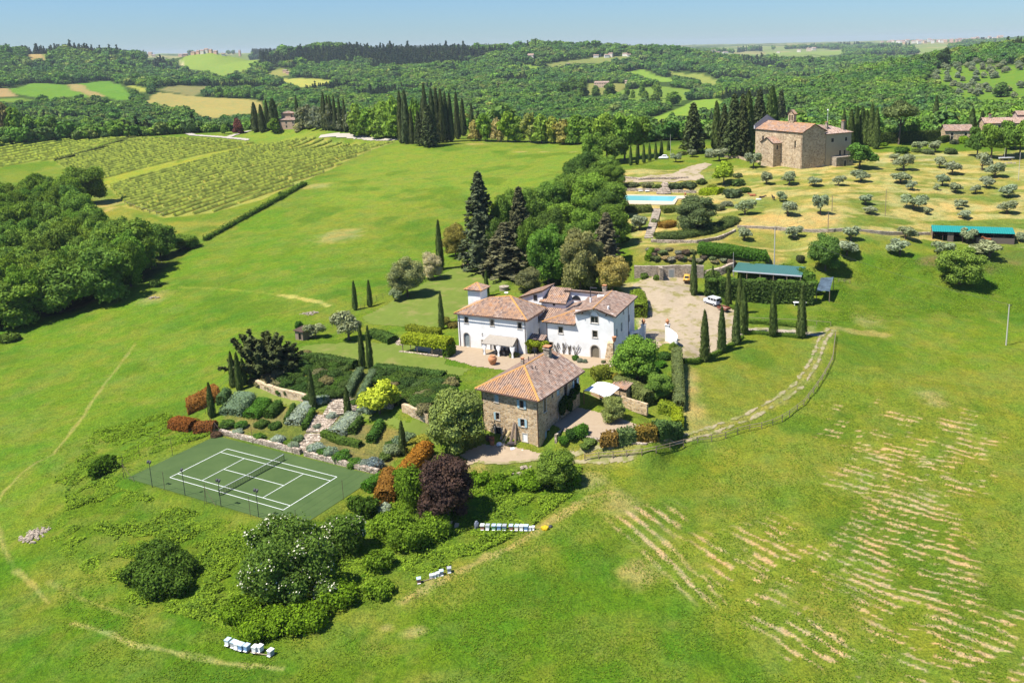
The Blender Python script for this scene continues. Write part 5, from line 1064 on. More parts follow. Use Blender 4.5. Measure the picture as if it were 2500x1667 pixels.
    for k in range(4):
        m2 = MB(); g = np.random.default_rng(40 + k); u_ = 21.2 + k * 1.3
        for j in range(7):
            x = u_; z = 4.0; pts = [P3(f, x, 2.42, z)]
            for _ in range(6): x += g.uniform(-.22, .22) + (j - 3) * .035; z += g.uniform(.18, .5); pts.append(P3(f, x, 2.42 - g.uniform(0, .1), z))
            m2.tube(pts, [.035] * 4 + [.05, .07, .03], 4)
        tag(m2.build('climbing_rose', plain('grey_stems', (.13, .11, .085), .9, .2, 4)), 'sparse grey wall climber trained on the white villa front, %s from the left' % ('first', 'second', 'third', 'fourth')[k], 'climber', 'wall climbers on the villa front')
    creeper('wall_ivy', [(P3(SF, 11.4, 8.0, 5.1), (.5, 1.5, 1.1)), (P3(SF, 11.5, 6.8, 4.6), (.5, .9, 1.2)), (P3(SF, 11.4, 10.8, 5.6), (.5, 1.6, .9)), (P3(SF, 11.4, 9.6, 4.4), (.4, 1.0, 1.4)), (P3(SF, 11.4, 12.2, 6.0), (.4, 1.0, .8))], 'dark green ivy hanging on the shaded side of the stone house', (.025, .065, .012), 1700, .3)
villa()

def pergola():
    f = VF; t = thing('pergola', 'grey roofed pergola with white curtains on the villa terrace', 'pergola', P3(f, 10.5, 0, 4))
    R = MB(); c = [P3(f, 7.0, -3.3, 6.5), P3(f, 14.1, -3.1, 6.5), P3(f, 13.6, 1.6 - 1.7, 7.35), P3(f, 7.4, -.1, 7.35)]
    n = 8; g = [[c[0] * (1 - i / n) * (1 - j / n) + c[1] * (i / n) * (1 - j / n) + c[2] * (i / n) * (j / n) + c[3] * (1 - i / n) * (j / n) + np.array([0, 0, -.10 * math.sin(math.pi * i / n * 3) ** 2]) for i in range(n + 1)] for j in range(n + 1)]
    vs = [p for r in g for p in r] + [p - [0, 0, .09] for r in g for p in r]; o = (n + 1) ** 2
    fs = [(j * (n + 1) + i, j * (n + 1) + i + 1, (j + 1) * (n + 1) + i + 1, (j + 1) * (n + 1) + i) for i in range(n) for j in range(n)]; R.add(vs, fs + [tuple(o + q for q in x[::-1]) for x in fs]); R.build('roof', plain('grey_reed_roof', (.30, .265, .22), .95, .18, 3), t, True)
    for uu in (7.4, 10.6, 13.7):
        p = MB(); p.tube([P3(f, uu, -3.0, 3.9), P3(f, uu, -3.0, 6.5)], .09, 6); p.build('post', M_DARKWOOD, t)
        for dv in (.0,):
            k = MB(); prof = []
            for z, w in ((6.35, .62), (5.6, .5), (5.1, .22), (4.9, .14), (4.3, .24), (4.05, .26)):
                prof.append([(uu + .28 + w * math.cos(q) * 1.0, -3.05 + .13 * math.sin(q) + .05 * math.sin(q * 5), z) for q in np.linspace(0, 2 * math.pi, 13)[:-1]])
            k.add([P3(f, *x) for r in prof for x in r], [(i * 12 + j, i * 12 + (j + 1) % 12, (i + 1) * 12 + (j + 1) % 12, (i + 1) * 12 + j) for i in range(5) for j in range(12)]); k.build('curtain', M_CLOTH, t, True)
    for uu in (7.5, 13.7): p = MB(); p.tube([P3(f, uu, -.2, 3.9), P3(f, uu, -.2, 7.2)], .09, 6); p.build('post', M_DARKWOOD, t)
    p = MB()
    for a, b in (((7.3, -3.0, 6.4), (13.8, -3.0, 6.4)), ((7.4, -.2, 7.1), (13.8, -.2, 7.1)), ((13.7, -3, 6.4), (13.7, -.2, 7.1)), ((7.4, -3, 6.4), (7.4, -.2, 7.1))): p.tube([P3(f, *a), P3(f, *b)], .07, 5)
    p.build('beam', M_DARKWOOD, t)
    # table and chairs below
    tb = thing('garden_table', 'dark garden table in the shade under the pergola', 'table', P3(f, 10.9, -1.7, 4.0)); k = MB(); k.fbox(f, 9.4, 12.4, -2.2, -1.2, 4.68, 4.75); k.build('table_top', M_DARKWOOD, tb)
    for uu in (9.6, 12.2):
        for vv in (-2.1, -1.3): k = MB(); k.tube([P3(f, uu, vv, 4), P3(f, uu, vv, 4.7)], .05, 5); k.build('leg', M_DARKWOOD, tb)
    first = None
    for i, (uu, vv, r) in enumerate(((9.9, -2.6, 0), (10.9, -2.6, 0), (11.9, -2.6, 0), (9.9, -.8, 180), (10.9, -.8, 180), (11.9, -.8, 180))):
        if first is None:
            c = thing('garden_chair', '', 'chair'); k = MB(); k.box((0, 0, .44), (.48, .46, .05)); k.build('seat', M_IRON, c); k = MB(); k.box((0, -.22, .75), (.48, .04, .55)); k.build('backrest', M_IRON, c)
            for x in (-.2, .2):
                for y in (-.2, .2): k = MB(); k.tube([(x, y, 0), (x, y, .44)], .02, 5); k.build('leg', M_IRON, c)
            first = c
        else: c = copy_tree(first)
        c.location = tuple(P3(f, uu, vv, 4.05)); c.rotation_euler = (0, 0, math.radians(-22.6 + r)); tag(c, 'dark chair at the table shaded by the pergola', 'chair', 'chairs round the pergola table')
pergola()

def garden_wall():
    f = VF; t = thing('garden_wall', 'white plastered garden wall sweeping down from the gate', 'wall', P3(f, 38, 14, 4))
    L1 = [(32.9, 12.6, 6.6), (34.2, 14.6, 6.6), (34.9, 15.0, 7.4)]; L2 = [(39.8, 16.6, 7.0), (40.8, 15.6, 6.9), (42.1, 14.6, 6.6), (42.6, 13.6, 6.3), (42.8, 12.2, 6.0)]
    m = MB()
    for Lp in (L1, L2):
        for a, b in zip(Lp[:-1], Lp[1:]):
            d = np.array(b[:2]) - np.array(a[:2]); d /= np.linalg.norm(d); s = np.array([-d[1], d[0]]) * .18
            m.prism([fp(f, *(np.array(a[:2]) - s)), fp(f, *(np.array(b[:2]) - s)), fp(f, *(np.array(b[:2]) + s)), fp(f, *(np.array(a[:2]) + s))], 3.2, [a[2], b[2], b[2], a[2]])
    m.build('wall', M_PLASTER, t)
    k = MB(); q = fp(f, 33.65, 13.55); k.box((*(q + np.array([.12, -.12])), 5.0), (.95, .3, 2.0), 33); k.build('door', M_DARKWOOD, t)
    for i, (uu, vv) in enumerate(((35.0, 15.1), (39.65, 16.7))):
        k = MB(); q = fp(f, uu, vv); k.box((*q, 5.4), (.8, .8, 4.2), -22.6); k.box((*q, 7.58), (1.0, 1.0, .14), -22.6); k.build('gate_pillar', M_PLASTER, t)
        u_ = MB(); u_.lathe((*q, 7.65), [(.22, 0), (.14, .12), (.34, .4), (.42, .75), (.36, .85), (.16, 1.1), (.05, 1.25)], 12); tag(u_.build('terracotta_urn', M_TERRA), ('terracotta finial urn on the gate pillar nearest the villa', 'terracotta finial urn on the outer gate pillar')[i], 'urn')
    a, b = np.array([35.4, 15.24]), np.array([39.25, 16.56]); g = thing('driveway_gate', 'open ironwork driveway gate between two white pillars', 'gate', P3(f, 37.3, 15.9, 4))
    for nm, (p, q) in (('gate_leaf', (a, (a + b) / 2)), ('gate_leaf', ((a + b) / 2, b))):
        k = MB()
        for s in np.linspace(0.02, .98, 9): c = p + (q - p) * s; k.tube([P3(f, *c, 4.0), P3(f, *c, 6.0)], .022, 4)
        for z in (4.15, 5.2, 5.95): k.tube([P3(f, *p, z), P3(f, *q, z)], .03, 4)
        k.build(nm, plain('rusty_grey_iron', (.22, .19, .17), .7, .25, 3), g)
    # great clay jar on the lawn edge, stone table behind the villa, well
    p = gp(1203, 890); k = MB(); k.lathe(p, [(.38, 0), (.6, .35), (.85, .95), (.88, 1.25), (.7, 1.6), (.5, 1.75), (.56, 1.85), (.42, 1.85), (.3, 1.5)], 16); tag(k.build('clay_jar', M_TERRA, smooth=True), 'big round terracotta jar at the lawn edge before the stone house', 'jar')
    p = gp(1231, 708); k = MB(); k.lathe(p, [(1.15, -.2), (1.15, .75), (1.25, .78), (1.25, .95), (1.0, .97), (.3, .97)], 20); tag(k.build('stone_well', M_STONE_GREY), 'round grey stone well on the lawn behind the villa', 'well')
garden_wall()

def arbour():         # clipped green tunnel with a seat beneath, left of the villa
    t = thing('vine_arbour', 'yellow green leafy arbour roof over a shaded seat beside the villa', 'arbour', P3(VF, -4.5, .5, 4))
    a, b = gp(985, 858)[:2], gp(1098, 872)[:2]; d = (b - a) / np.linalg.norm(b - a); s = np.array([-d[1], d[0]])
    hedge('canopy', [a + s * .9, b + s * .9 - d * .3], 3.4, 1.25, (.19, .235, .018), '', size=.2, per=30, z=6.0, rnd_top=.35, parent=t)
    for q in np.linspace(0.02, .98, 4):
        for w in (-.5, 2.3):
            p = a + (b - a) * q + s * w; k = MB(); k.tube([(*p, 3.8), (*p, 6.3)], .09, 6); k.build('post', M_WOOD, t)
    hedge('leafy_end', [b - d * .6 - s * .6, b - d * .6 + s * 2.4], 1.3, 2.4, (.07, .13, .015), '', size=.2, per=24, z=4.0, parent=t)
    bn = thing('garden_bench', 'pale blue bench in the shade under the leafy arbour', 'bench', (*(a + d * 4 + s * .8), 4.0)); M_BL = plain('blue_grey_paint', (.30, .34, .42), .6, .1, 3)
    o = a + d * 4 + s * .8; ang = math.degrees(math.atan2(d[1], d[0])); k = MB(); k.box((*o, 4.45), (3.6, .6, .12), ang); k.build('seat', M_BL, bn); k = MB(); k.box((*(o + s * .3), 4.85), (3.6, .1, .7), ang); k.build('backrest', M_BL, bn)
    for x in (-1.6, 1.6): k = MB(); k.box((*(o + d * x), 4.2), (.1, .5, .42), ang); k.build('leg', M_BL, bn)
    w = MB(); q = a - s * .9; w.prism([q - d * .5, q + d * 8.5, q + d * 8.5 + s * .5, q - d * .5 + s * .5], 3.6, 4.35); tag(w.build('low_stone_wall', M_DRY), 'low dry stone kerb in front of the leafy arbour', 'wall')
    st = MB(); p = gp(975, 842)
    for i in range(5): q = p[:2] - d * .3 + s * i * .45; st.prism([q - d * 1.1, q + d * 1.1, q + d * 1.0 + s * .5, q - d * 1.0 + s * .5], 3.4, 4.1 + i * .19)
    tag(st.build('stone_steps', M_DRY), 'short curved stone steps between lawn levels left of the arbour', 'steps')
arbour()

# ------------------------------------------------------------------ church and the other buildings
M_GREENROOF = plain('dark_green_sheet_roof', (.05, .135, .115), .45, .12, 1.0, .4)
M_TEAL = plain('turquoise_sheet_roof', (.015, .22, .19), .45, .12, 1.0, .4)
M_BEIGE = plain('beige_plaster', (.40, .33, .22), .9, .1, .6)
M_CONC = plain('pale_concrete', (.46, .43, .37), .9, .12, 1)
def px3(x, y, z): return at_z(float(x), float(y), float(z))
def church():
    z0 = 18.4; Cc = px3(1956.5, 415.5, z0)[:2]; a, c = math.radians(-55), math.radians(27); U = np.array([math.cos(a), math.sin(a)]); V = np.array([math.cos(c), math.sin(c)])
    Ln = 23.3; f = (Cc - U * Ln, U, V); D = 10.9; ze, zr = 31.9, 34.7
    b = thing('stone_church', 'tall stone church with small bell gable on its tiled roof', 'church', (*fp(f, 12, 5), z0))
    m = MB(); slit = dict(bars=False, trim=.12, tm=M_CHURCH)
    facade(b, m, f[0], U, 0, Ln, z0 - 2, ze, [W(4.0, 26.6, .8, 2.9, **slit), W(20.0, 26.2, .7, 2.6, **slit)])
    facade(b, m, fp(f, Ln, 0), V, 0, D, z0 - 2, ze, [], top=[(D / 2, zr - .1)])
    facade(b, m, fp(f, Ln, D), -U, 0, Ln, z0 - 2, ze, []); facade(b, m, fp(f, 0, D), -V, 0, D, z0 - 2, ze, [W(D / 2, z0, 1.8, 3.4, kind='door', pane=M_BOARD, arch=True)], top=[(D / 2, zr + 1.0)])
    # projecting chapel
    m.prism([fp(f, 7.0, -3.6), fp(f, 13.2, -3.6), fp(f, 13.2, .3), fp(f, 7.0, .3)], z0 - 2, 27.7); m.add([P3(f, 7, -3.6, 27.7), P3(f, 13.2, -3.6, 27.7), P3(f, 10.1, -3.6, 29.5)], [(0, 1, 2)])
    k = MB(); q = P3(f, 13.2, -1.8, 26); n = np.array([math.cos(a), math.sin(a)]); k.prism([q[:2] - V * .3, q[:2] - V * .3 + n * .06, q[:2] + V * .3 + n * .06, q[:2] + V * .3], 25.2, 26.7); k.build('window', M_GLASS, b)
    m.build('wall', M_CHURCH, b)
    R = Roof(); e = .45
    R.plane([P3(f, -.1, -e, ze - .1), P3(f, Ln + e, -e, ze - .1), P3(f, Ln + e, D / 2, zr), P3(f, -.1, D / 2, zr)], .6); R.plane([P3(f, -.1, D + e, ze - .1), P3(f, Ln + e, D + e, ze - .1), P3(f, Ln + e, D / 2, zr), P3(f, -.1, D / 2, zr)], .3); R.cap(P3(f, 0, D / 2, zr), P3(f, Ln + e, D / 2, zr), .14); R.build(b)
    R = Roof(); R.plane([P3(f, 6.6, -4.0, 27.5), P3(f, 10.1, -4.0, 29.6), P3(f, 10.1, 0, 29.6), P3(f, 6.6, 0, 27.5)], .4); R.plane([P3(f, 13.6, -4.0, 27.5), P3(f, 10.1, -4.0, 29.6), P3(f, 10.1, 0, 29.6), P3(f, 13.6, 0, 27.5)], .5); R.build(b, 'chapel_roof')
    # raised west gable with dark coping, bell gable
    k = MB(); w = .5; pts = [(-.6, ze), (-.6, ze + 1.2), (D / 2, zr + 1.9), (D + .6, ze + 1.2), (D + .6, ze)]
    k.add([P3(f, u_, v_, z_) for u_ in (-.25, .35) for v_, z_ in pts], [tuple(range(5)), tuple(range(9, 4, -1))] + [(i, (i + 1) % 5, 5 + (i + 1) % 5, 5 + i) for i in range(5)]); k.build('gable_parapet', plain('grey_render', (.40, .40, .41), .9, .1, 1), b)
    k = MB(); 
    for p, q in ((1, 2), (2, 3)): k.tube([P3(f, .05, pts[p][0], pts[p][1] + .1), P3(f, .05, pts[q][0], pts[q][1] + .1)], .32, 4)
    k.build('coping', plain('dark_slate_coping', (.07, .07, .08), .7, .2, 2), b)
    t = MB(); uu = 12.6; vv = D / 2; zb = zr - .6
    for s in (-1.35, -.22, .9): t.fbox(f, uu + s, uu + s + .45, vv - .6, vv + .6, zb, 37.4)
    t.fbox(f, uu - 1.35, uu + 1.35, vv - .6, vv + .6, zb - .2, zb + 1.2)
    t.fbox(f, uu - 1.35, uu + 1.35, vv - .6, vv + .6, 37.4, 37.9)
    t.add([P3(f, uu + s, vv + d, z) for d in (-.6, .6) for s, z in ((-1.35, 37.9), (1.35, 37.9), (0, 39.1))], [(0, 1, 2), (5, 4, 3), (0, 2, 5, 3), (2, 1, 4, 5)]); bg = t.build('bell_gable', M_CHURCH, b)
    R = Roof(); R.plane([P3(f, uu - 1.75, vv - .8, 37.75), P3(f, uu, vv - .8, 39.3), P3(f, uu, vv + .8, 39.3), P3(f, uu - 1.75, vv + .8, 37.75)], .6); R.plane([P3(f, uu + 1.75, vv - .8, 37.75), P3(f, uu, vv - .8, 39.3), P3(f, uu, vv + .8, 39.3), P3(f, uu + 1.75, vv + .8, 37.75)], .6); R.build(bg, 'small_roof')
    k = MB()
    for s in (-.55, .58): k.lathe(P3(f, uu + s, vv, 35.6), [(.38, 0), (.3, .3), (.22, .6), (.05, .75)], 10)
    k.build('bell', M_COPPER, bg)
    q = fp(f, Ln - .3, -.08); downpipe(b, *q, z0, ze)
    # adjoining house
    h = thing('church_house', 'beige plastered house joined to the back of the church', 'house', (*fp(f, 17, 16), z0)); m = MB(); g = (fp(f, 9, D + .05), U, V); D2, L2 = 12.0, 14.6; e1 = 30.7
    facade(h, m, fp(g, L2, 0), V, 0, D2, z0, e1, [W(3.0, 27.6, 1.3, 1.4, trim=.05), W(6.8, 22.4, 1.0, 1.9, trim=.05), W(9.0, 22.4, 1.0, 1.9, trim=.05), W(9.5, 27.6, 1.1, 1.4, trim=.05)]); facade(h, m, g[0], U, 0, L2, z0, e1, []); facade(h, m, fp(g, L2, D2), -U, 0, L2, z0, e1, []); facade(h, m, fp(g, 0, D2), -V, 0, D2, z0, e1, []); m.build('wall', M_BEIGE, h)
    R = Roof(); A, B, C_, Dd, X, Y = hip(R, g, 0, L2, 0, D2, e1, 33.2, .5, (4.5, 6), (10.0, 6)); R.plane([A, B, Y, X], .1); R.plane([B, C_, Y], .1); R.plane([C_, Dd, X, Y], .1); R.plane([Dd, A, X], .1); ro = R.build(h)
    chimney(ro, *fp(g, 11.6, 3), 31.6, 34.4, .9, -55); chimney(ro, *fp(g, 13.0, 9.5), 31.2, 34.6, 1.1, -55)
    k = MB(); k.tube([P3(g, 10, 5, 33), P3(g, 10, 5, 38.6)], .06, 5); k.lathe(P3(g, 10, 5, 38.6), [(.1, 0), (.3, .2), (.3, .5), (.1, .7)], 8); k.build('aerial', M_WHITE, ro)
    m = MB(); facade(h, m, fp(g, L2 + 2.6, 2.5), V, 0, 8.0, z0, 22.2, [W(4.2, z0 + .2, 1.0, 2.2, kind='door', pane=M_GLASS), W(6.6, z0 + 1.6, .7, .9)]); facade(h, m, fp(g, L2, 2.5), U, 0, 2.6, z0, 22.2); m.poly(P3(g, L2, 2.5, 22.2), P3(g, L2 + 2.6, 2.5, 22.2), P3(g, L2 + 2.6, 10.5, 22.2), P3(g, L2, 10.5, 22.2)); m.build('stone_annex', M_STONE_GREY, h)
church()

def simple_house(name, label, x, y, w, d, hw, hr, ang, wallm=None, li=.2, cat='house', z=None, wins=True, p=None, hipped=False, group=None, parent=None):
    p = gp(x, y) if p is None else p; z = p[2] if z is None else z; a = math.radians(ang); f = fr(p[0] - w / 2 * math.cos(a), p[1] - w / 2 * math.sin(a), ang)
    b = thing(name, label, cat, (p[0], p[1], z), group); m = MB(); ns = max(1, int(w / 4)); ze = z + hw
    big = wins and w > 6
    ops = [W((i + .5) * w / ns, z + (hw - 2.2), 1.0, 1.4, trim=.1) for i in range(ns)] + ([W((i + .5) * w / ns, z + .1 if i == 0 else z + 1.0, 1.0, 2.1 if i == 0 else 1.3, trim=.1, kind='door' if i == 0 else 'window') for i in range(ns)] if hw > 4.5 else []) if wins else []
    wm = wallm or M_STONE
    facade(b, m, f[0], f[1], 0, w, z - 2, ze, ops); facade(b, m, fp(f, w, 0), f[2], 0, d, z - 2, ze, [W(d / 2, z + hw - 2.2, 1.0, 1.4, trim=.1)] if big else [], top=None if hipped else [(d / 2, ze + hr - .1)])
    facade(b, m, fp(f, w, d), -f[1], 0, w, z - 2, ze); facade(b, m, fp(f, 0, d), -f[2], 0, d, z - 2, ze, top=None if hipped else [(d / 2, ze + hr - .1)]); m.build('wall', wm, b)
    R = Roof(); e = .4; sp = .42 if w < 30 and p[1] < 700 else 1.2
    if hipped:
        A, B, C_, D, X, Y = hip(R, f, 0, w, 0, d, ze, ze + hr, e, (d / 2, d / 2), (w - d / 2 + .01, d / 2)); [R.plane(q, li, sp) for q in ([A, B, Y, X], [B, C_, Y], [C_, D, X, Y], [D, A, X])]
    else: R.plane([P3(f, -e, -e, ze - .1), P3(f, w + e, -e, ze - .1), P3(f, w + e, d / 2, ze + hr), P3(f, -e, d / 2, ze + hr)], li, sp); R.plane([P3(f, -e, d + e, ze - .1), P3(f, w + e, d + e, ze - .1), P3(f, w + e, d / 2, ze + hr), P3(f, -e, d / 2, ze + hr)], li, sp)
    R.build(b); return b, f, ze
b_, f_, z_ = simple_house('farmhouse', 'small stone farmhouse behind the cypress pair right of the umbrella pine', 2340, 346, 11, 8, 4.6, 2.2, -8)
b_, f_, z_ = simple_house('long_farmhouse', 'long tiled house half hidden by trees at the right edge', 2462, 340, 20, 9, 6.8, 2.0, -8); chimney(b_, *fp(f_, 3, 4), z_, z_ + 3.2, .9, 0)
b_, f_, z_ = simple_house('pink_house', 'narrow pinkish house cut off by the right edge', 2502, 335, 7, 7, 9.5, 1.5, -8, plain('pinkish_plaster', (.50, .36, .28), .9, .1, 1))
b_, f_, z_ = simple_house('hill_farmhouse', 'pink stone farmhouse with raised square roof beyond the vineyard', 700, 316, 13.5, 11, 5.4, 2.0, -12, plain('rosy_stone', (.42, .29, .21), .9, .2, 1), .15, hipped=True)
q = fp(f_, 5.2, 6); m = MB(); m.box((*q, z_ + 2.2), (6.2, 5.4, 3.0), -12); m.build('roof_turret', plain('rosy_stone', (.42, .29, .21)), b_); R = Roof(); g_ = fr(*fp(f_, 2.1, 3.3), -12); A, B, C_, D, X, Y = hip(R, g_, 0, 6.2, 0, 5.4, z_ + 3.7, z_ + 5.0, .5, (2.7, 2.7), (3.5, 2.7)); [R.plane(k, .15) for k in ([A, B, Y, X], [B, C_, Y], [C_, D, X, Y], [D, A, X])]; R.build(b_, 'turret_roof'); chimney(b_, *fp(f_, 9.5, 4), z_ + .5, z_ + 2.8, .9, -12)

def barn():
    zf, zb = 8.2, 8.9; A, B = px3(1788.5, 660.6, zf), px3(1957.5, 673.3, zf); u = (B - A)[:2]; Ln = np.linalg.norm(u); u /= Ln; v = np.array([-u[1], u[0]]); f = (A[:2], u, v); d = 6.2
    b = thing('open_barn', 'long open barn under a dark green sheet metal roof', 'barn', (*fp(f, Ln / 2, d / 2), 4.6)); m = MB(); n = int(Ln / .5)
    for i in range(n):
        a, c = i * Ln / n, (i + 1) * Ln / n; mid = (a + c) / 2
        m.add([P3(f, a, 0, zf), P3(f, mid, 0, zf + .07), P3(f, mid, d, zb + .07), P3(f, a, d, zb), P3(f, c, 0, zf), P3(f, c, d, zb)], [(0, 1, 2, 3), (1, 4, 5, 2)])
    m.build('roof', M_GREENROOF, b); m = MB(); m.fbox(f, 0, Ln, -.05, .02, zf - .28, zf + .05); m.build('gutter', plain('pale_metal', (.5, .52, .54), .5, .1, 2), b)
    for i in range(6):
        for vv in (.15, d - .15): m = MB(); m.tube([P3(f, .3 + i * (Ln - .6) / 5, vv, 3.6), P3(f, .3 + i * (Ln - .6) / 5, vv, zf + .1 + (zb - zf) * vv / d)], .1, 5); m.build('post', M_WOOD, b)
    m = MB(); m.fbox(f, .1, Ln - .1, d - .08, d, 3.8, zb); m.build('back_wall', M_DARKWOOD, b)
    k = MB(); 
    for i in range(6): q = P3(f, 2 + i * 2.6, 3.2 + .4 * (i % 2), 5.3); k.box(q, (1.6, 1.4, 1.6), 10 * i)
    tag(k.build('hay_bales', plain('hay', (.30, .22, .09), .95, .2, 4)), 'stacked hay in the deep shade of the green roofed barn', 'hay')
barn()
def lean_to():
    t = thing('lean_to', 'small lean-to shelter under a dark blue tarpaulin beside the ivy hedge', 'shelter', gp(2010, 733)); c = [px3(1993.7, 710.5, 6.0), px3(2025.6, 711.6, 6.0), px3(2035, 677, 7.4), px3(2004, 679, 7.4)]; n = 8; g = []
    for j in range(n + 1):
        for i in range(n + 1):
            a, e = i / n, j / n; p = c[0] * (1 - a) * (1 - e) + c[1] * a * (1 - e) + c[2] * a * e + c[3] * (1 - a) * e; g.append(p + [0, 0, .16 * vnoise(i * 1.1, j * 1.3, 5) - .12 * math.sin(a * 3.14) * math.sin(e * 3.14)])
    m = MB(); m.add(g, [(j * (n + 1) + i, j * (n + 1) + i + 1, (j + 1) * (n + 1) + i + 1, (j + 1) * (n + 1) + i) for i in range(n) for j in range(n)]); m.build('tarpaulin', plain('blue_black_tarp', (.07, .10, .125), .45, .6, .8, .5), t)
    for p in c: m = MB(); m.tube([(p[0], p[1], gz(p[0], p[1]) - .2), p], .09, 5); m.build('post', M_WOOD, t)
lean_to()
def stable():
    zg = gz(*gp(2280, 586)[:2]); zf, zb = zg + 2.5, zg + 3.3; A, B = px3(2276.5, 564.6, zf), px3(2479, 571.4, zf); u = (B - A)[:2]; Ln = np.linalg.norm(u); u /= Ln; v = np.array([-u[1], u[0]]); f = (A[:2], u, v); d = 4.6
    b = thing('horse_shelter', 'open wooden horse shelter with long turquoise metal roof', 'stable', (*fp(f, Ln / 2, d / 2), zg)); m = MB(); n = int(Ln / .6)
    for i in range(n):
        a, c = i * Ln / n, (i + 1) * Ln / n; mid = (a + c) / 2; m.add([P3(f, a, -.4, zf), P3(f, mid, -.4, zf + .08), P3(f, mid, d, zb + .08), P3(f, a, d, zb), P3(f, c, -.4, zf), P3(f, c, d, zb)], [(0, 1, 2, 3), (1, 4, 5, 2)])
    m.build('roof', M_TEAL, b)
    for i in range(9): m = MB(); q = P3(f, .15 + i * (Ln - .3) / 8, .1, 0); m.tube([(q[0], q[1], gz(q[0], q[1]) - .3), (q[0], q[1], zf)], .1, 5); m.build('post', M_DARKWOOD, b)
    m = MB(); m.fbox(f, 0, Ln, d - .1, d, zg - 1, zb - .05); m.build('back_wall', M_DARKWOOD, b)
    for i in (0, 2, 3, 5, 8): m = MB(); q = .1 + i * (Ln - .3) / 8; m.fbox(f, q, q + .1, .1, d - .1, zg - 1, zf); m.build('partition', M_WOOD, b)
    m = MB(); m.fbox(f, 4.0, 5.6, 0, .08, zg - .6, zf - .3); m.build('door', plain('grey_brown_boards', (.13, .10, .08), .9, .25, 4), b); m = MB(); m.fbox(f, 11.5, Ln - .1, 0, .08, zg - 1, zg + 1.2); m.build('boarding', plain('grey_brown_boards', (.13, .10, .08), .9, .25, 4), b)
stable()
def canopy():
    t = thing('sail_canopy', 'white curved canopy roof on timber posts beside the stone house', 'canopy', P3(SF, 15, 9, 2.4)); zz = (5.0, 5.5, 5.6, 5.1); c = [px3(1425, 953, zz[0]), px3(1481.5, 972, zz[3]), px3(1513, 946, zz[2]), px3(1459, 932, zz[1])]; n = 8; g = []
    for j in range(n + 1):
        for i in range(n + 1): a, e = i / n, j / n; g.append(c[0] * (1 - a) * (1 - e) + c[1] * a * (1 - e) + c[2] * a * e + c[3] * (1 - a) * e + np.array([0, 0, .35 * math.sin(math.pi * a)]))
    m = MB(); m.add(g + [p - [0, 0, .08] for p in g], [(j * 9 + i, j * 9 + i + 1, (j + 1) * 9 + i + 1, (j + 1) * 9 + i) for i in range(n) for j in range(n)] + [(81 + j * 9 + i, 81 + (j + 1) * 9 + i, 81 + (j + 1) * 9 + i + 1, 81 + j * 9 + i + 1) for i in range(n) for j in range(n)]); m.build('canopy_sheet', M_CLOTH, t, True)
    for p in c: m = MB(); m.tube([(p[0], p[1], 2.2), (p[0], p[1], p[2] + .02)], .09, 5); m.build('post', plain('orange_timber', (.28, .14, .06), .8, .2, 3), t)
    for p, q in ((0, 1), (3, 2)): m = MB(); m.tube([c[p] - [0, 0, .12], c[q] - [0, 0, .12]], .07, 5); m.build('beam', plain('orange_timber', (.28, .14, .06)), t)
    w = MB(); a, e = px3(1440, 985, 2.4)[:2], px3(1500, 980, 2.4)[:2]; 
    w = MB(); pts = [c[3][:2] + (c[0] - c[3])[:2] * .05, c[2][:2] + (c[1] - c[2])[:2] * .05]; d = pts[1] - pts[0]; d /= np.linalg.norm(d); s = np.array([-d[1], d[0]]); w.prism([pts[0] - d * 1.5, pts[1] + d * 6, pts[1] + d * 6 + s * .4, pts[0] - d * 1.5 + s * .4], 2, 4.1); tag(w.build('court_wall', M_STONE), 'stone wall at the back of the gravel court behind the white canopy', 'wall')
    r = thing('tiled_lean_to', 'tiny tiled lean-to roof beside the white canopy', 'outbuilding', (*px3(1512, 975, 2.4)[:2], 2.4)); q = px3(1512, 972, 2.4)[:2]; ff = fr(*(q - d * 1.6), math.degrees(math.atan2(d[1], d[0]))); m = MB(); m.fbox(ff, 0, 3.2, 0, 1.6, 2.2, 4.4); m.build('wall', M_STONE, r); R = Roof(); R.plane([P3(ff, -.2, -.3, 4.4), P3(ff, 3.4, -.3, 4.4), P3(ff, 3.4, 1.8, 5.1), P3(ff, -.2, 1.8, 5.1)], .5); R.build(r)
canopy()
def shed():
    p = gp(733, 829); b = thing('garden_shed', 'small dark wooden shed at the edge of the garden lawn', 'shed', p); f = fr(p[0] - 1.1, p[1] + .3, -32); z = p[2]; m = MB()
    facade(b, m, f[0], f[1], 0, 2.4, z - .3, z + 2.0, [W(1.5, z + .1, .8, 1.5, kind='door', pane=M_GLASS, tm=M_WOOD)]); facade(b, m, fp(f, 2.4, 0), f[2], 0, 2.6, z - .3, z + 2); facade(b, m, fp(f, 2.4, 2.6), -f[1], 0, 2.4, z - .3, z + 2); facade(b, m, fp(f, 0, 2.6), -f[2], 0, 2.6, z - .3, z + 2, [W(1.2, z + .9, .7, .7, tm=M_WOOD)]); m.build('wall', M_WOOD, b)
    m = MB(); m.prism([fp(f, -.3, -.3), fp(f, 2.7, -.3), fp(f, 2.7, 2.9), fp(f, -.3, 2.9)], [z + 1.98] * 2 + [z + 2.3] * 2, [z + 2.08] * 2 + [z + 2.4] * 2); m.build('roof', M_DARKWOOD, b)
shed()

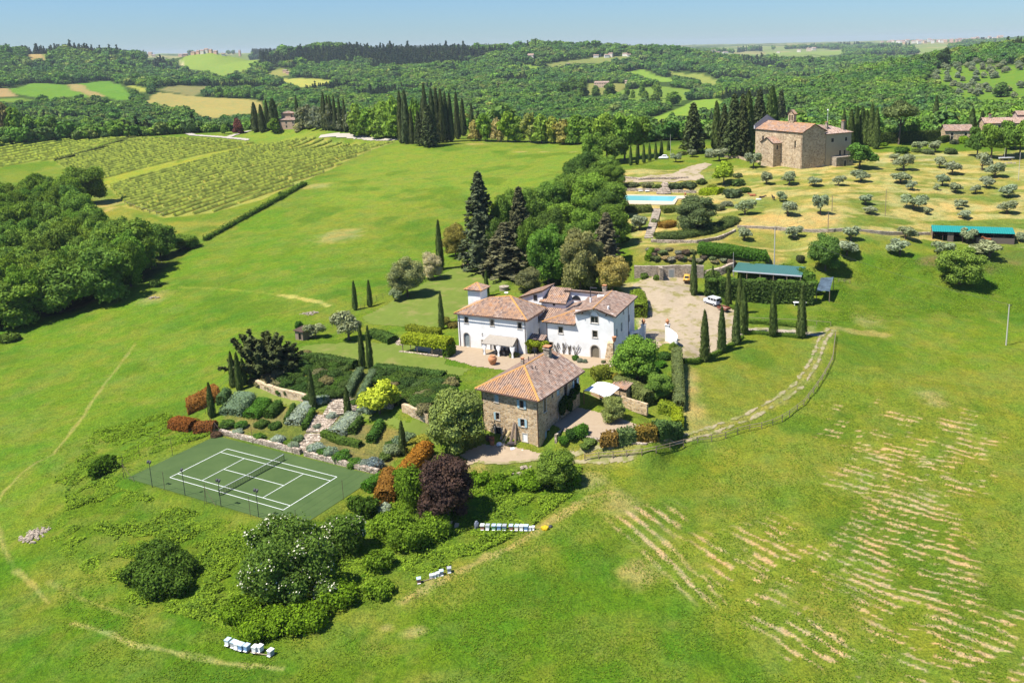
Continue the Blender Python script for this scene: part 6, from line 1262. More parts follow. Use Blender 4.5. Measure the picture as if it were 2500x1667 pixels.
# ------------------------------------------------------------------ tennis court
def tennis():
    f = CF; m, nt, out = mat('green_court'); p = geo(nt); n = noise(nt, p, .22, 6, .7); n2 = noise(nt, p, 6, 2)
    c = ramp(nt, n, [(.3, (.046, .084, .024)), (.7, (.072, .115, .034))]); c = mix(nt, math_(nt, 'MULTIPLY', n2, .3), c, (.085, .11, .045)); bsdf(nt, out, c, .9, .1)
    k = MB(); k.prism([fp(f, *q) for q in [(-6.0, 2.9), (29.4, 2.9), (29.4, -13.9), (-6.0, -13.9)]], -.4, .05); setting(k.build('tennis_court', m))
    ln = MB(); Lc, Wd = 23.77, 10.97; z0, z1 = .054, .058
    def bar(u0, v0, u1, v1, w=.085): ln.fbox(f, min(u0, u1) - (w / 2 if u0 == u1 else 0), max(u0, u1) + (w / 2 if u0 == u1 else 0), min(v0, v1) - (w / 2 if v0 == v1 else 0), max(v0, v1) + (w / 2 if v0 == v1 else 0), z0, z1)
    for v in (0, -1.37, -Wd + 1.37, -Wd): bar(0, v, Lc, v)
    for u in (0, Lc): bar(u, -Wd, u, 0, .1)
    for u in (5.485, Lc - 5.485): bar(u, -Wd + 1.37, u, -1.37)
    bar(5.485, -Wd / 2, Lc - 5.485, -Wd / 2); setting(ln.build('court_line_markings', M_WHITE))
    t = thing('tennis_net', 'dark tennis net with white top band across the green court', 'net', P3(f, Lc / 2, -Wd / 2, .05))
    for v in (.9, -Wd - .9): k = MB(); k.tube([P3(f, Lc / 2, v, 0), P3(f, Lc / 2, v, 1.12)], .05, 6); k.build('post', plain('green_post', (.02, .06, .03), .6, .1, 2), t)
    k = MB()
    for i in range(30): v = .9 - (Wd + 1.8) * i / 29; k.tube([P3(f, Lc / 2, v, .06), P3(f, Lc / 2, v, 1.0)], .017, 3, False)
    for z in np.linspace(.1, .98, 9): k.tube([P3(f, Lc / 2, .9, z), P3(f, Lc / 2, -Wd / 2, z - .06 * z), P3(f, Lc / 2, -Wd - .9, z)], .017, 3, False)
    k.build('mesh', M_IRON, t); k = MB(); k.tube([P3(f, Lc / 2, .9, 1.05), P3(f, Lc / 2, -Wd / 2, .95), P3(f, Lc / 2, -Wd - .9, 1.05)], .04, 4); k.build('top_band', M_WHITE, t)
    lab = ['floodlight post nearest the left corner of the tennis court', 'second tennis court floodlight from the left, behind the bracing poles', 'third tennis court floodlight, level with the net', 'floodlight post with two lamps nearest the right end of the court']
    for i, (x, y) in enumerate([(-67.6, 124.0), (-61.4, 121.2), (-54.6, 117.6), (-48.0, 114.4)]):
        t = thing('floodlight', lab[i], 'floodlight', (x, y, 0), 'floodlights along the tennis court'); k = MB(); k.tube([(x, y, -.5), (x, y, 4.0)], [.05, .04], 6); k.build('pole', M_IRON, t)
        for s in ((-.24, .24) if i != 1 else (-.05,)): k = MB(); q = np.array([x, y]) + f[1] * s; k.prism([q + f[1] * a + f[2] * b for a, b in ((-.16, -.12), (.16, -.12), (.16, .12), (-.16, .12))], [3.9, 3.9, 4.15, 4.15], [4.2, 4.2, 4.35, 4.35]); k.build('lamp', M_IRON, t)
    t = thing('court_fence', 'tall thin wire fence with braced posts round the tennis court', 'fence', P3(f, 12, 3, 0)); G = plain('rusty_post', (.16, .11, .07), .8, .3, 3)
    ring = [(-6.3, 3.1), (2.5, 3.1), (11.5, 3.1), (20.5, 3.1), (29.6, 3.1), (29.6, -5), (29.6, -14.2), (20.8, -14.2), (11.9, -14.2), (3, -14.2), (-6.3, -14.2), (-6.3, -5.5)]
    for i, (u, v) in enumerate(ring):
        k = MB(); k.tube([P3(f, u, v, -.5), P3(f, u, v, 3.1)], .035, 5)
        if i in (0, 4, 6, 8, 10):
            c = np.array([11.7, -5.5]) - np.array([u, v]); 
            for dx, dv in ((2.4 * np.sign(c[0]) if abs(c[0]) > 1 else 2.0, 0), (0, -1.8) if i == 8 else (0, 2.2 * np.sign(c[1]))): k.tube([P3(f, u + dx, v + dv * .2, 0), P3(f, u, v, 2.4)], .03, 4)
        k.build('post', G, t)
    k = MB()
    for (a, b) in zip(ring, ring[1:] + ring[:1]):
        for z in (.1, 1.0, 2.0, 3.0): k.tube([P3(f, *a, z), P3(f, *b, z)], .009, 3, False)
    k.build('wire', M_IRON, t)
tennis()

# ------------------------------------------------------------------ dry stone walls and steps
def stone_wall(pix, h, w, label, m=None, name='stone_wall', down=.8, top=None):
    P = dens([gp(*q)[:2] for q in pix], 1.2); P = np.array(P); T = np.gradient(P, axis=0); T /= np.linalg.norm(T, axis=1)[:, None]; S = np.stack([-T[:, 1], T[:, 0]], 1) * w / 2
    k = MB(); z = hbase(P[:, 0], P[:, 1]); zt = (z + h if top is None else np.full(len(P), float(top))) + np.array([random.uniform(-.07, .07) for _ in P]); n = len(P); vs = []
    for i in range(n): vs += [(*(P[i] - S[i]), z[i] - down), (*(P[i] - S[i]), zt[i]), (*(P[i] + S[i]), zt[i] + .03), (*(P[i] + S[i]), z[i] - down)]
    fs = [(0, 1, 2, 3), (4 * n - 1, 4 * n - 2, 4 * n - 3, 4 * n - 4)]
    for i in range(n - 1):
        for j in range(3): fs.append((4 * i + j, 4 * i + 4 + j, 4 * i + 5 + j, 4 * i + 1 + j))
    k.add(vs, fs); return tag(k.build(name, m or M_DRY), label, 'wall')
stone_wall([(538, 1058), (640, 1083), (735, 1108)], .75, .6, 'low stone wall along the back of the tennis court, left half'); stone_wall([(745, 1111), (840, 1136), (925, 1157)], .75, .6, 'low stone wall along the back of the tennis court, right half')
stone_wall([(628, 944), (660, 957), (700, 968), (735, 976), (762, 985)], 1.35, .6, 'stone retaining wall below the dark shrub bank, left of the fan steps', M_STONE); stone_wall([(985, 1004), (1010, 1014), (1048, 1030)], 1.4, .6, 'stone retaining wall right of the yellow green tree', M_STONE)
stone_wall([(900, 985), (930, 994), (960, 1000)], 1.1, .5, 'low stone wall behind the yellow green tree')
W0 = stone_wall([(1549, 677), (1600, 675), (1640, 675), (1690, 675), (1718, 676)], 2.9, .8, 'tall stone retaining wall with a small door behind the gravel yard', M_STONE_GREY, top=9.0)
q = gp(1640, 675); k = MB(); k.box((q[0] - .1, q[1] - .45, 7.0), (1.15, .12, 2.0), 0); k.build('door', plain('grey_green_door', (.25, .27, .26), .7, .15, 3), W0); k = MB(); k.box((q[0] - .1, q[1] - .42, 8.1), (1.6, .18, .2), 0); k.box((q[0] - .8, q[1] - .42, 7.1), (.2, .16, 2.2), 0); k.box((q[0] + .6, q[1] - .42, 7.1), (.2, .16, 2.2), 0); k.build('door_frame', M_TRIM, W0)
k = MB(); q = gp(1612, 677); k.box((q[0], q[1] - .9, 7.3), (.9, 2.2, 3.4), 8); tag(k.build('wall_buttress', M_STONE_GREY), 'stone buttress projecting from the yard retaining wall', 'buttress')
stone_wall([(1590, 590), (1640, 593), (1700, 593), (1750, 585), (1795, 566)], .7, .6, 'curved low dry stone wall under the dark clipped bank'); stone_wall([(1800, 557), (1900, 561), (2020, 567), (2150, 571), (2270, 574)], .8, .6, 'long straight dry stone wall across the olive slope', M_STONE_GREY)
stone_wall([(1500, 466), (1560, 467), (1612, 469)], .95, .5, 'stone wall behind the pool, left of the curved steps'); stone_wall([(1640, 470), (1700, 472)], .95, .5, 'stone wall behind the pool, right of the curved steps')
stone_wall([(1500, 436), (1560, 440), (1620, 438), (1680, 436)], .7, .5, 'rough stone edging of the gravel terrace above the pool'); stone_wall([(1843, 398), (1800, 386), (1765, 384)], .9, .5, 'low pale wall left of the church front', M_CHURCH)
stone_wall([(1720, 676), (1760, 668), (1790, 655)], 1.6, 1.2, 'broken rocky wall between the yard and the green roofed barn')
def stairs(pa, pb, n, w, label, m=None, w2=None, curve=0.0, name='stone_steps'):
    a, b = gp(*pa), gp(*pb); d = (b - a)[:2]; Ln = np.linalg.norm(d); d /= Ln; s = np.array([-d[1], d[0]]); k = MB()
    for i in range(n):
        t0, t1 = i / n, (i + 1) / n; ww = w + ((w2 or w) - w) * t0; z = a[2] + (b[2] - a[2]) * t1 + .12; q0, q1 = a[:2] + d * Ln * t0, a[:2] + d * Ln * (t1 + .02); pts = []
        for x in np.linspace(-1, 1, 7): pts.append(q0 + s * x * ww / 2 - d * curve * (1 - x * x) + d * random.uniform(-.04, .04))
        k.prism(pts + [q1 + s * ww / 2, q1 - s * ww / 2], z - 1.0, z + random.uniform(-.03, .03))
    return tag(k.build(name, m or M_DRY), label, 'steps')
stairs((742, 1105), (768, 1060), 9, 3.2, 'lower flight of stone garden steps rising from the tennis court'); stairs((772, 1055), (800, 1014), 9, 3.6, 'middle flight of broad stone steps between the silver shrubs', w2=4.4); stairs((845, 1004), (832, 972), 7, 7.6, 'fan shaped curved stone steps below the two clipped hedges', w2=3.0, curve=1.3)
stairs((1583, 582), (1606, 508), 18, 2.4, 'long straight stone stair climbing from the lower terrace to the pool', M_STONE_GREY); stairs((1620, 474), (1624, 446), 7, 5.0, 'curved fan of stone steps behind the pool', w2=1.6, curve=.8)

# ------------------------------------------------------------------ pool
def pool():
    z = 14.04; k = MB(); o = [px3(*q, z)[:2] for q in ((1492, 474), (1706, 478.5), (1690, 483), (1655, 485), (1646, 499.5), (1492, 497))]; i = [px3(*q, z)[:2] for q in ((1500, 476.3), (1654, 478.8), (1642, 491.5), (1500, 488.6))]
    M_DECK = plain('cream_paving', (.52, .43, .31), .8, .08, 1.2)
    def ngon(pts): k.prism(pts, 13.6, z)
    ngon([o[0], o[1], i[1], i[0]]); ngon([o[1], o[2], o[3], o[4], i[2], i[1]]); ngon([o[4], o[5], i[3], i[2]]); ngon([o[5], o[0], i[0], i[3]]); setting(k.build('pool_deck', M_DECK))
    m, nt, out = mat('pool_water'); n = noise(nt, geo(nt), 1.2, 3); b = bsdf(nt, out, (.16, .48, .50), .06, .5, bump(nt, n, .03)); k = MB(); k.poly(*[(*q, z - .14) for q in i]); setting(k.build('pool_water', m))
    for j, (x, y) in enumerate(((1564, 468), (1580.5, 468.6))):
        p = gp(x, y); t = thing('sun_lounger', ('white sun lounger by the pool, the one further from the steps', 'white sun lounger by the pool, the one nearer the steps')[j], 'lounger', p); c = np.array([p[0], p[1]])
        k = MB(); k.box((*c, p[2] + .38), (1.5, 1.4, .12), -6); k.build('seat', M_WHITE, t); k = MB(); k.prism([c + np.array(d) for d in ((-.75, .6), (.75, .6), (.75, 1.5), (-.75, 1.5))], [p[2] + .33] * 2 + [p[2] + .8] * 2, [p[2] + .45] * 2 + [p[2] + .92] * 2); k.build('backrest', M_WHITE, t)
        for dx in (-.65, .65):
            for dy in (-.55, .6): k = MB(); k.box((c[0] + dx, c[1] + dy, p[2] + .16), (.07, .07, .34)); k.build('leg', M_WHITE, t)
    p = gp(1673, 477); k = MB(); k.lathe(p + [0, 0, .1], [(.2, 0), (.34, .3), (.4, .7), (.3, .75)], 12); tag(k.build('terracotta_pot', M_TERRA), 'terracotta pot standing on the pool deck', 'pot')
pool()

# ------------------------------------------------------------------ vehicles
M_TYRE = plain('tyre_rubber', (.02, .02, .02), .9, .1, 3)
def loft(mb, secs):     # secs: list of (x, [(y,z)...])
    n = len(secs[0][1]); vs = [(x, y, z) for x, s in secs for y, z in s]; fs = [(i * n + j, i * n + (j + 1) % n, (i + 1) * n + (j + 1) % n, (i + 1) * n + j) for i in range(len(secs) - 1) for j in range(n)]
    mb.add(vs, fs + [tuple(range(n - 1, -1, -1)), tuple(range((len(secs) - 1) * n, len(secs) * n))])
def wheels(t, xs, w, r):
    for x in xs:
        for y in (-w, w):
            k = MB(); k.tube([(x, y - .1, r), (x, y + .1, r)], r, 14); a = k.build('wheel', M_TYRE, t); k = MB(); k.tube([(x, y - .11, r), (x, y + .11, r)], r * .55, 10); k.build('rim', plain('grey_rim', (.35, .35, .36), .4, .1, 2), a)
def put(t, p, ang, q=None): t.location = (p[0], p[1], p[2] + .05); t.rotation_euler = (0, 0, math.radians(ang))
def small_car(label, c, p, ang, s=1.0, name='hatchback_car'):
    t = thing(name, label, 'car'); body = MB(); paint = plain('paint_' + name, c, .3, .05, 1, .5)
    def sec(w, z0, z1): return [(-w, z0), (-w * 1.02, (z0 + z1) / 2), (-w * .96, z1), (w * .96, z1), (w * 1.02, (z0 + z1) / 2), (w, z0)]
    loft(body, [(-1.75, sec(.68, .35, .7)), (-1.6, sec(.78, .25, .82)), (-.9, sec(.8, .22, .88)), (0, sec(.8, .22, .9)), (1.0, sec(.8, .22, .88)), (1.5, sec(.76, .25, .8)), (1.78, sec(.64, .35, .6))]); bo = body.build('body', paint, t, True)
    cab = MB(); loft(cab, [(-1.55, sec(.66, .8, .86)), (-1.15, sec(.66, .85, 1.38)), (-.4, sec(.66, .86, 1.5)), (.3, sec(.66, .86, 1.46)), (.95, sec(.66, .85, .9))]); cab.build('cabin', paint, t, True)
    g = MB(); g.add([(-1.53, -.5, .92), (-1.53, .5, .92), (-1.20, .45, 1.33), (-1.20, -.45, 1.33)], [(0, 3, 2, 1)]); g.build('rear_window', M_GLASS, t); g = MB(); g.add([(.42, -.52, 1.41), (.42, .52, 1.41), (.92, .58, .93), (.92, -.58, .93)], [(0, 3, 2, 1)]); g.build('windscreen', M_GLASS, t)
    for y in (-1, 1): g = MB(); v = [(-1.1, y * .675, .93), (.6, y * .675, .93), (.28, y * .675, 1.38), (-.95, y * .675, 1.34)]; g.add(v, [(0, 1, 2, 3) if y < 0 else (3, 2, 1, 0)]); g.build('side_window', M_GLASS, t)
    for x, cc, nm in ((1.74, (.7, .7, .65), 'headlight'), (-1.72, (.4, .02, .02), 'tail_light')):
        for y in (-.52, .52): k = MB(); k.blob((x, y, .58), (.06, .12, .09), 4, 8, 0, 0); k.build(nm, plain(nm, cc, .3, .05, 2), t)
    k = MB(); k.box((-1.78, 0, .42), (.08, 1.3, .12)); k.build('bumper', M_IRON, t); wheels(t, (-1.12, 1.12), .68, .29); put(t, p, ang); t.scale = (s, s, s); return t
small_car('yellow vintage small car parked by the retaining wall', (.62, .36, .06), gp(1678, 685), 78, 1.1, 'small_car')
small_car('white car parked under the olive beyond the pool', (.78, .78, .78), gp(1620, 389), 172, 1.15, 'white_car')
def offroader():
    t = thing('off_road_car', 'silver white boxy off-road car parked on the gravel yard', 'car'); P = plain('silver_paint', (.56, .58, .60), .35, .05, 1, .5); k = MB(); k.box((0, 0, .85), (4.2, 1.7, .55)); k.box((-1.55, 0, 1.2), (1.1, 1.66, .16)); k.build('body', P, t)
    k = MB(); k.prism([(-1.0, -.84), (2.1, -.84), (2.1, .84), (-1.0, .84)], 1.12, 1.3); k.prism([(-.72, -.80), (2.06, -.80), (2.06, .80), (-.72, .80)], 1.86, 1.97)
    for x in (-.75, .15, 1.05, 1.98):
        for y in (-.8, .74): k.box((x + .04, y + .03, 1.58), (.12, .08, .6))
    k.build('cabin', P, t); k = MB(); k.prism([(-.85, -.76), (2.0, -.76), (2.0, .76), (-.85, .76)], 1.28, 1.87); k.build('window', M_GLASS, t); k = MB()
    for x in np.linspace(-.5, 1.9, 6): k.tube([(x, -.75, 2.03), (x, .75, 2.03)], .02, 4)
    for y in (-.75, .75): k.tube([(-.6, y, 2.03), (2.0, y, 2.03)], .025, 4)
    k.build('roof_rack', M_WHITE, t); k = MB(); k.tube([(2.2, .45, 1.2), (2.36, .45, 1.2)], .36, 14); k.build('spare_wheel', M_TYRE, t); k = MB(); k.box((-2.15, 0, .62), (.12, 1.75, .18)); k.build('bumper', M_IRON, t)
    for y in (-.6, .6): k = MB(); k.tube([(-2.08, y, .95), (-2.13, y, .95)], .11, 8); k.build('headlight', M_WHITE, t)
    wheels(t, (-1.35, 1.3), .76, .38); a, b = gp(1726, 739), gp(1752, 750); d = b - a; ang = math.degrees(math.atan2(d[1], d[0])); put(t, (a + b) / 2, ang)
    r = thing('flat_trailer', 'rusty red flatbed trailer hitched behind the off-road car', 'trailer'); RU = plain('rust_red', (.20, .07, .04), .8, .25, 4); k = MB(); k.box((0, 0, .62), (2.7, 1.6, .1)); k.build('bed', plain('worn_pink_bed', (.34, .22, .18), .9, .3, 3), r)
    for y in (-.8, .8): k = MB(); k.box((0, y, .85), (2.7, .06, .4)); k.build('side_board', RU, r)
    for x in (-1.35, 1.35): k = MB(); k.box((x, 0, .85), (.06, 1.6, .4)); k.build('end_board', RU, r)
    k = MB(); k.tube([(-1.3, -.4, .55), (-2.3, 0, .5)], .05, 5); k.tube([(-1.3, .4, .55), (-2.3, 0, .5)], .05, 5); k.build('drawbar', M_IRON, r); wheels(r, (.2,), .9, .32); put(r, gp(1767, 760), ang)
offroader()

# ------------------------------------------------------------------ beehives
def hives():
    cols = {'white': (.72, .72, .70), 'blue': (.16, .28, .46), 'pale blue': (.42, .52, .60), 'green': (.16, .34, .18), 'grey': (.34, .35, .36), 'red brown': (.30, .14, .10), 'cream': (.68, .62, .48)}
    base = {}
    def hive(c, lid, x, y, ang, lab, grp, s=1.0):
        if (c, lid) not in base:
            t = thing('beehive', '', 'beehive'); k = MB(); k.box((0, 0, .42), (.44, .5, .5)); k.build('hive_body', plain('hive_' + c.replace(' ', '_'), cols[c], .7, .1, 3), t); k = MB(); k.box((0, 0, .71), (.52, .58, .09)); k.build('lid', plain('hive_lid_' + lid.replace(' ', '_'), cols[lid], .45, .06, 3), t)
            k = MB(); k.box((0, -.3, .2), (.4, .14, .03)); k.build('landing_board', M_WHITE, t); k = MB()
            for dx in (-.17, .17): k.box((dx, 0, .08), (.07, .5, .18))
            k.build('stand', M_WOOD, t); base[(c, lid)] = t
        else: t = copy_tree(base[(c, lid)])
        p = gp(x, y); t.location = tuple(p); t.rotation_euler = (0, 0, math.radians(ang + random.uniform(-6, 6))); t.scale = (s, s, s); tag(t, lab, 'beehive', grp)
    g1, g2, g3 = 'beehives in the row below the purple tree', 'beehives beside the straw coloured track', 'beehives in the row nearest the camera'
    O = ['first', 'second', 'third', 'fourth', 'fifth', 'sixth', 'seventh', 'eighth', 'ninth', 'tenth']
    for i, (x, c, l) in enumerate([(1178, 'red brown', 'white'), (1191, 'white', 'grey'), (1206, 'green', 'pale blue'), (1219, 'blue', 'pale blue'), (1232, 'blue', 'grey'), (1248, 'red brown', 'pale blue'), (1262, 'cream', 'pale blue'), (1274, 'white', 'white'), (1285, 'blue', 'pale blue')]): hive(c, l, x, 1293.5 + .2 * i, -8, '%s beehive with %s lid, %s from left below the purple tree' % (c, l, O[i]), g1, 1.12)
    for i, (x, y) in enumerate(((1294, 1295), (1302, 1294))): hive('white', 'white', x, y, -8, ('small white hive box beside the end of the long hive row', 'small white hive box nearest the yellow sack')[i], g1, .8)
    for i, (x, y, c, l) in enumerate([(1023, 1424, 'red brown', 'pale blue'), (1053, 1413, 'white', 'white'), (1061, 1411, 'white', 'white'), (1069, 1408, 'white', 'white'), (1078, 1405, 'grey', 'pale blue'), (1097, 1398, 'grey', 'grey')]): hive(c, l, x, y, 12, '%s beehive with %s lid, %s from left beside the straw track' % (c, l, O[i]), g2, 1.05 if i in (0, 4, 5) else .85)
    for i, (x, y, c, l) in enumerate([(558, 1575, 'white', 'pale blue'), (572, 1580, 'grey', 'pale blue'), (581, 1584, 'white', 'white'), (591, 1587, 'blue', 'pale blue'), (604, 1589, 'blue', 'pale blue'), (624, 1592, 'white', 'white'), (636, 1591, 'white', 'white'), (662, 1601, 'grey', 'white')]): hive(c, l, x, y, -24, '%s beehive with %s lid, %s from left in the nearest row' % (c, l, O[i]), g3, 1.15)
    for (a, b, lb) in (((612, 1596), (664, 1604), 'weathered plank rail under the right end of the nearest hives'), ((1027, 1424), (1060, 1414), 'weathered plank rail between hives beside the straw track')): p, q = gp(*a), gp(*b); k = MB(); k.tube([p + [0, 0, .25], q + [0, 0, .25]], .06, 4); tag(k.build('plank_rail', M_WOOD), lb, 'plank')
    p = gp(1164, 1290); k = MB(); k.blob(p + [0, 0, .5], (.35, .3, .7), 6, 9, 3, .15); tag(k.build('covered_hive', plain('grey_cover', (.16, .18, .22), .8, .2, 3)), 'tall hive stack under a dark grey cover at the row end', 'beehive')
    p = gp(1330, 1293); k = MB(); k.blob(p + [0, 0, .25], (.55, .45, .4), 6, 9, 4, .2); tag(k.build('yellow_sack', plain('bright_yellow', (.62, .40, .01), .7, .1, 3)), 'bright yellow sack at the end of the hive row', 'sack')
    p = gp(1344, 1287); k = MB(); k.blob(p + [0, 0, .15], (.3, .3, .2), 5, 8, 4, .1); tag(k.build('black_bucket', M_IRON), 'black bucket lying beside the yellow sack', 'bucket')
    p = gp(1098, 1287); k = MB(); k.prism([(p[0] - 1.1, p[1] - .4), (p[0] + .2, p[1] - .7), (p[0] + .4, p[1] + .3), (p[0] - .9, p[1] + .6)], [p[2] + .1] * 2 + [p[2] + .75] * 2, [p[2] + .17] * 2 + [p[2] + .82] * 2); tag(k.build('wooden_board', plain('pale_boards', (.50, .36, .22), .85, .15, 5)), 'pale wooden board leaning in the weeds beside the purple tree', 'board')
    p = gp(1114, 1288); k = MB(); k.prism([(p[0] - .3, p[1] - .4), (p[0] + .3, p[1] - .5), (p[0] + .4, p[1] + .3), (p[0] - .2, p[1] + .4)], [p[2] + .1] * 2 + [p[2] + .5] * 2, [p[2] + .16] * 2 + [p[2] + .56] * 2); tag(k.build('small_board', plain('pale_boards', (.5, .36, .22))), 'small pale board beside the larger leaning board', 'board')
hives()

# ------------------------------------------------------------------ poles, wires, fences, furniture
def pole(x, y, top, label, r=.13, m=None, arm=False, name='utility_pole'):
    p = gp(x, y); D = float((p - np.array([0, 0, H])) @ FW); h = (y - top) / F * D * 1.03; t = thing(name, label, 'pole', p); k = MB(); k.tube([p - [0, 0, .5], p + [0, 0, h]], [r, r * .7], 7); k.build('post', m or M_CONC, t)
    if arm: k = MB(); k.box(p + [0, 0, h - .25], (.9, .08, .08)); [k.lathe(p + [dx, 0, h - .2], [(.05, 0), (.07, .1), (.03, .2)], 6) for dx in (-.4, .4)]; k.build('insulator_arm', M_IRON, t)
    return p + [0, 0, h]
T1 = pole(1890, 653, 558, 'tall concrete utility pole rising behind the green roofed barn', .17, None, True); T2 = pole(2456, 845, 742, 'concrete utility pole standing alone in the right hand meadow', .15, None, True)
T3 = pole(1790, 672, 616, 'thin pale metal pole beside the left end of the barn', .07); T4 = pole(2161, 527, 464, 'thin dark wooden pole standing among the olive trees', .09, M_WOOD); T5 = pole(2021, 570, 517, 'weathered grey pole by the dry stone wall', .13, M_WOOD); T6 = pole(2486, 440, 374, 'pale pole at the right edge of the olive slope', .1); T7 = pole(2308, 303, 261, 'tall pale pole with lamp left of the stone farmhouse', .16, None, True)
pole(2031, 515, 478, 'bare dead tree stem beside an olive on the slope', .12, M_WOOD, name='dead_stem'); T8 = pole(430, 322, 292, 'wooden power pole by the white road junction', .2, M_WOOD, True); T9 = pole(515, 323, 287, 'power pole between the road and the wooded valley', .2, M_WOOD, True); T10 = pole(222, 333, 313, 'power pole in front of the roadside trees', .2, M_WOOD, True); TA = pole(644, 318, 300, 'power pole beside the far farmhouse cypresses', .2, M_WOOD, True); TB = pole(1637, 375, 330, 'thin mast behind the small cypress row', .1, M_CONC)
def wire(a, b, label, sag=.8, r=.025): pts = [a + (b - a) * t - np.array([0, 0, sag * 4 * t * (1 - t)]) for t in np.linspace(0, 1, 13)]; k = MB(); k.tube(pts, r, 3, False); tag(k.build('power_cable', M_IRON), label, 'cable')
wire(T1, gp(1955, 418) + [0, 0, 12], 'thin cable from the barn pole up to the church corner'); wire(T1, T2, 'thin cable from the barn pole across the meadow', 1.5); wire(T5, T1, 'short cable between the barn pole and the stone wall pole', .5); wire(T10, T8, 'pale cable left of the road junction poles', 2.5, .06); wire(T8, T9, 'pale cable between the two road junction poles', 1.2, .06); wire(T9, TA, 'pale cable running to the far farmhouse', 2, .06); wire(TA, gp(990, 345) + [0, 0, 9], 'pale cable from the far farmhouse to the tall cypresses', 3, .06); wire(gp(2008, 396) + [0, 0, 11], gp(1985, 409), 'guy wire slanting down the dark church wall', .05, .04)
def rail_fence(pix, label, h=1.15, r=.06, rails=(1.08,), step=2.9, m=None, grp=None, name='rail_fence'):
    P = np.array(dens([gp(*q)[:2] for q in pix], step)); z = hbase(P[:, 0], P[:, 1]); t = thing(name, label, 'fence', (P[0][0], P[0][1], z[0]), grp)
    for p, zz in zip(P, z): k = MB(); k.tube([(*p, zz - .3), (*p, zz + h)], r, 5); k.build('post', m or M_WOOD, t)
    k = MB()
    for q in rails: k.tube([(*p, zz + q) for p, zz in zip(P, z)], r * .7, 4)
    k.build('rail', m or M_WOOD, t); return t
r4 = lambda *p: [(1650 + x * .3614, 740 + y * .3614) for x, y in p]
rail_fence(r4((1078, 232), (1060, 385), (1035, 440), (990, 520), (930, 605), (865, 690), (820, 725), (768, 765), (718, 795), (655, 825), (580, 848), (500, 862), (418, 882), (337, 912), (242, 932), (147, 945), (52, 964)) + [(1636, 1097), (1602, 1105), (1567, 1112), (1530, 1115), (1497, 1118), (1462, 1120), (1428, 1124)], 'long curving post and rail fence along the farm track', 1.15, .07, (1.08, .6))
rail_fence([(1826, 784), (1900, 788), (1960, 790), (2028, 796)], 'straight wooden rail fence beside the drive hedge', .95, .06, (.9,)); rail_fence([(2047, 690), (2075, 692)], 'short weathered rail fence below the leaning pole', 1.0, .06, (.95, .5), 1.4)
rail_fence([(965, 352), (905, 374), (850, 398), (790, 425), (740, 448), (690, 470)], 'thin wire fence with stakes along the vineyard edge', 1.3, .05, (1.2,), 7.0, None, None, 'wire_fence'); rail_fence([(502, 1010), (520, 985), (536, 962), (560, 940)], 'wire fence stakes at the left edge of the terraced garden', 1.4, .035, (1.3,), 2.2, M_IRON, None, 'wire_fence'); rail_fence([(300, 1130), (340, 1105), (390, 1072), (440, 1040), (470, 1010)], 'dark wire fence on the grass bank left of the court', 1.5, .035, (1.4,), 3.0, M_IRON, None, 'wire_fence'); rail_fence([(880, 757), (920, 735), (950, 722)], 'wire fence between the two lawn cypresses and the meadow', 1.3, .035, (1.2, .7), 1.6, M_IRON, None, 'wire_fence'); rail_fence([(305, 500), (335, 513), (365, 522), (400, 530)], 'dark end stakes at the lower corner of the vineyard', 1.6, .07, (1.5,), 4.0, None, None, 'wire_fence')
p = gp(1842, 735); k = thing('wooden_bench', 'brown wooden bench against the ivy hedge', 'bench', p)
m = MB(); m.box(p + [0, 0, .5], (2.2, .5, .07), -5); m.build('seat', M_WOOD, k); m = MB(); m.box(p + [.02, .28, .85], (2.2, .06, .5), -5); m.build('backrest', M_WOOD, k)
for dx in (-.95, .95): m = MB(); m.box(p + [dx, 0, .23], (.08, .5, .5), -5); m.build('leg', M_WOOD, k)
p = gp(1952, 745); k = thing('white_table', 'white table beside a cypress in front of the ivy hedge', 'table', p); m = MB(); m.box(p + [0, 0, .74], (3.0, 1.1, .08), -4); m.build('table_top', M_WHITE, k)
for dx in (-1.2, 1.2): m = MB(); m.box(p + [dx, 0, .35], (.1, .8, .74), -4); m.build('leg', M_WHITE, k)
p = gp(1158, 648); k = thing('garden_gazebo', 'pale flat roofed garden shelter beneath the tall spruces', 'gazebo', p); m = MB(); m.box(p + [-.6, 1.2, 2.75], (6.4, 3.6, .14), -12); m.build('roof', plain('pale_grey_boards', (.42, .39, .36), .9, .1, 2), k)
for dx in (-3.3, 2.1):
    for dy in (-.2, 2.6): m = MB(); m.tube([p + [dx, dy, -.4], p + [dx, dy, 2.7]], .08, 5); m.build('post', M_WOOD, k)
m = MB(); m.box(p + [-.6, -.4, .1], (5.4, .5, .5), -12); m.build('brick_step', plain('pinkish_brick', (.40, .25, .17), .9, .2, 3), k)
def rocks(x, y, n, sx, sy, s, label, c=(.50, .42, .33), name='stone_pile'):
    o = gp(x, y); k = MB(); g = np.random.default_rng(int(x))
    for i in range(n):
        a, b = np.clip(g.normal(0, .45, 2), -1, 1); px_, py_ = o[0] + a * sx, o[1] + b * sy; r = s * g.uniform(.5, 1.3); k.blob((px_, py_, gz(px_, py_) + r * .3 + max(0, .3 * (1 - abs(a) - abs(b)))), (r, r * g.uniform(.6, 1), r * g.uniform(.5, .8)), 4, 6, i, .25)
    tag(k.build(name, plain('loose_stone', c, .95, .25, 3)), label, 'stones')
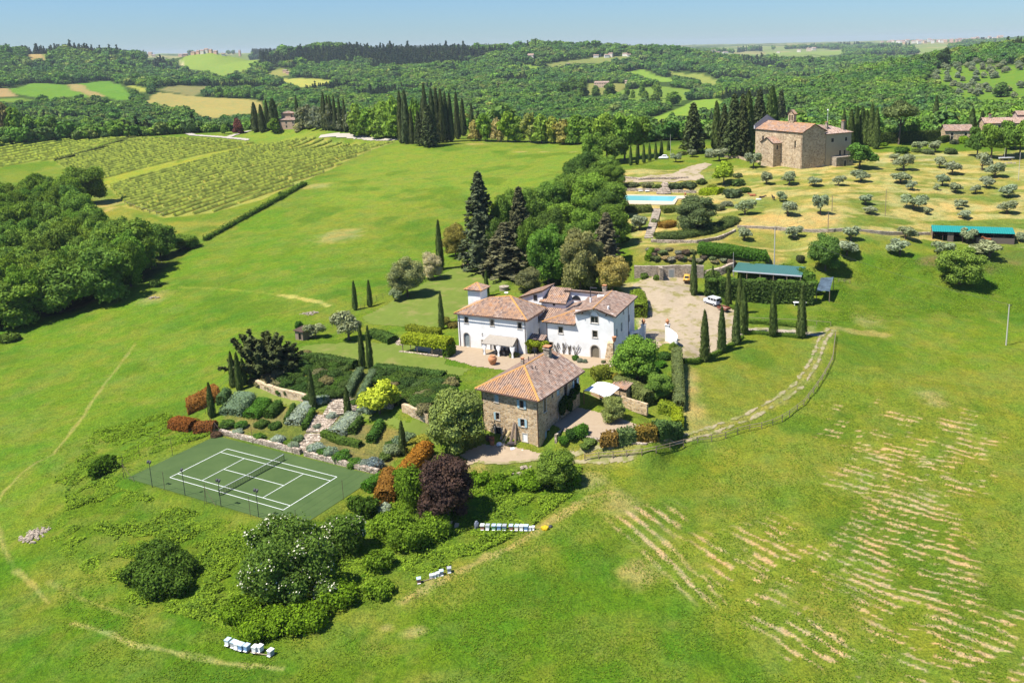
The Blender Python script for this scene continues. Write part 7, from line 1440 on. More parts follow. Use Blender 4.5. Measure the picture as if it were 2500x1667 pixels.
rocks(82, 1307, 110, 1.7, 1.9, .24, 'heap of pale rubble stones in the grass at the left', (.34, .28, .21)); rocks(1281, 1142, 26, .9, .6, .22, 'small pile of building stones beside the track bend', (.52, .38, .27)); rocks(1268, 1158, 16, 1.0, .4, .16, 'scatter of reddish stones below the track bend', (.42, .27, .18)); rocks(756, 766, 60, 2.4, 1.2, .22, 'heap of grey brown brushwood at the meadow edge', (.20, .16, .13), 'brush_pile'); rocks(376, 728, 24, 1.8, .7, .25, 'small brown earth heap in the left meadow', (.28, .18, .12), 'earth_heap')
# the boat and stacked things by the right hand trees, animals and person
p = gp(2458, 392); k = thing('rowing_boat', 'pale grey boat on trestles below the right hand trees', 'boat', p); m = MB()
loft(m, [(p[0] + x, [(p[1] - w, p[2] + 1.15), (p[1] - w * .55, p[2] + .75), (p[1] + w * .55, p[2] + .75), (p[1] + w, p[2] + 1.15)]) for x, w in ((-3.0, .75), (-1, .95), (1.2, .8), (2.9, .1))]); m.build('hull', plain('pale_boat', (.55, .57, .62), .5, .08, 2), k)
for dx in (-1.8, 1.4): m = MB(); m.box(p + [dx, 0, .4], (.15, 1.4, .8)); m.build('trestle', M_WOOD, k)
m = MB(); m.tube([p + [-1, 0, 1.1], p + [-1, 0, 4.8]], .06, 5); m.build('mast', M_CONC, k)
rocks(2464, 400, 18, 2.2, .6, .35, 'pile of pale boards under the boat trestles', (.50, .40, .32), 'board_pile')
def quadruped(name, label, cat, p, ang, c, s=1.0, lying=False, neck=.5):
    # trunk, neck, head, legs and tail as one skinned body
    me = bpy.data.meshes.new(name); V = [(-.75, 0, 1.15), (-.35, 0, 1.12), (.15, 0, 1.08), (.6, 0, 1.18), (.95, 0, 1.30 + neck * .4), (1.2, 0, 1.45 + neck * .6), (1.45, 0, 1.35 + neck * .6), (1.65, 0, 1.15 + neck * .55), (-.95, 0, 1.1), (-1.08, 0, .75)]; Rr = [.28, .31, .32, .30, .19, .15, .15, .09, .07, .05]; E = [(0, 1), (1, 2), (2, 3), (3, 4), (4, 5), (5, 6), (6, 7), (0, 8), (8, 9)]
    for y in (-.2, .2):
        b = len(V); hind = [(-.68, y, .95), (-.55, y, .72), (-.82, y, .48), (-.75, y, .0)]; fore = [(.55, y, .9), (.56, y, .5), (.56, y, 0.0)]
        if lying: hind = [(-.6, y * 1.6, .95), (-.2, y * 2.0, .78), (-.5, y * 2.1, .72)]; fore = [(.6, y * 1.3, .9), (.95, y * 1.4, .74), (.7, y * 1.4, .7)]
        V += hind; Rr += [.17, .13, .075, .06][:len(hind)]; E += [(0, b)] + [(b + i, b + i + 1) for i in range(len(hind) - 1)]; b = len(V); V += fore; Rr += [.14, .085, .06]; E += [(3, b)] + [(b + i, b + i + 1) for i in range(len(fore) - 1)]
    for y in (-.07, .07): V.append((1.33, y, 1.62 + neck * .62)); Rr.append(.035); E.append((6, len(V) - 1))
    if lying: V = [(x, y, z - .72) for x, y, z in V]
    me.from_pydata(V, E, []); o = link(name, me); md = o.modifiers.new('skin', 'SKIN'); sv = me.skin_vertices[0].data
    for q, r in zip(sv, Rr): q.radius = (r, r)
    sv[1].use_root = True; o.modifiers.new('smooth', 'SUBSURF').levels = 1; me.materials.append(plain('hide_%s' % name, c, .8, .15, 3)); o.location = (p[0], p[1], p[2]); o.rotation_euler = (0, 0, math.radians(ang)); o.scale = (s, s, s); tag(o, label, cat)
quadruped('horse', 'chestnut horse standing before the turquoise roofed shelter', 'horse', gp(2411, 594), 165, (.26, .09, .035), 1.05)
quadruped('brown_cow', 'reddish brown cow resting behind the pool hedges', 'cow', gp(1838, 479), 170, (.36, .13, .06), 1.1, True, .1); quadruped('dark_cow', 'dark brown cow lying right of the reddish one', 'cow', gp(1860, 484), 15, (.06, .04, .035), 1.0, True, .1); quadruped('black_donkey', 'black donkey standing on the grass right of the cows', 'donkey', gp(1888, 489), 100, (.025, .02, .02), .9, False, .3)
k = MB(); q = gp(1852, 489); k.box(q + [0, 0, .25], (1.6, .7, .5), 5); tag(k.build('white_trough', M_WHITE), 'white water trough in front of the resting cows', 'trough')
def person():
    p = gp(2028, 388); me = bpy.data.meshes.new('person'); V = [(0, 0, .95), (0, 0, 1.2), (0, 0, 1.42), (0, 0, 1.52), (0, -.02, 1.68), (.1, 0, .88), (.11, -.03, .48), (.12, .02, .06), (.12, -.12, .03), (-.1, 0, .88), (-.11, -.05, .48), (-.12, 0, .06), (-.12, -.14, .03), (.2, 0, 1.38), (.27, -.05, 1.1), (.26, -.2, .9), (-.2, 0, 1.38), (-.27, -.06, 1.1), (-.22, -.24, .95)]
    E = [(0, 1), (1, 2), (2, 3), (3, 4), (0, 5), (5, 6), (6, 7), (7, 8), (0, 9), (9, 10), (10, 11), (11, 12), (2, 13), (13, 14), (14, 15), (2, 16), (16, 17), (17, 18)]; Rr = [.15, .13, .16, .06, .11, .09, .065, .05, .04, .09, .065, .05, .04, .07, .05, .04, .07, .05, .04]
    me.from_pydata(V, E, []); o = link('person', me); o.modifiers.new('skin', 'SKIN'); sv = me.skin_vertices[0].data
    for a, r in zip(sv, Rr): a.radius = (r, r)
    sv[0].use_root = True; o.modifiers.new('smooth', 'SUBSURF').levels = 2; m, nt, out = mat('person_clothes'); s = N(nt, 'ShaderNodeSeparateXYZ'); L(nt, objco(nt), s.inputs[0]); rp = ramp(nt, s.outputs[2], [(.0, (.04, .05, .09)), (.93, (.04, .05, .09)), (.94, (.75, .75, .74)), (1.0, (.75, .75, .74))]); bsdf(nt, out, rp, .9); me.materials.append(m); o.location = tuple(p); o.scale = (1.05,) * 3; o.rotation_euler = (0, 0, .6); tag(o, 'person in white top and dark trousers standing by the church house door', 'person')
    k = MB(); k.blob((0, -.02, 1.73), (.09, .1, .1), 6, 10, 0, .02); h = k.build('hair', plain('grey_hair', (.5, .48, .46), .9, .1, 4)); h.parent = o
person()

# ------------------------------------------------------------------ the villages far off
def hamlet(spots, lab, grp, sz=1.0):
    cs = [(.62, .42, .25), (.66, .52, .36), (.70, .62, .50), (.58, .36, .25), (.72, .68, .60)]
    for i, (x, y, w, h, ci) in enumerate(spots):
        p = gp(x, y); D = float((p - np.array([0, 0, H])) @ FW); s = D / F; simple_house('distant_house', lab % i if '%' in lab else lab, x, y, w * s, w * s * .7, h * s, h * s * .35, random.uniform(-25, 15), plain('far_wall_%d' % ci, cs[ci], .9, .05, 1), .1, 'house', None, False, p, group=grp)
hamlet([(1295, 148, 15, 12, 2), (1335, 137, 9, 5, 2), (1372, 143, 11, 8, 1), (1400, 139, 10, 9, 1), (1408, 143, 8, 5, 4), (1386, 163, 9, 6, 3)], 'small pale house among the trees on the middle hilltop', 'houses scattered on the middle hill')
hamlet([(1455, 142, 13, 6, 4), (1463, 138, 9, 6, 2), (1482, 141, 12, 6, 4), (1490, 139, 10, 7, 2), (1525, 138, 12, 6, 4), (1536, 139, 9, 5, 4)], 'white house of the cluster on the crest of the middle hill', 'white houses on the hill crest'); hamlet([(1606, 133, 12, 4, 3)], 'red roofed house alone on the crest right of the white houses', 'red roofed house')
hamlet([(366, 137, 9, 7, 0), (375, 140, 7, 5, 1), (452, 138, 10, 5, 3), (470, 135, 10, 6, 0), (482, 133, 9, 7, 3), (493, 133, 9, 8, 2), (503, 131, 9, 9, 2), (513, 130, 8, 7, 0), (525, 132, 9, 6, 3), (545, 137, 8, 5, 2), (585, 138, 5, 11, 3), (440, 139, 9, 5, 3)], 'pinkish house of the hilltop village on the left skyline', 'houses of the left hilltop village')
hamlet([(524, 205, 11, 11, 1), (512, 209, 12, 6, 0), (530, 210, 9, 6, 1)], 'pale farm building above the striped brown vineyard', 'farm above the brown vineyard'); hamlet([(695, 179, 10, 6, 0), (702, 182, 8, 5, 3)], 'lone pinkish farm building in the clearing on the wooded hill', 'farm in the clearing')
b_, f_, z_ = simple_house('estate_villa', 'broad pale brick villa among dark trees on the middle slope', 1468, 214, 24, 12, 7.5, 2.4, -14, plain('far_brick', (.55, .40, .28), .9, .1, 1), .1); hamlet([(1530, 206, 9, 7, 1)], 'small tiled outbuilding right of the broad brick villa', 'estate outbuilding')
rg = np.random.default_rng(12); hamlet([(2150 + 300 * t + rg.uniform(-6, 6), 110 - 13 * t + rg.uniform(-2, 2), rg.uniform(6, 11), rg.uniform(4, 7), int(rg.integers(0, 5))) for t in np.linspace(0, 1, 40)], 'tiny pale house of the long town on the right skyline', 'houses of the distant ridge town')
hamlet([(1690 + 6 * i + rg.uniform(-3, 3), 131 + rg.uniform(-2, 2), rg.uniform(6, 10), rg.uniform(3, 6), int(rg.integers(0, 5))) for i in range(11)] + [(1772, 132, 12, 4, 4), (1950, 128, 9, 5, 2), (1975, 126, 12, 6, 1), (1988, 124, 10, 6, 2), (1900, 130, 8, 3, 2)], 'tiny house of the distant village in the haze right of centre', 'houses of the hazy central village')

# ------------------------------------------------------------------ trees and shrubs
CYP, CYP2 = (.052, .075, .021), (.045, .058, .023)
BRI, GRN, DRK, FRE = (.100, .165, .026), (.078, .132, .023), (.056, .098, .021), (.114, .180, .026)
OLV, SPR, HOL, RUST, SIL, PUR, YEL, CLIP = (.150, .175, .100), (.052, .058, .032), (.150, .130, .058), (.180, .086, .022), (.220, .265, .210), (.042, .027, .023), (.200, .250, .026), (.050, .095, .022)
ORD = ['first', 'second', 'third', 'fourth', 'fifth', 'sixth', 'seventh', 'eighth', 'ninth', 'tenth', 'eleventh', 'twelfth', 'thirteenth', 'fourteenth', 'fifteenth']
def cyp(x, y, top, label, group=None, w=None, kind='cyp', tint=CYP):
    p = gp(x, y); D = float((p - np.array([0, 0, H])) @ FW); s = F / D; h = (y - top) / s * 1.05
    return plant_at('cypress', kind, p - np.array([0, 0, .15]), h, w / s if w else max(1.3, h * .155), jit(tint, .1), label, group, 'cypress')
# garden cypresses
for x, y, t, lb in [(570.5, 947, 858, 'leftmost cypress of the three beside the dark spreading conifer'), (585.7, 954, 861, 'front cypress of the three beside the dark spreading conifer'), (597, 941, 875, 'cypress hidden partly behind the front one by the dark conifer'), (764, 997, 900, 'slender cypress standing left of the fan shaped steps'), (849.6, 1013, 944, 'short cypress at the right foot of the fan steps'), (885.5, 898, 797, 'left one of the tall cypress pair above the clipped hedges'), (904, 900, 797, 'right one of the tall cypress pair above the clipped hedges'), (518, 1018, 934, 'cypress growing through the rust coloured shrubs'), (984, 1107, 1026, 'short cypress beside the orange and green clipped shrubs'), (867.6, 756, 687, 'left cypress of the two on the back lawn edge'), (903.5, 748, 685, 'right cypress of the two on the back lawn edge'), (1079, 803, 714, 'single cypress left of the villa'), (1188.7, 724, 662, 'cypress right behind the villa tower'), (1075.6, 660, 544, 'tall dark cypress on the meadow edge left of the spruces')]: cyp(x, y, t, lb)
DR = [(1720.5, 881, 760), (1762, 859, 751), (1797, 842, 738), (1815, 815, 700), (1887, 821, 713), (1956.5, 824, 702)]
for i, (x, y, t) in enumerate(DR): cyp(x, y, t, '%s cypress from the gate along the outer edge of the drive' % ORD[i], 'cypresses along the drive', (y - t) * .2)
for i, (x, y, t) in enumerate([(1694, 722, 621), (1740, 723, 651), (1778, 748, 656), (1806, 765, 674)]): cyp(x, y, t, '%s cypress from the yellow car on the inner side of the yard' % ORD[i], 'cypresses on the inner side of the yard', (y - t) * .18)
# church cypresses
for i, (x, y, t) in enumerate([(2057.5, 379, 277), (2076, 357, 275), (2090, 354, 268), (2103, 353, 267), (2114, 354, 275), (2126, 358, 261), (2138, 364, 272)]): cyp(x, y, t, '%s cypress of the row right of the church house' % ORD[i], 'cypress row right of the church', 20)
for x, y, t, lb, w, kd in [(1985, 408, 347, 'small cypress at the dark church wall, the left one', 10, 'cyp'), (2008, 396, 320, 'taller cypress at the dark church wall', 13, 'cyp'), (2282.5, 319, 240, 'tall lone cypress right of the umbrella pine', 17, 'cyp'), (2290, 344, 310, 'little cypress in front of the tall lone one', 12, 'cyp'), (2371, 337, 269, 'left cypress of the pair beside the stone farmhouse', 22, 'cyp'), (2395, 332, 275, 'right cypress of the pair beside the stone farmhouse', 18, 'cyp'), (1692.7, 375, 259, 'broad dark conifer standing alone left of the church trees', 62, 'cypbroad'), (1749, 368, 256, 'pointed cypress at the left of the dark church group', 24, 'cyp'), (1768, 372, 262, 'shaggy cypress second from the left in the dark church group', 38, 'cypbroad'), (1792, 384, 240, 'big dark cypress in the middle of the church group', 58, 'cypbroad'), (1812, 384, 240, 'tall dark cypress touching the church group centre', 44, 'cypbroad'), (1826, 378, 235, 'pointed dark cypress just left of the church', 34, 'cyp'), (1853, 345, 227, 'dark conifer behind the church roof, left one', 48, 'cypbroad'), (1884, 340, 222, 'dark cypress behind the church roof', 36, 'cyp'), (1905, 338, 228, 'dark conifer behind the church roof, right one', 40, 'cypbroad')]: cyp(x, y, t, lb, None, w, kd, CYP2 if kd == 'cypbroad' else CYP)
# avenue of small cypresses up to the church car park
for i, (x, y, t) in enumerate([(1540, 404, 358), (1556, 402, 355), (1572, 398, 354), (1586, 394, 352), (1601, 390, 350), (1615, 378, 344), (1632, 368, 344)]): cyp(x, y, t, '%s small cypress from the left in the short row above the pool' % ORD[i], 'small cypress row above the pool', 9)
# far cypresses by the vineyard road and the pink farmhouse
FC = [(981.6, 351, 235), (993.7, 352, 232), (1007, 352, 272), (1035, 353, 251), (1042, 356, 216), (1059, 356, 229), (1070, 348, 227), (1081, 348, 229), (1091, 346, 235), (1102, 346, 236), (1118, 340, 235), (1132, 332, 248), (1153, 320, 257)]
for i, (x, y, t) in enumerate(FC): cyp(x, y, t, '%s cypress from the left in the tall clump at the meadow top' % ORD[i], 'tall cypress clump at the meadow top', (19, 24, 13, 17, 18, 19, 20, 18, 18, 17, 16, 16, 12)[i], 'cyp', CYP2)
cyp(1049, 359, 262, 'wide shaggy dark conifer in front of the tall cypress clump', None, 44, 'cypbroad', CYP2); cyp(1024, 356, 276, 'low rounded dark conifer at the foot of the tall clump', None, 26, 'cypbroad', CYP2)
for i, (x, y, t) in enumerate([(625, 323, 256), (641, 323, 261), (655, 319, 249), (671, 318, 247), (728.5, 317, 240)]): cyp(x, y, t, '%s cypress from the left beside the pink hill farmhouse' % ORD[i], 'cypresses by the hill farmhouse', (20, 17, 12, 26, 11)[i], 'cyp', CYP2)
for i, (x, y, t) in enumerate([(791, 318, 245), (795, 319, 233), (803, 319, 241), (810, 319, 240), (820, 320, 240), (832, 321, 245), (844, 322, 248)]): cyp(x, y, t, '%s cypress from the left among the grey pines' % ORD[i], 'cypresses among the grey pines', 11, 'cyp', CYP2)
# tree lines behind the meadow
g = np.random.default_rng(3)
for i, (x, y, t, w) in enumerate([(738, 313, 268, 36), (752, 315, 258, 44), (772, 316, 262, 42), (790, 317, 268, 36), (812, 316, 258, 42), (838, 317, 270, 40), (858, 322, 272, 34)]): plant('grey_pine', 'far', x, y, t, w, (.105, .115, .075), '%s grey green pine from the left behind the white road' % ORD[i], 'grey pines behind the white road')
for i, (x, y, t, w) in enumerate([(872, 328, 262, 44), (896, 331, 270, 46), (915, 333, 266, 50), (938, 334, 258, 54), (962, 336, 240, 56), (884, 334, 290, 40), (925, 337, 292, 46), (962, 341, 288, 48), (1016, 342, 245, 44)]): plant('bright_tree', 'far', x, y, t, w, BRI, '%s bright green tree of the clump left of the tall cypresses' % ORD[i], 'bright green clump left of the cypresses')
for i, (x, y, t, w) in enumerate([(1160, 344, 296, 38), (1186, 345, 284, 44), (1214, 346, 290, 40), (1240, 347, 280, 50), (1268, 347, 288, 44), (1296, 348, 284, 48), (1322, 350, 282, 52), (1348, 350, 290, 46), (1375, 352, 294, 54), (1404, 352, 286, 56), (1432, 352, 288, 54), (1455, 350, 292, 50)]): plant('hedgerow_tree', 'far', x, y, t, w, ((.20, .17, .06), BRI, (.22, .19, .085), FRE, BRI, (.13, .15, .04), FRE, (.12, .15, .03), (.19, .165, .05), GRN, BRI, GRN)[i], '%s tree from the left along the top edge of the meadow' % ORD[i], 'trees along the top edge of the meadow')
for i, (x, y, t, w) in enumerate([(-8, 334, 240, 60), (16, 335, 256, 44), (44, 336, 268, 48), (74, 336, 283, 44), (103, 336, 290, 40), (132, 334, 290, 36), (158, 333, 304, 34), (184, 331, 303, 30), (220, 330, 287, 42), (252, 329, 300, 34), (281, 329, 304, 32), (308, 329, 294, 40), (340, 328, 308, 28)]): plant('roadside_tree', 'far', x, y, t, w, (GRN, (.12, .10, .05), BRI, GRN, BRI, DRK, BRI, (.11, .14, .04), BRI, GRN, FRE, BRI, GRN)[i], '%s roadside tree from the left above the far vines' % ORD[i], 'roadside trees above the far vines')
for x, y, t, w, c, lb in [(549, 328, 306, 22, GRN, 'round green tree beside the white road fork'), (582, 327, 292, 28, (.09, .035, .03), 'small reddish purple tree near the far farmhouse'), (672, 324, 292, 32, GRN, 'green bushy tree in front of the pink hill farmhouse'), (727, 322, 302, 20, (.24, .24, .13), 'pale blossoming shrub right of the pink hill farmhouse')]: plant('garden_tree', 'far', x, y, t, w, c, lb)
plant('umbrella_pine', 'pine', 2194, 353, 250, 84, (.085, .105, .035), 'round headed umbrella pine right of the church cypresses', None, 'tree', 0)
# dense wood at the left edge
poly = gpoly([(-160, 815), (0, 800), (200, 746), (330, 700), (350, 660), (290, 600), (225, 590), (205, 540), (170, 505), (110, 500), (0, 520), (-160, 530)]); P = np.array(poly); done = []
for _ in range(4000):
    q = np.array([g.uniform(P[:, 0].min(), P[:, 0].max()), g.uniform(P[:, 1].min(), P[:, 1].max())])
    if pip(poly, q[0], q[1]) and all(np.hypot(*(q - d)) > 6.2 for d in done): done.append(q)
for q in done: hh = g.uniform(10.5, 15); plant_at('woodland_tree', 'wood', (q[0], q[1], gz(*q) - .3), hh, hh * g.uniform(.62, .78), jit((GRN, (.088, .142, .024), (.070, .125, .02))[int(g.integers(0, 3))], .18), 'broadleaf tree of the dense dark green wood at the left edge', 'trees of the wood at the left edge')
for x, y, t, w, lb in [(320, 668, 548, 130, 'big round tree at the right front of the dark wood'), (255, 735, 610, 140, 'broad tree on the front edge of the dark wood above the meadow'), (150, 762, 640, 150, 'wide tree in the front row of the dark wood'), (40, 792, 690, 140, 'tree at the lower left front of the dark wood'), (392, 628, 547, 78, 'smaller tree just right of the dark wood'), (452, 607, 574, 62, 'bushy shrub tree at the right tip of the dark wood'), (212, 500, 412, 90, 'dark tree at the upper right tip of the wood')]: plant('woodland_tree', 'wood', x, y, t, w, GRN, lb)
hedge('field_hedge', gpoly([(500, 588), (560, 556), (620, 522), (690, 484), (745, 452)]), 1.5, 1.2, (.055, .10, .018), 'rough low dark hedge running from the wood along the vineyard', size=.3, per=12, rough=.34); hedge('low_scrub_hedge', gpoly([(136, 394), (190, 380), (250, 362), (300, 346), (330, 338)]), 2.0, 1.3, (.10, .12, .04), 'scrubby dark bank between the two left vine fields', size=.4, per=6, rough=.4)
for i, (x, y, r, h, c, lb) in enumerate([(379, 700, 1.7, 1.9, DRK, 'dark round bush alone on the left meadow'), (22, 832, 2.8, 2.0, (.07, .11, .02), 'scrubby bush at the left edge below the wood'), (690, 478, 1.6, 1.6, DRK, 'small bush on the wire fence by the vineyard')]): shrub_at('meadow_bush', gp(x, y), r, h, c, lb, None, 'bush', i)
# middle wood
CW = [(1560, 386, 292, 72, GRN), (1525, 392, 283, 76, BRI), (1482, 398, 286, 72, FRE), (1452, 412, 330, 62, GRN), (1502, 402, 338, 62, DRK), (1430, 452, 376, 70, DRK), (1472, 445, 380, 72, GRN), (1402, 472, 396, 62, DRK), (1436, 494, 416, 74, GRN), (1388, 522, 430, 82, BRI), (1442, 534, 428, 92, FRE), (1492, 534, 448, 82, GRN), (1348, 548, 448, 78, GRN), (1305, 585, 462, 76, GRN), (1380, 604, 498, 92, BRI), (1440, 624, 516, 94, BRI), (1500, 604, 500, 74, GRN), (1318, 505, 456, 52, BRI), (1345, 640, 520, 74, DRK), (1410, 655, 548, 80, GRN), (1480, 580, 470, 76, DRK), (1236, 648, 486, 74, GRN), (1262, 622, 474, 74, BRI), (1215, 662, 540, 60, DRK), (1292, 668, 540, 66, GRN), (1500, 460, 405, 60, GRN), (1390, 690, 610, 60, DRK)]
for i, (x, y, t, w, c) in enumerate(CW): plant('leafy_tree', 'fine' if y > 440 else 'broad', x, y, t, w, c, 'leafy green tree of the wood between the meadow and the pool', 'leafy trees between meadow and pool')
for x, y, t, w, kd, c, lb in [(1177, 660, 427, 130, 'con', (.058, .068, .034), 'tallest pointed spruce behind the villa, the left one'), (1273, 666, 462, 108, 'con', (.054, .060, .032), 'tall dark spruce right of the tallest one'), (1236, 672, 545, 150, 'con', (.078, .080, .042), 'lower brownish conifer between the two tall spruces'), (1482, 660, 522, 110, 'con', (.085, .080, .045), 'brownish conifer at the right end of the villa wood'), (1340, 692, 552, 92, 'fine', (.070, .135, .024), 'vivid green maple-like tree behind the villa'), (1416, 710, 568, 96, 'fine', (.150, .155, .065), 'olive brown flowering oak behind the villa roof'), (1452, 700, 590, 60, 'fine', (.090, .100, .042), 'dark brownish oak beside the flowering one'), (1495, 714, 625, 74, 'fine', (.205, .180, .055), 'yellow brown oak at the corner of the gravel yard'), (1292, 714, 656, 66, 'fine', (.100, .102, .048), 'low brown bushy oak just behind the villa'), (1113, 628, 554, 62, 'fine', (.135, .125, .028), 'bronze green round tree left of the spruces'), (995, 724, 628, 82, 'fine', (.155, .165, .075), 'pale olive round oak on the lawn edge'), (1058, 682, 620, 52, 'fine', (.26, .235, .145), 'cream blossomed small tree beside the tall cypress')]: plant('conifer' if kd == 'con' else 'garden_tree', kd, x, y, t, w, c, lb, k=0 if kd == 'con' else None)
# garden trees
for x, y, t, w, kd, c, lb in [(928, 1012, 934, 96, 'broad', YEL, 'bright yellow green tree above the garden terrace'), (1122, 1104, 955, 132, 'fine', (.115, .145, .045), 'big grey green tree in front of the stone house'), (1556, 935, 826, 112, 'fine', (.090, .155, .026), 'large green fig-like tree in the villa court'), (1606, 974, 910, 68, 'fine', (.092, .155, .026), 'small green tree between the court tree and the long hedge'), (1496, 1026, 968, 64, 'fine', (.145, .170, .060), 'small round topped tree on the gravel court'), (1361, 1187, 1100, 96, 'fine', (.085, .135, .022), 'bushy green tree below the track bend'), (2343, 694, 606, 106, 'fine', (.110, .165, .028), 'big round green tree on the right meadow'), (2015, 660, 572, 78, 'fine', (.075, .128, .030), 'green tree beside the leaning pole above the meadow'), (2098, 411, 354, 74, 'broad', (.055, .115, .022), 'dark green fig tree right of the church'), (1767, 450, 398, 58, 'broad', (.150, .200, .018), 'yellow green domed tree by the pool garden'), (1180, 817, 780, 34, 'fine', (.08, .15, .03), 'small lemon tree on the villa terrace left of the pergola')]: plant('garden_tree', kd, x, y, t, w, c, lb)
for i, (x, y, t, w, c) in enumerate([(2385, 384, 316, 58, DRK), (2420, 388, 308, 62, GRN), (2455, 386, 302, 64, GRN), (2490, 382, 298, 60, BRI), (2520, 392, 305, 60, GRN), (2478, 365, 312, 60, DRK)]): plant('garden_tree', 'broad', x, y, t, w, c, 'green tree of the clump before the long tiled house', 'trees before the long tiled house')
p = gp(1100, 1262)
plant('purple_tree', 'fine', 1092, 1262, 1116, 138, PUR, 'dark purple leaved tree above the beehive row', None, 'tree', 1, .02)
# spreading dark conifer
p = gp(648, 916); t = thing('spreading_conifer', 'large dark spreading conifer at the left of the garden lawn', 'tree', p); gg = np.random.default_rng(9); V = []; R_ = []
for b in range(80):
    q = gg.uniform(0, 6.28); el = gg.uniform(.2, 1.3); Lb = gg.uniform(5.6, 8.8) * (1 - .06 * el); s_ = gg.random(170) ** .75; d = np.array([math.cos(q) * math.cos(el), math.sin(q) * math.cos(el), math.sin(el) * 1.15]); o_ = gg.normal(0, .42, (170, 3)) * (1.15 - s_)[:, None]; V.append(d * (s_ * Lb)[:, None] + o_ + [0, 0, .5]); R_.append(np.tile(d * .5 + [0, 0, .7], (170, 1)))
vv, ff = leaves(np.vstack(V), np.vstack(R_), .42, gg, 2.2); c = link('crown', raw_mesh('crown', vv, ff, M_NEEDLE, False, gg.random(len(ff))), t); c.color = (.085, .105, .04, 1); link('trunk', trunk_mesh('trunk', 4, .35, 3), t)
# olives of the grove, in rows by their foot
OL = [(410,470,345,100),(165,420,320,110),(95,390,330,80),(505,590,490,95),(665,590,490,120),(848,600,530,100),(1020,600,520,90),(1180,570,480,120),(1490,490,370,150),(1425,420,360,80),(1465,580,495,120),(1550,630,555,80),(1745,470,385,95),(1835,515,415,125),(1765,600,505,90),(1730,632,580,50),(1860,650,570,100),(2005,655,590,80),(2080,615,525,110),(2050,490,350,120),(2145,540,430,160),(2240,680,580,130),(2230,800,700,130),(1875,765,690,70),(1915,748,690,60),(1925,830,770,100),(1655,805,745,60),(1560,765,650,180),(1215,735,655,120),(1245,800,740,100),(890,800,640,110),(655,815,700,130),(600,712,630,100),(350,810,690,150),(345,990,890,120),(700,980,870,110),(1110,990,880,130),(1500,985,880,160),(1460,1090,970,140),(1780,1090,990,160),(1945,1005,890,120),(2100,1110,990,230),(2330,1000,930,90),(1080,1090,985,160),(1600,350,270,100),(1715,360,270,100)]
rows = {}
for x, y, t, w in OL: rows.setdefault('near the church wall' if y <= 480 else 'in the upper row of the dry slope' if y <= 602 else 'in the middle row of the dry slope' if y <= 700 else 'in the lower row of the dry slope' if y <= 832 else 'beside the long dry stone wall' if y <= 1006 else 'on the green bank below the dry slope', []).append((x, y, t, w))
for nm, L_ in rows.items():
    for i, (x, y, t, w) in enumerate(sorted(L_)): plant('olive_tree', 'olive', 1700 + x * .34014, 250 + y * .34014, 250 + t * .34014, w * .34014 * random.uniform(1.05, 1.3), OLV, '%s olive tree from the left %s' % (ORD[i], nm), 'olive trees of the grove', 'olive tree')
for x, y, t, w, lb in [(1650, 396, 372, 30, 'olive tree in front of the white car'), (1690, 384, 362, 26, 'small olive left of the dark lone conifer'), (771, 824, 784, 56, 'grey olive bush beside the garden shed'), (852, 830, 754, 80, 'grey feathery olive above the cypress pair'), (965, 736, 702, 34, 'small grey olive below the pale round oak'), (1562, 562, 522, 52, 'grey green olive beside the long stone stair'), (1478, 425, 395, 40, 'olive at the edge of the wood above the pool')]: plant('olive_tree', 'olive', x, y, t, w, OLV, lb)
# far olive hill at the right
zz = gpoly(FIELDS[19][0]); P = np.array(zz); done = []
for _ in range(1500):
    q = np.array([g.uniform(P[:, 0].min(), P[:, 0].max()), g.uniform(P[:, 1].min(), P[:, 1].max())])
    if len(done) < 70 and pip(zz, *q) and all(np.hypot(*(q - d)) > 13 for d in done) and fbm(q[0] / 60, q[1] / 60, 5, 2) > .40: done.append(q)
for q in done: plant_at('hill_olive', 'far', (q[0], q[1], gz(*q)), g.uniform(5, 7.5), g.uniform(7, 11), jit((.13, .155, .10), .12), 'grey olive tree on the far green hill at the right', 'olive trees on the far hill', 'olive tree')
for i, (x, y, t, w, c) in enumerate([(2443, 236, 204, 48, DRK), (2300, 166, 126, 34, (.03, .055, .02)), (2310, 160, 122, 26, (.03, .055, .02))]): plant('hill_tree', 'far', x, y, t, w, c, ('round dark tree on the far green hill', 'dark conifer at the left top of the far hill', 'second dark conifer at the left top of the far hill')[i])
for i, (x, y, w, h) in enumerate([(1530, 235, 16, 22), (1545, 236, 14, 20), (1525, 238, 12, 14), (1568, 232, 22, 30), (1605, 236, 30, 36), (1575, 244, 26, 24), (1640, 256, 46, 32), (1600, 250, 34, 26), (1642, 283, 16, 12), (1400, 226, 40, 38), (1424, 232, 26, 44), (1378, 236, 34, 36), (1455, 238, 30, 30), (1490, 232, 34, 34)]): plant('valley_tree', 'far', x, y + 4, y + 4 - h, w, GRN if i < 9 else DRK, 'dark tree dotted over the green meadows of the middle valley' if i < 9 else 'dark tree round the broad brick villa', 'trees on the valley meadows' if i < 9 else 'trees round the brick villa')

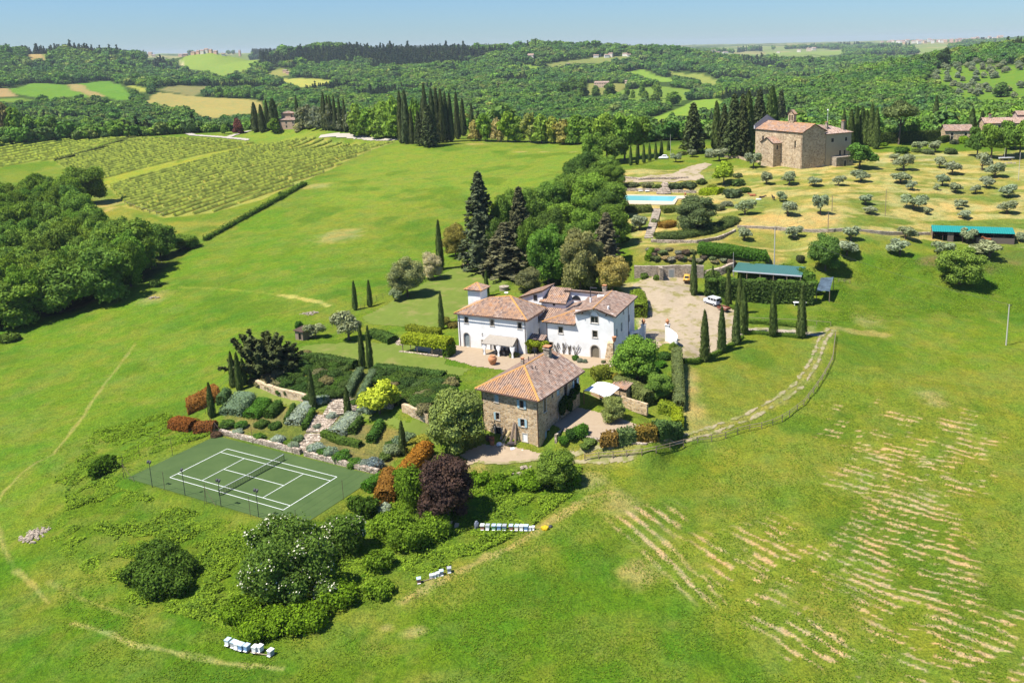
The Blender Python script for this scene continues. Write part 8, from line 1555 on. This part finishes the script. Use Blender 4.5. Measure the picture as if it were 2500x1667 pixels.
# flowering bushes and weeds in the foreground
def bush(name, lobes, tint, label, n, size=.34, cat='bush', core=.72):
    """lobes: (base pixel x, y, width px, height px)"""
    bl = []; o = gp(lobes[0][0], lobes[0][1])
    for x, y, w, h in lobes:
        p = gp(x, y); s = F / float((p - np.array([0, 0, H])) @ FW); p = p - o; r = w / s / 2; bl.append(((p[0], p[1], p[2] + h / s * .42), (r, r, h / s * .56)))
        for k in range(7): q = g.uniform(0, 6.28); e = r * g.uniform(.28, .42); bl.append(((p[0] + r * .75 * math.cos(q), p[1] + r * .75 * math.sin(q), p[2] + h / s * g.uniform(.35, .85)), (e, e, e * .85)))
    ob = link(name, crown_mesh(name, bl, n, size, len(label), M_LEAF, core)); ob.location = tuple(o); ob.color = (*tint, 1); return tag(ob, label, cat), o, bl
def flowers(o, bl, n, label):
    V = []
    for c, r in bl: d = sph(g, max(4, n // len(bl))); d = d[d[:, 2] > -.1]; V.append(np.array(c) + d * np.array(r) * 1.05)
    p = np.vstack(V); vv, ff = leaves(p, np.tile([[-.2, -.5, .8]], (len(p), 1)), .19, g, 1.0); link('blossoms', raw_mesh('blossoms', vv, ff, plain('cream_blossom', (.62, .60, .45), .9, .1, 3)), o)
B, o, bl = bush('elder_bush', [(672, 1470, 110, 165), (630, 1452, 76, 110), (778, 1440, 96, 150), (725, 1400, 110, 150), (655, 1390, 84, 120), (728, 1478, 84, 95), (606, 1440, 44, 60), (800, 1470, 60, 60), (690, 1360, 80, 110), (760, 1380, 70, 120)], (.105, .180, .032), 'big dark green bush full of cream flower heads in the foreground', 17000, .19); flowers(B, bl, 1500, '')
B, o, bl = bush('elder_bush', [(848, 1345, 82, 92), (820, 1325, 50, 70)], (.105, .185, .03), 'smaller flowering bush at the lower corner of the tennis court', 6000, .18); flowers(B, bl, 500, '')
bush('dark_bush', [(395, 1440, 110, 66), (345, 1415, 80, 46), (440, 1405, 80, 52), (400, 1370, 80, 44), (365, 1375, 60, 40), (440, 1445, 60, 44)], (.088, .158, .024), 'wide dark bush in the weeds left of the flowering bush', 13000, .19)
bush('bramble_bush', [(1000, 1325, 110, 46), (925, 1385, 70, 36), (1060, 1310, 80, 50), (960, 1300, 100, 50), (930, 1450, 70, 30)], (.14, .235, .022), 'sprawling green brambles below the purple tree', 13000, .18); bush('bramble_bush', [(640, 1535, 120, 36), (740, 1520, 120, 42), (830, 1470, 90, 42), (590, 1500, 90, 34)], (.135, .235, .016), 'bright green bramble bank in front of the flowering bush', 13000, .18)
bush('hazel_bush', [(1010, 1240, 60, 110), (985, 1215, 40, 80)], (.12, .21, .02), 'upright green bush left of the purple tree', 4500, .18); bush('bramble_bush', [(1390, 1180, 50, 20), (1290, 1185, 70, 20), (1220, 1195, 70, 22), (1170, 1180, 50, 22)], (.12, .22, .016), 'low bramble strip along the bank under the track', 7000, .18)
bush('court_bush', [(895, 1255, 60, 40), (870, 1240, 40, 30)], (.060, .115, .016), 'dark green bush at the right corner of the tennis court', 1600, .22)
bush('bank_bush', [(252, 1150, 60, 30), (235, 1165, 30, 24)], (.060, .12, .012), 'dark clipped bush by the left court corner', 1400, .24); bush('laurel_bush', [(1205, 822, 32, 24), (1222, 826, 34, 28)], (.055, .125, .02), 'rounded laurel beside the little lemon tree', 1200, .18)
def weeds(pix, n, hmin, hmax, tint, name, label, size=.3, dens_=.42):
    pl = gpoly(pix); P = np.array(pl); q = np.stack([g.uniform(P[:, 0].min(), P[:, 0].max(), n * 3), g.uniform(P[:, 1].min(), P[:, 1].max(), n * 3)], 1); k = pip(pl, q[:, 0], q[:, 1]) & (sdist(COURT, q[:, 0], q[:, 1]) > 1.2); q = q[k]; k = fbm(q[:, 0] / 2.6, q[:, 1] / 2.6, 15, 3) > dens_; q = q[k][:n]; f_ = fbm(q[:, 0] / 3.2, q[:, 1] / 3.2, 19, 3); z = hbase(q[:, 0], q[:, 1]) + micro(q[:, 0], q[:, 1]) + (hmin + (hmax - hmin) * np.clip((f_ - .3) * 2.5, 0, 1)) * g.random(len(q))
    o = np.array([P[:, 0].mean(), P[:, 1].mean(), 0]); vv, ff = leaves(np.concatenate([q, z[:, None]], 1) - o, np.tile([[0, -.3, 1.7]], (len(q), 1)), size, g, 1.7)
    ob = link(name, raw_mesh(name, vv, ff, M_LEAF, False, g.random(len(ff)))); ob.location = tuple(o); ob.color = (*tint, 1); ob['kind'] = 'stuff'; tag(ob, label, 'weeds')
weeds([(240,1165),(420,1205),(640,1275),(800,1290),(960,1230),(1060,1170),(1420,1135),(1420,1190),(1280,1300),(1000,1430),(640,1560),(300,1470),(120,1330),(160,1220)], 70000, .03, .55, (.165, .26, .025), 'tall_weeds', 'tangle of tall green weeds on the bank below the court', .15, .465)
weeds([(200,1110),(260,1080),(300,1140),(420,1205),(640,1280),(800,1290),(1060,1180),(1400,1140),(1300,1270),(1000,1420),(640,1540),(330,1460),(130,1330),(160,1200)], 26000, .1, 1.15, (.10, .175, .022), 'scrub', 'scattered darker scrub standing in the weeds below the court', .17, .585)
weeds([(130,1180),(230,1050),(400,1010),(540,1055),(300,1130),(200,1190)], 8000, .05, .6, (.14, .23, .022), 'bank_weeds', 'long weeds on the slope left of the tennis court', .15, .5)
weeds([(230,1050),(400,1010),(540,1055),(300,1130)], 4000, .05, .4, (.13, .22, .018), 'bank_grass', 'rough grass on the bank left of the tennis court', .2, .42)
weeds([(1990,800),(2020,650),(2200,630),(2500,650),(2500,760),(2200,780)], 14000, .02, .2, (.125, .205, .02), 'slope_grass', 'long grass on the steep green slope below the olives', .15, .42)
def tufts():        # grass tufts of the nearer meadow
    n = 130000; a = g.uniform(-.60, .48, n); r = 74 * np.exp(g.random(n) ** .8 * .85); x = r * np.sin(a); y = r * np.cos(a); k = (sdist(COURT, x, y) > 1.5) & (sdist(VTERR, x, y) > 0) & (sdist(GCOURT, x, y) > 4) & (fbm(x / 3.5, y / 3.5, 23, 3) > .46); gard = gpoly([(440, 1000), (560, 860), (900, 740), (1800, 640), (2060, 800), (1900, 1010), (1440, 1130), (1100, 1140), (900, 1210)]); k &= ~pip(gard, x, y); x, y, r = x[k], y[k], r[k]; z = hbase(x, y) + micro(x, y) + .08
    vv, ff = leaves(np.stack([x, y, z], 1), np.tile([[0, -.3, 2.6]], (len(x), 1)), .085, g, 2.6); ob = link('grass_tufts', raw_mesh('grass_tufts', vv, ff, M_LEAF, False, g.random(len(ff)))); ob.color = (.115, .190, .018, 1); ob['kind'] = 'stuff'; tag(ob, 'short grass tufts scattered over the meadow', 'grass')
tufts()

for i, (x, y, r, h, c) in enumerate([(1508, 456, 2.2, 1.6, GRN), (1560, 548, 2.0, 1.6, DRK), (1536, 566, 2.4, 1.8, (.09, .10, .04)), (1520, 590, 2.2, 1.5, DRK), (1665, 536, 1.8, 1.3, (.13, .15, .09)), (1690, 520, 1.6, 1.4, (.15, .17, .11)), (1752, 512, 2.2, 1.7, (.10, .12, .06)), (1776, 502, 2.0, 1.5, (.13, .15, .10)), (1818, 470, 2.2, 1.8, DRK), (1800, 432, 2.0, 1.4, (.12, .14, .07)), (1712, 448, 2.2, 1.6, (.07, .10, .03)), (1738, 462, 2.0, 1.8, (.16, .19, .03)), (1735, 384, 2.4, 1.6, (.13, .15, .09)), (1665, 378, 2.2, 1.5, (.10, .12, .05)), (1860, 402, 1.6, 1.2, (.10, .14, .04)), (2240, 372, 2.2, 1.6, (.09, .12, .04)), (2265, 376, 2.4, 2.0, (.10, .13, .06)), (2120, 380, 2.0, 1.4, (.08, .12, .03)), (1600, 545, 1.6, 1.2, (.10, .12, .05))]): shrub_at('slope_shrub', gp(x, y), r, h, jit(c, .1), 'small shrub dotted about the pool garden and the church slope', 'shrubs about the pool garden and church', 'shrub', i)
# clipped hedges
HG, HD = (.085, .125, .03), (.05, .09, .022)
hedge('clipped_hedge', gpoly([(1652, 874), (1655, 930), (1657, 985), (1658, 1008)]), 1.9, 2.3, (.115, .145, .055), 'long clipped hedge running down from the garden wall', size=.14, per=34)
hedge('clipped_hedge', gpoly([(1610, 1003), (1650, 1010)]), 1.9, 1.8, (.16, .21, .02), 'bright yellow green hedge at the foot of the long hedge', size=.16); hedge('clipped_hedge', gpoly([(1652, 1018), (1656, 1052)]), 1.7, 2.0, (.20, .25, .015), 'short lime green hedge at the corner of the gravel court', size=.16)
fh = [(1468, 1083), (1510, 1080), (1552, 1075), (1600, 1070), (1655, 1062)]; FT = [((.16, .105, .03), 'rusty left section of the hedge below the gravel court'), ((.085, .13, .045), 'grey green second section of the hedge below the gravel court'), ((.16, .115, .025), 'rust tinged third section of the hedge below the gravel court'), ((.07, .12, .035), 'dark glossy right section of the hedge below the gravel court')]
for i, (c, lb) in enumerate(FT): hedge('mixed_hedge', gpoly(fh[i:i + 2]), 2.2, (1.6, 1.9, 2.1, 2.3)[i], c, lb, size=.22, rough=.14, per=24)
hedge('clipped_hedge', gpoly([(1502, 952), (1525, 958), (1552, 968), (1574, 984), (1584, 992)]), 2.3, 2.4, (.12, .145, .045), 'curved hedge sloping beside the white canopy', size=.16, rnd_top=.15)
hedge('court_hedge', gpoly([(1448, 926), (1465, 920), (1488, 918)]), 2.4, 1.8, (.14, .165, .025), 'yellow green hedge behind the white canopy', size=.18, rnd_top=.2)
for i, (pts, lb) in enumerate([([(1668, 884), (1700, 884), (1736, 872), (1768, 856), (1794, 842), (1812, 826)], 'low curved box hedge round the outer edge of the gravel yard'), ([(1823, 815), (1890, 819), (1957, 825)], 'low box hedge on the near side of the drive'), ([(1826, 788), (1890, 792), (1951, 798)], 'low box hedge on the far side of the drive'), ([(1698, 717), (1736, 725), (1765, 738), (1796, 757)], 'low box hedge along the inner side of the yard')]): hedge('box_hedge', gpoly(pts), .9, .75, (.075, .13, .018), lb, None, size=.13, per=40)
hedge('ivy_hedge', [px3(1722, 722, gz(*gp(1722, 722)[:2]))[:2], gp(1800, 731)[:2], gp(1880, 736)[:2], gp(1984, 740)[:2]], 2.6, 4.3, (.052, .088, .022), 'tall ivy covered hedge in front of the green roofed barn', size=.28, per=22, rough=.2, rnd_top=.12)
for i in range(11):
    q = gp(1735 + i * 24, 727 + i * 1.1); shrub_at('ivy_shoots', (q[0] + .3, q[1] + .4, q[2] + 3.9 + .2 * (i % 3)), 1.3, .9 + .25 * (i % 2), (.085, .15, .03), 'pale green leafy shoots sticking out along the top of the ivy hedge', 'shoots on top of the ivy hedge', 'climber', i)
hedge('yard_hedge', gpoly([(1556, 738), (1562, 760), (1560, 778)]), 3.4, 2.6, (.12, .17, .02), 'rounded yellow green hedge beside the villa on the yard', size=.2, rnd_top=.3); 
hedge('pool_hedge', gpoly([(1515, 514), (1560, 516), (1590, 514)]), 4.4, 1.6, (.095, .12, .035), 'flat topped clipped hedge in front of the pool, left of the stair', size=.2); hedge('pool_hedge', gpoly([(1616, 517), (1652, 514)]), 4.2, 1.5, (.11, .14, .035), 'flat topped clipped hedge in front of the pool, right of the stair', size=.2)
hedge('rusty_hedge', gpoly([(1614, 557), (1644, 550)]), 3.2, 1.5, (.20, .13, .03), 'bronze clipped hedge block right of the long stair', size=.2); hedge('dark_bank', gpoly([(1600, 582), (1660, 578), (1720, 568), (1770, 552), (1788, 538)]), 5.0, .9, (.065, .095, .03), 'dark clipped ground cover on the curved bank under the pool', size=.2, rnd_top=.4, rough=.15)
hedge('laurel_bank', gpoly([(1706, 612), (1760, 616), (1820, 624), (1872, 632)]), 6.0, 1.5, (.055, .125, .018), 'broad dark green clipped hedge above the retaining wall', size=.22, rnd_top=.35); hedge('green_hedge', gpoly([(1580, 638), (1592, 618)]), 1.5, 1.4, (.10, .17, .015), 'small bright clipped hedge left above the yard wall', size=.18, rnd_top=.2)
hedge('church_hedge', gpoly([(2150, 352), (2200, 350), (2270, 346), (2292, 345)]), 2.6, 4.6, (.055, .085, .022), 'tall clipped hedge behind the umbrella pine', size=.32, per=12); hedge('far_clipped_hedge', gpoly([(1345 + 950, 350), (2312, 346)]), 2.0, 2.6, (.05, .08, .02), 'short dark hedge left of the stone farmhouse', size=.3, per=12)
plant('garden_tree', 'fine', 1700, 560, 484, 104, (.075, .098, .042), 'broad dark many stemmed shrub below the pool terrace'); hedge('yellow_hedge', gpoly([(1716, 474), (1760, 474)]), 5.0, 1.6, (.20, .27, .015), 'bright yellow green hedge at the end of the pool', size=.22, rnd_top=.3)
for i, (x, y, r, h, c, lb) in enumerate([(1790, 480, 3.4, 2.6, (.07, .10, .05), 'grey green rounded shrub right of the yellow hedge'), (1800, 452, 2.8, 2.2, (.06, .10, .03), 'dark round shrub behind the yellow hedge'), (1722, 500, 2.2, 2.0, (.13, .15, .10), 'silvery shrub in front of the yellow hedge'), (1545, 455, 2.6, 1.5, (.10, .12, .06), 'left grey green shrub above the pool wall'), (1580, 455, 2.6, 1.6, (.15, .16, .08), 'pale middle shrub above the pool wall'), (1602, 459, 2.0, 1.3, (.10, .13, .04), 'small shrub left of the curved pool steps'), (1650, 459, 2.8, 1.8, (.06, .085, .04), 'dark shrub right of the curved pool steps'), (1680, 456, 3.2, 1.9, (.07, .095, .045), 'larger dark shrub right of the curved pool steps'), (2200, 374, 3.0, 2.6, (.05, .10, .02), 'dark round bush beside the gravel path near the pine'), (2320, 376, 2.6, 2.4, (.07, .10, .04), 'grey green bush at the white drive'), (2024, 402, 2.0, 1.5, (.05, .095, .02), 'left clipped dome by the church door'), (2036, 403, 2.0, 1.5, (.055, .10, .02), 'right clipped dome by the church door'), (2352, 350, 2.4, 3.2, (.13, .22, .015), 'yellow green bush before the stone farmhouse'), (2150, 356, 2.6, 1.5, (.11, .19, .015), 'low bright bush at the end of the cypress row'), (2330, 352, 2.0, 2.0, (.10, .12, .07), 'grey bush before the stone farmhouse door'), (1500, 650, 2.6, 1.4, (.05, .07, .03), 'dark shrub in the shade at the yard corner'), (1573, 678, 1.2, 1.4, (.08, .13, .03), 'small shrub against the left of the yard wall'), (1603, 683, .9, 1.3, (.09, .14, .03), 'small green shrub by the wall buttress')]): shrub_at('garden_shrub', gp(x, y), r, h, c, lb, None, 'shrub', i)
for i in range(26):
    x = 1590 + (i % 13) * 16 + g.uniform(-6, 6); y = 612 + (i // 13) * 16 + g.uniform(-5, 5) + (i % 13) * .9
    if x < 1700 or y > 628: shrub_at('dry_bed_shrub', gp(x, y), g.uniform(.9, 1.5), g.uniform(.6, 1.1), jit(((.17, .18, .13), (.13, .10, .075), (.10, .13, .06), (.20, .17, .10))[i % 4], .15), 'small grey or brown shrub of the dry bed above the yard wall', 'shrubs of the dry bed above the yard wall', 'shrub', i)
for i, (x, y, r, h, c, lb) in enumerate([(1740, 690, 2.2, 3.4, (.085, .13, .03), 'leafy shrub at the left end of the ivy hedge'), (1775, 660, 1.6, 1.4, (.09, .11, .05), 'grey green shrub among the rocks by the barn'), (1965, 700, 3.0, 4.6, (.075, .14, .022), 'tall leafy mass at the right end of the barn'), (1985, 715, 2.2, 3.6, (.07, .135, .02), 'leafy climber beside the tarpaulin shelter'), (1955, 640, 1.2, 2.0, (.05, .06, .03), 'small dark dead bush above the barn'), (1920, 660, 2.6, 1.6, (.085, .14, .02), 'low green scrub right behind the barn'), (1850, 650, 2.4, 1.3, (.09, .14, .02), 'low green scrub behind the barn middle'), (1405, 878, .8, 1.0, (.05, .11, .02), 'round green shrub at the villa front'), (1416, 884, .7, .8, (.14, .17, .13), 'grey lavender shrub at the villa front'), (1428, 885, .6, .7, (.13, .16, .12), 'second grey lavender shrub at the villa front'), (1473, 886, .5, .6, (.12, .14, .08), 'small shrub beside the arched villa door'), (1255, 870, 1.1, 1.0, (.16, .18, .07), 'pale shrub on the terrace behind the stone house roof'), (1622, 876, 1.6, 1.4, (.04, .085, .018), 'dark dome shrub in the villa court'), (1608, 892, 1.5, .9, (.055, .14, .015), 'low green mound below the dark dome shrub'), (1598, 905, 1.3, .8, (.06, .14, .02), 'second low green mound in the villa court'), (1645, 853, 1.0, 1.6, (.12, .18, .03), 'green climber at the end of the white garden wall'), (1398, 1068, 1.3, 1.6, (.03, .07, .015), 'dark shrub beside the lower stone steps'), (1418, 1062, 1.5, 1.8, (.06, .14, .018), 'bright green shrub below the gravel court'), (1378, 1080, 1.0, 1.2, (.06, .14, .018), 'small bright shrub at the foot of the stone steps'), (1440, 1080, 1.3, .8, (.10, .15, .035), 'low green shrub on the bank below the gravel court'), (1430, 1092, 1.1, .7, (.09, .14, .03), 'low weeds on the bank by the wire fence'), (1502, 925, .9, 1.1, (.20, .18, .03), 'yellowish shrub behind the white canopy'), (1512, 930, .8, 1.0, (.24, .16, .02), 'orange tinged shrub behind the white canopy'), (1085, 790, 1.5, 1.6, (.14, .14, .03), 'bronze shrub at the left corner of the villa'), (1105, 800, 1.4, 1.5, (.13, .11, .03), 'reddish shrub touching the villa corner'), (730, 800, 1.0, 1.6, (.04, .10, .02), 'small dark laurel behind the garden shed')]): shrub_at('garden_shrub', gp(x, y), r, h, c, lb, None, 'shrub', i, fine=True)
hedge('leafy_hedge', gpoly([(995, 806), (1030, 812), (1075, 818)]), 1.6, 1.3, (.15, .18, .02), 'low yellow green hedge behind the leafy arbour', size=.18); hedge('border_shrubs', gpoly([(905, 820), (935, 826), (960, 838)]), 2.6, 1.2, (.055, .10, .022), 'dark shrub border beside the short curved steps', size=.2, rnd_top=.3)
# terraced garden
def mound(name, pix, wd, h, tint, label, size=.16, top=.25, per=34, taper=.9, group=None): return hedge(name, gpoly(pix), wd, h, tint, label, group, 'shrub', size, per, .07, None, top, None, None, taper)
mound('rust_shrub', [(458, 1005), (500, 985), (530, 968)], 4.6, 1.9, RUST, 'large rust coloured clipped shrub at the left of the garden'); mound('rust_shrub', [(425, 1040), (475, 1048)], 2.6, 1.4, (.165, .065, .018), 'lower left rust coloured shrub above the court'); mound('rust_shrub', [(480, 1052), (526, 1050)], 2.3, 1.3, (.15, .062, .02), 'brownish red shrub right of the lower rust one')
mound('clipped_block', [(540, 990), (556, 968)], 1.8, 1.5, (.075, .13, .05), 'narrow dark clipped block beside the rust shrub'); mound('clipped_block', [(562, 1016), (590, 985), (600, 973)], 4.4, 1.3, (.13, .19, .115), 'broad grey green clipped block in the garden bed', .15, .1)
mound('green_mound', [(610, 1022), (635, 1000), (646, 985)], 3.2, 1.0, (.055, .13, .018), 'fresh green mound right of the grey green block'); mound('green_mound', [(655, 1022), (682, 995)], 1.9, 1.3, (.05, .10, .02), 'dark oblong clipped mound in the garden bed'); mound('silver_shrub', [(715, 1040), (740, 1010), (752, 995)], 3.0, 1.0, SIL, 'silver shrub block left of the middle garden steps'); mound('green_mound', [(700, 1036), (718, 1000)], 1.0, 1.1, (.05, .095, .02), 'dark green strip left of the silver block'); mound('green_mound', [(744, 1050), (764, 1010)], 1.0, 1.0, (.055, .11, .02), 'green edging between silver block and steps')
mound('silver_shrub', [(820, 1065), (850, 1035), (865, 1020)], 3.4, 1.0, SIL, 'silver shrub block right of the middle garden steps'); mound('green_mound', [(858, 1062), (880, 1032)], 1.2, 1.1, (.055, .10, .022), 'dark green edging right of the silver block'); mound('green_mound', [(905, 1082), (930, 1042)], 1.6, 1.2, (.05, .11, .02), 'oblong green mound on the right garden bed'); mound('green_mound', [(790, 1062), (830, 1080), (880, 1090)], 1.4, .8, (.065, .11, .02), 'low green edging across the right garden bed')
mound('orange_shrub', [(985, 1175), (1020, 1130), (1040, 1105)], 2.8, 1.7, (.24, .115, .018), 'large orange clipped shrub at the right end of the garden'); mound('golden_shrub', [(992, 1112), (1018, 1092), (1040, 1080)], 2.6, 1.2, (.20, .20, .03), 'golden green clipped shrub above the orange one'); mound('orange_shrub', [(938, 1232), (948, 1200), (952, 1172)], 2.9, 1.8, (.19, .10, .022), 'orange brown clipped shrub below the right court corner'); mound('green_mound', [(892, 1200), (925, 1180), (945, 1168)], 1.8, 1.2, (.055, .14, .015), 'bright green clipped strip beside the court corner')
shrub_at('silver_shrub', gp(937, 1248), 1.3, 1.1, SIL, 'round silver shrub below the orange brown one', None, 'shrub', 1, fine=True); shrub_at('silver_shrub', gp(990, 1196), 1.6, 1.2, (.13, .18, .13), 'grey green shrub between the orange shrubs', None, 'shrub', 2, fine=True)
SB = [(580, 1060, 1.2, SIL), (632, 1072, 1.3, (.06, .13, .02)), (680, 1078, 1.5, SIL), (705, 1084, 1.0, (.10, .17, .02)), (715, 1092, 1.2, (.18, .23, .17)), (730, 1075, 1.1, (.09, .14, .07)), (760, 1096, 1.0, (.14, .18, .12)), (772, 1100, 1.7, SIL), (792, 1108, 1.3, (.055, .12, .02)), (808, 1110, 1.6, (.17, .22, .16)), (832, 1122, 1.8, (.06, .13, .02)), (868, 1136, 1.6, (.07, .14, .02)), (890, 1140, 1.5, (.14, .18, .15)), (915, 1142, 1.9, (.12, .15, .15)), (940, 1120, 1.2, (.09, .14, .04)), (958, 1105, 1.9, (.15, .19, .11)), (975, 1085, 1.8, (.10, .15, .08)), (555, 1040, 1.5, (.06, .12, .02)), (590, 1042, 1.4, (.055, .13, .02)), (640, 1040, 1.5, (.055, .10, .02)), (672, 1044, 1.4, (.06, .11, .025)), (775, 1045, .9, (.15, .19, .14)), (1000, 1070, 1.3, (.12, .16, .09)), (812, 1018, 1.2, SIL), (785, 982, 1.7, SIL), (886, 1004, 1.4, (.20, .25, .20)), (905, 1008, 1.2, (.18, .23, .18)), (865, 985, 1.0, (.05, .10, .02)), (955, 1090, 1.2, (.05, .10, .02)), (528, 1065, 1.1, (.12, .075, .05))]
for i, (x, y, r, c) in enumerate(SB): shrub_at('bed_shrub', gp(x, y), r * .92, r * .78, jit(c, .1), 'small rounded %s shrub of the beds above the tennis court' % ('silver grey' if c[2] > .1 else 'green' if c[1] > c[0] * 1.3 else 'brownish'), 'small shrubs of the beds above the court', 'shrub', i, fine=True)
for a, b, lb in (((848, 972), (880, 912), 'left clipped hedge of the pair climbing to the lawn'), ((880, 982), (912, 916), 'right clipped hedge of the pair climbing to the lawn')): hedge('pair_hedge', gpoly([a, b]), 1.35, 1.25, (.10, .145, .075), lb, None, size=.13, per=44, rnd_top=.1)
for i, (pl, n) in enumerate((([(660,955),(700,905),(735,870),(860,895),(845,960),(800,985),(735,968)], 46), ([(905,930),(920,905),(1000,915),(1110,925),(1100,985),(1045,1015),(985,990),(940,975)], 50), ([(605,935),(650,925),(690,905),(672,950),(625,945)], 8))):
    P = np.array(gpoly(pl)); done = []
    for _ in range(2500):
        q = np.array([g.uniform(P[:, 0].min(), P[:, 0].max()), g.uniform(P[:, 1].min(), P[:, 1].max())])
        if len(done) < n and pip(P, *q) and all(np.hypot(*(q - d)) > 1.7 for d in done): done.append(q)
    for q in done:
        c = [(.045, .080, .020), (.055, .095, .022), (.065, .10, .03), (.04, .075, .02), (.055, .10, .02), (.15, .14, .07)][int(g.integers(0, 6)) if i < 2 else 5]; r = g.uniform(1.2, 2.0); shrub_at('bank_shrub', (q[0], q[1], gz(*q)), r, r * g.uniform(.6, .85), jit(c, .12), 'dark green rounded shrub massed on the bank below the lawn, %s' % ('left of the fan steps', 'right of the fan steps', 'at the far left')[i], 'dark shrubs massed on the bank %s' % ('left', 'right', 'at the far left')[i], 'shrub', int(g.integers(0, 4)), fine=True)
hedge('bank_hedge', gpoly([(730, 880), (800, 884), (868, 897)]), 2.0, 1.2, (.05, .09, .022), 'dark clipped edge of the lawn left of the cypress pair', size=.18, rnd_top=.25); hedge('bank_hedge', gpoly([(918, 904), (1000, 914), (1085, 924)]), 2.0, 1.1, (.05, .095, .022), 'dark clipped edge of the lawn right of the cypress pair', size=.18, rnd_top=.25)

# ------------------------------------------------------------------ the air
def haze():
    m, nt, out = mat('pale_air'); v = N(nt, 'ShaderNodeVolumePrincipled'); v.inputs['Color'].default_value = (.80, .90, 1.0, 1); v.inputs['Density'].default_value = 5e-5; v.inputs['Anisotropy'].default_value = .1
    L(nt, v.outputs[0], out.inputs['Volume'])
    b = MB(); b.box((0, 6000, 5), (18000, 13000, 230)); o = b.build('haze', m); o['kind'] = 'stuff'; tag(o, 'thin pale blue haze in the air over the far hills', 'haze')
haze()
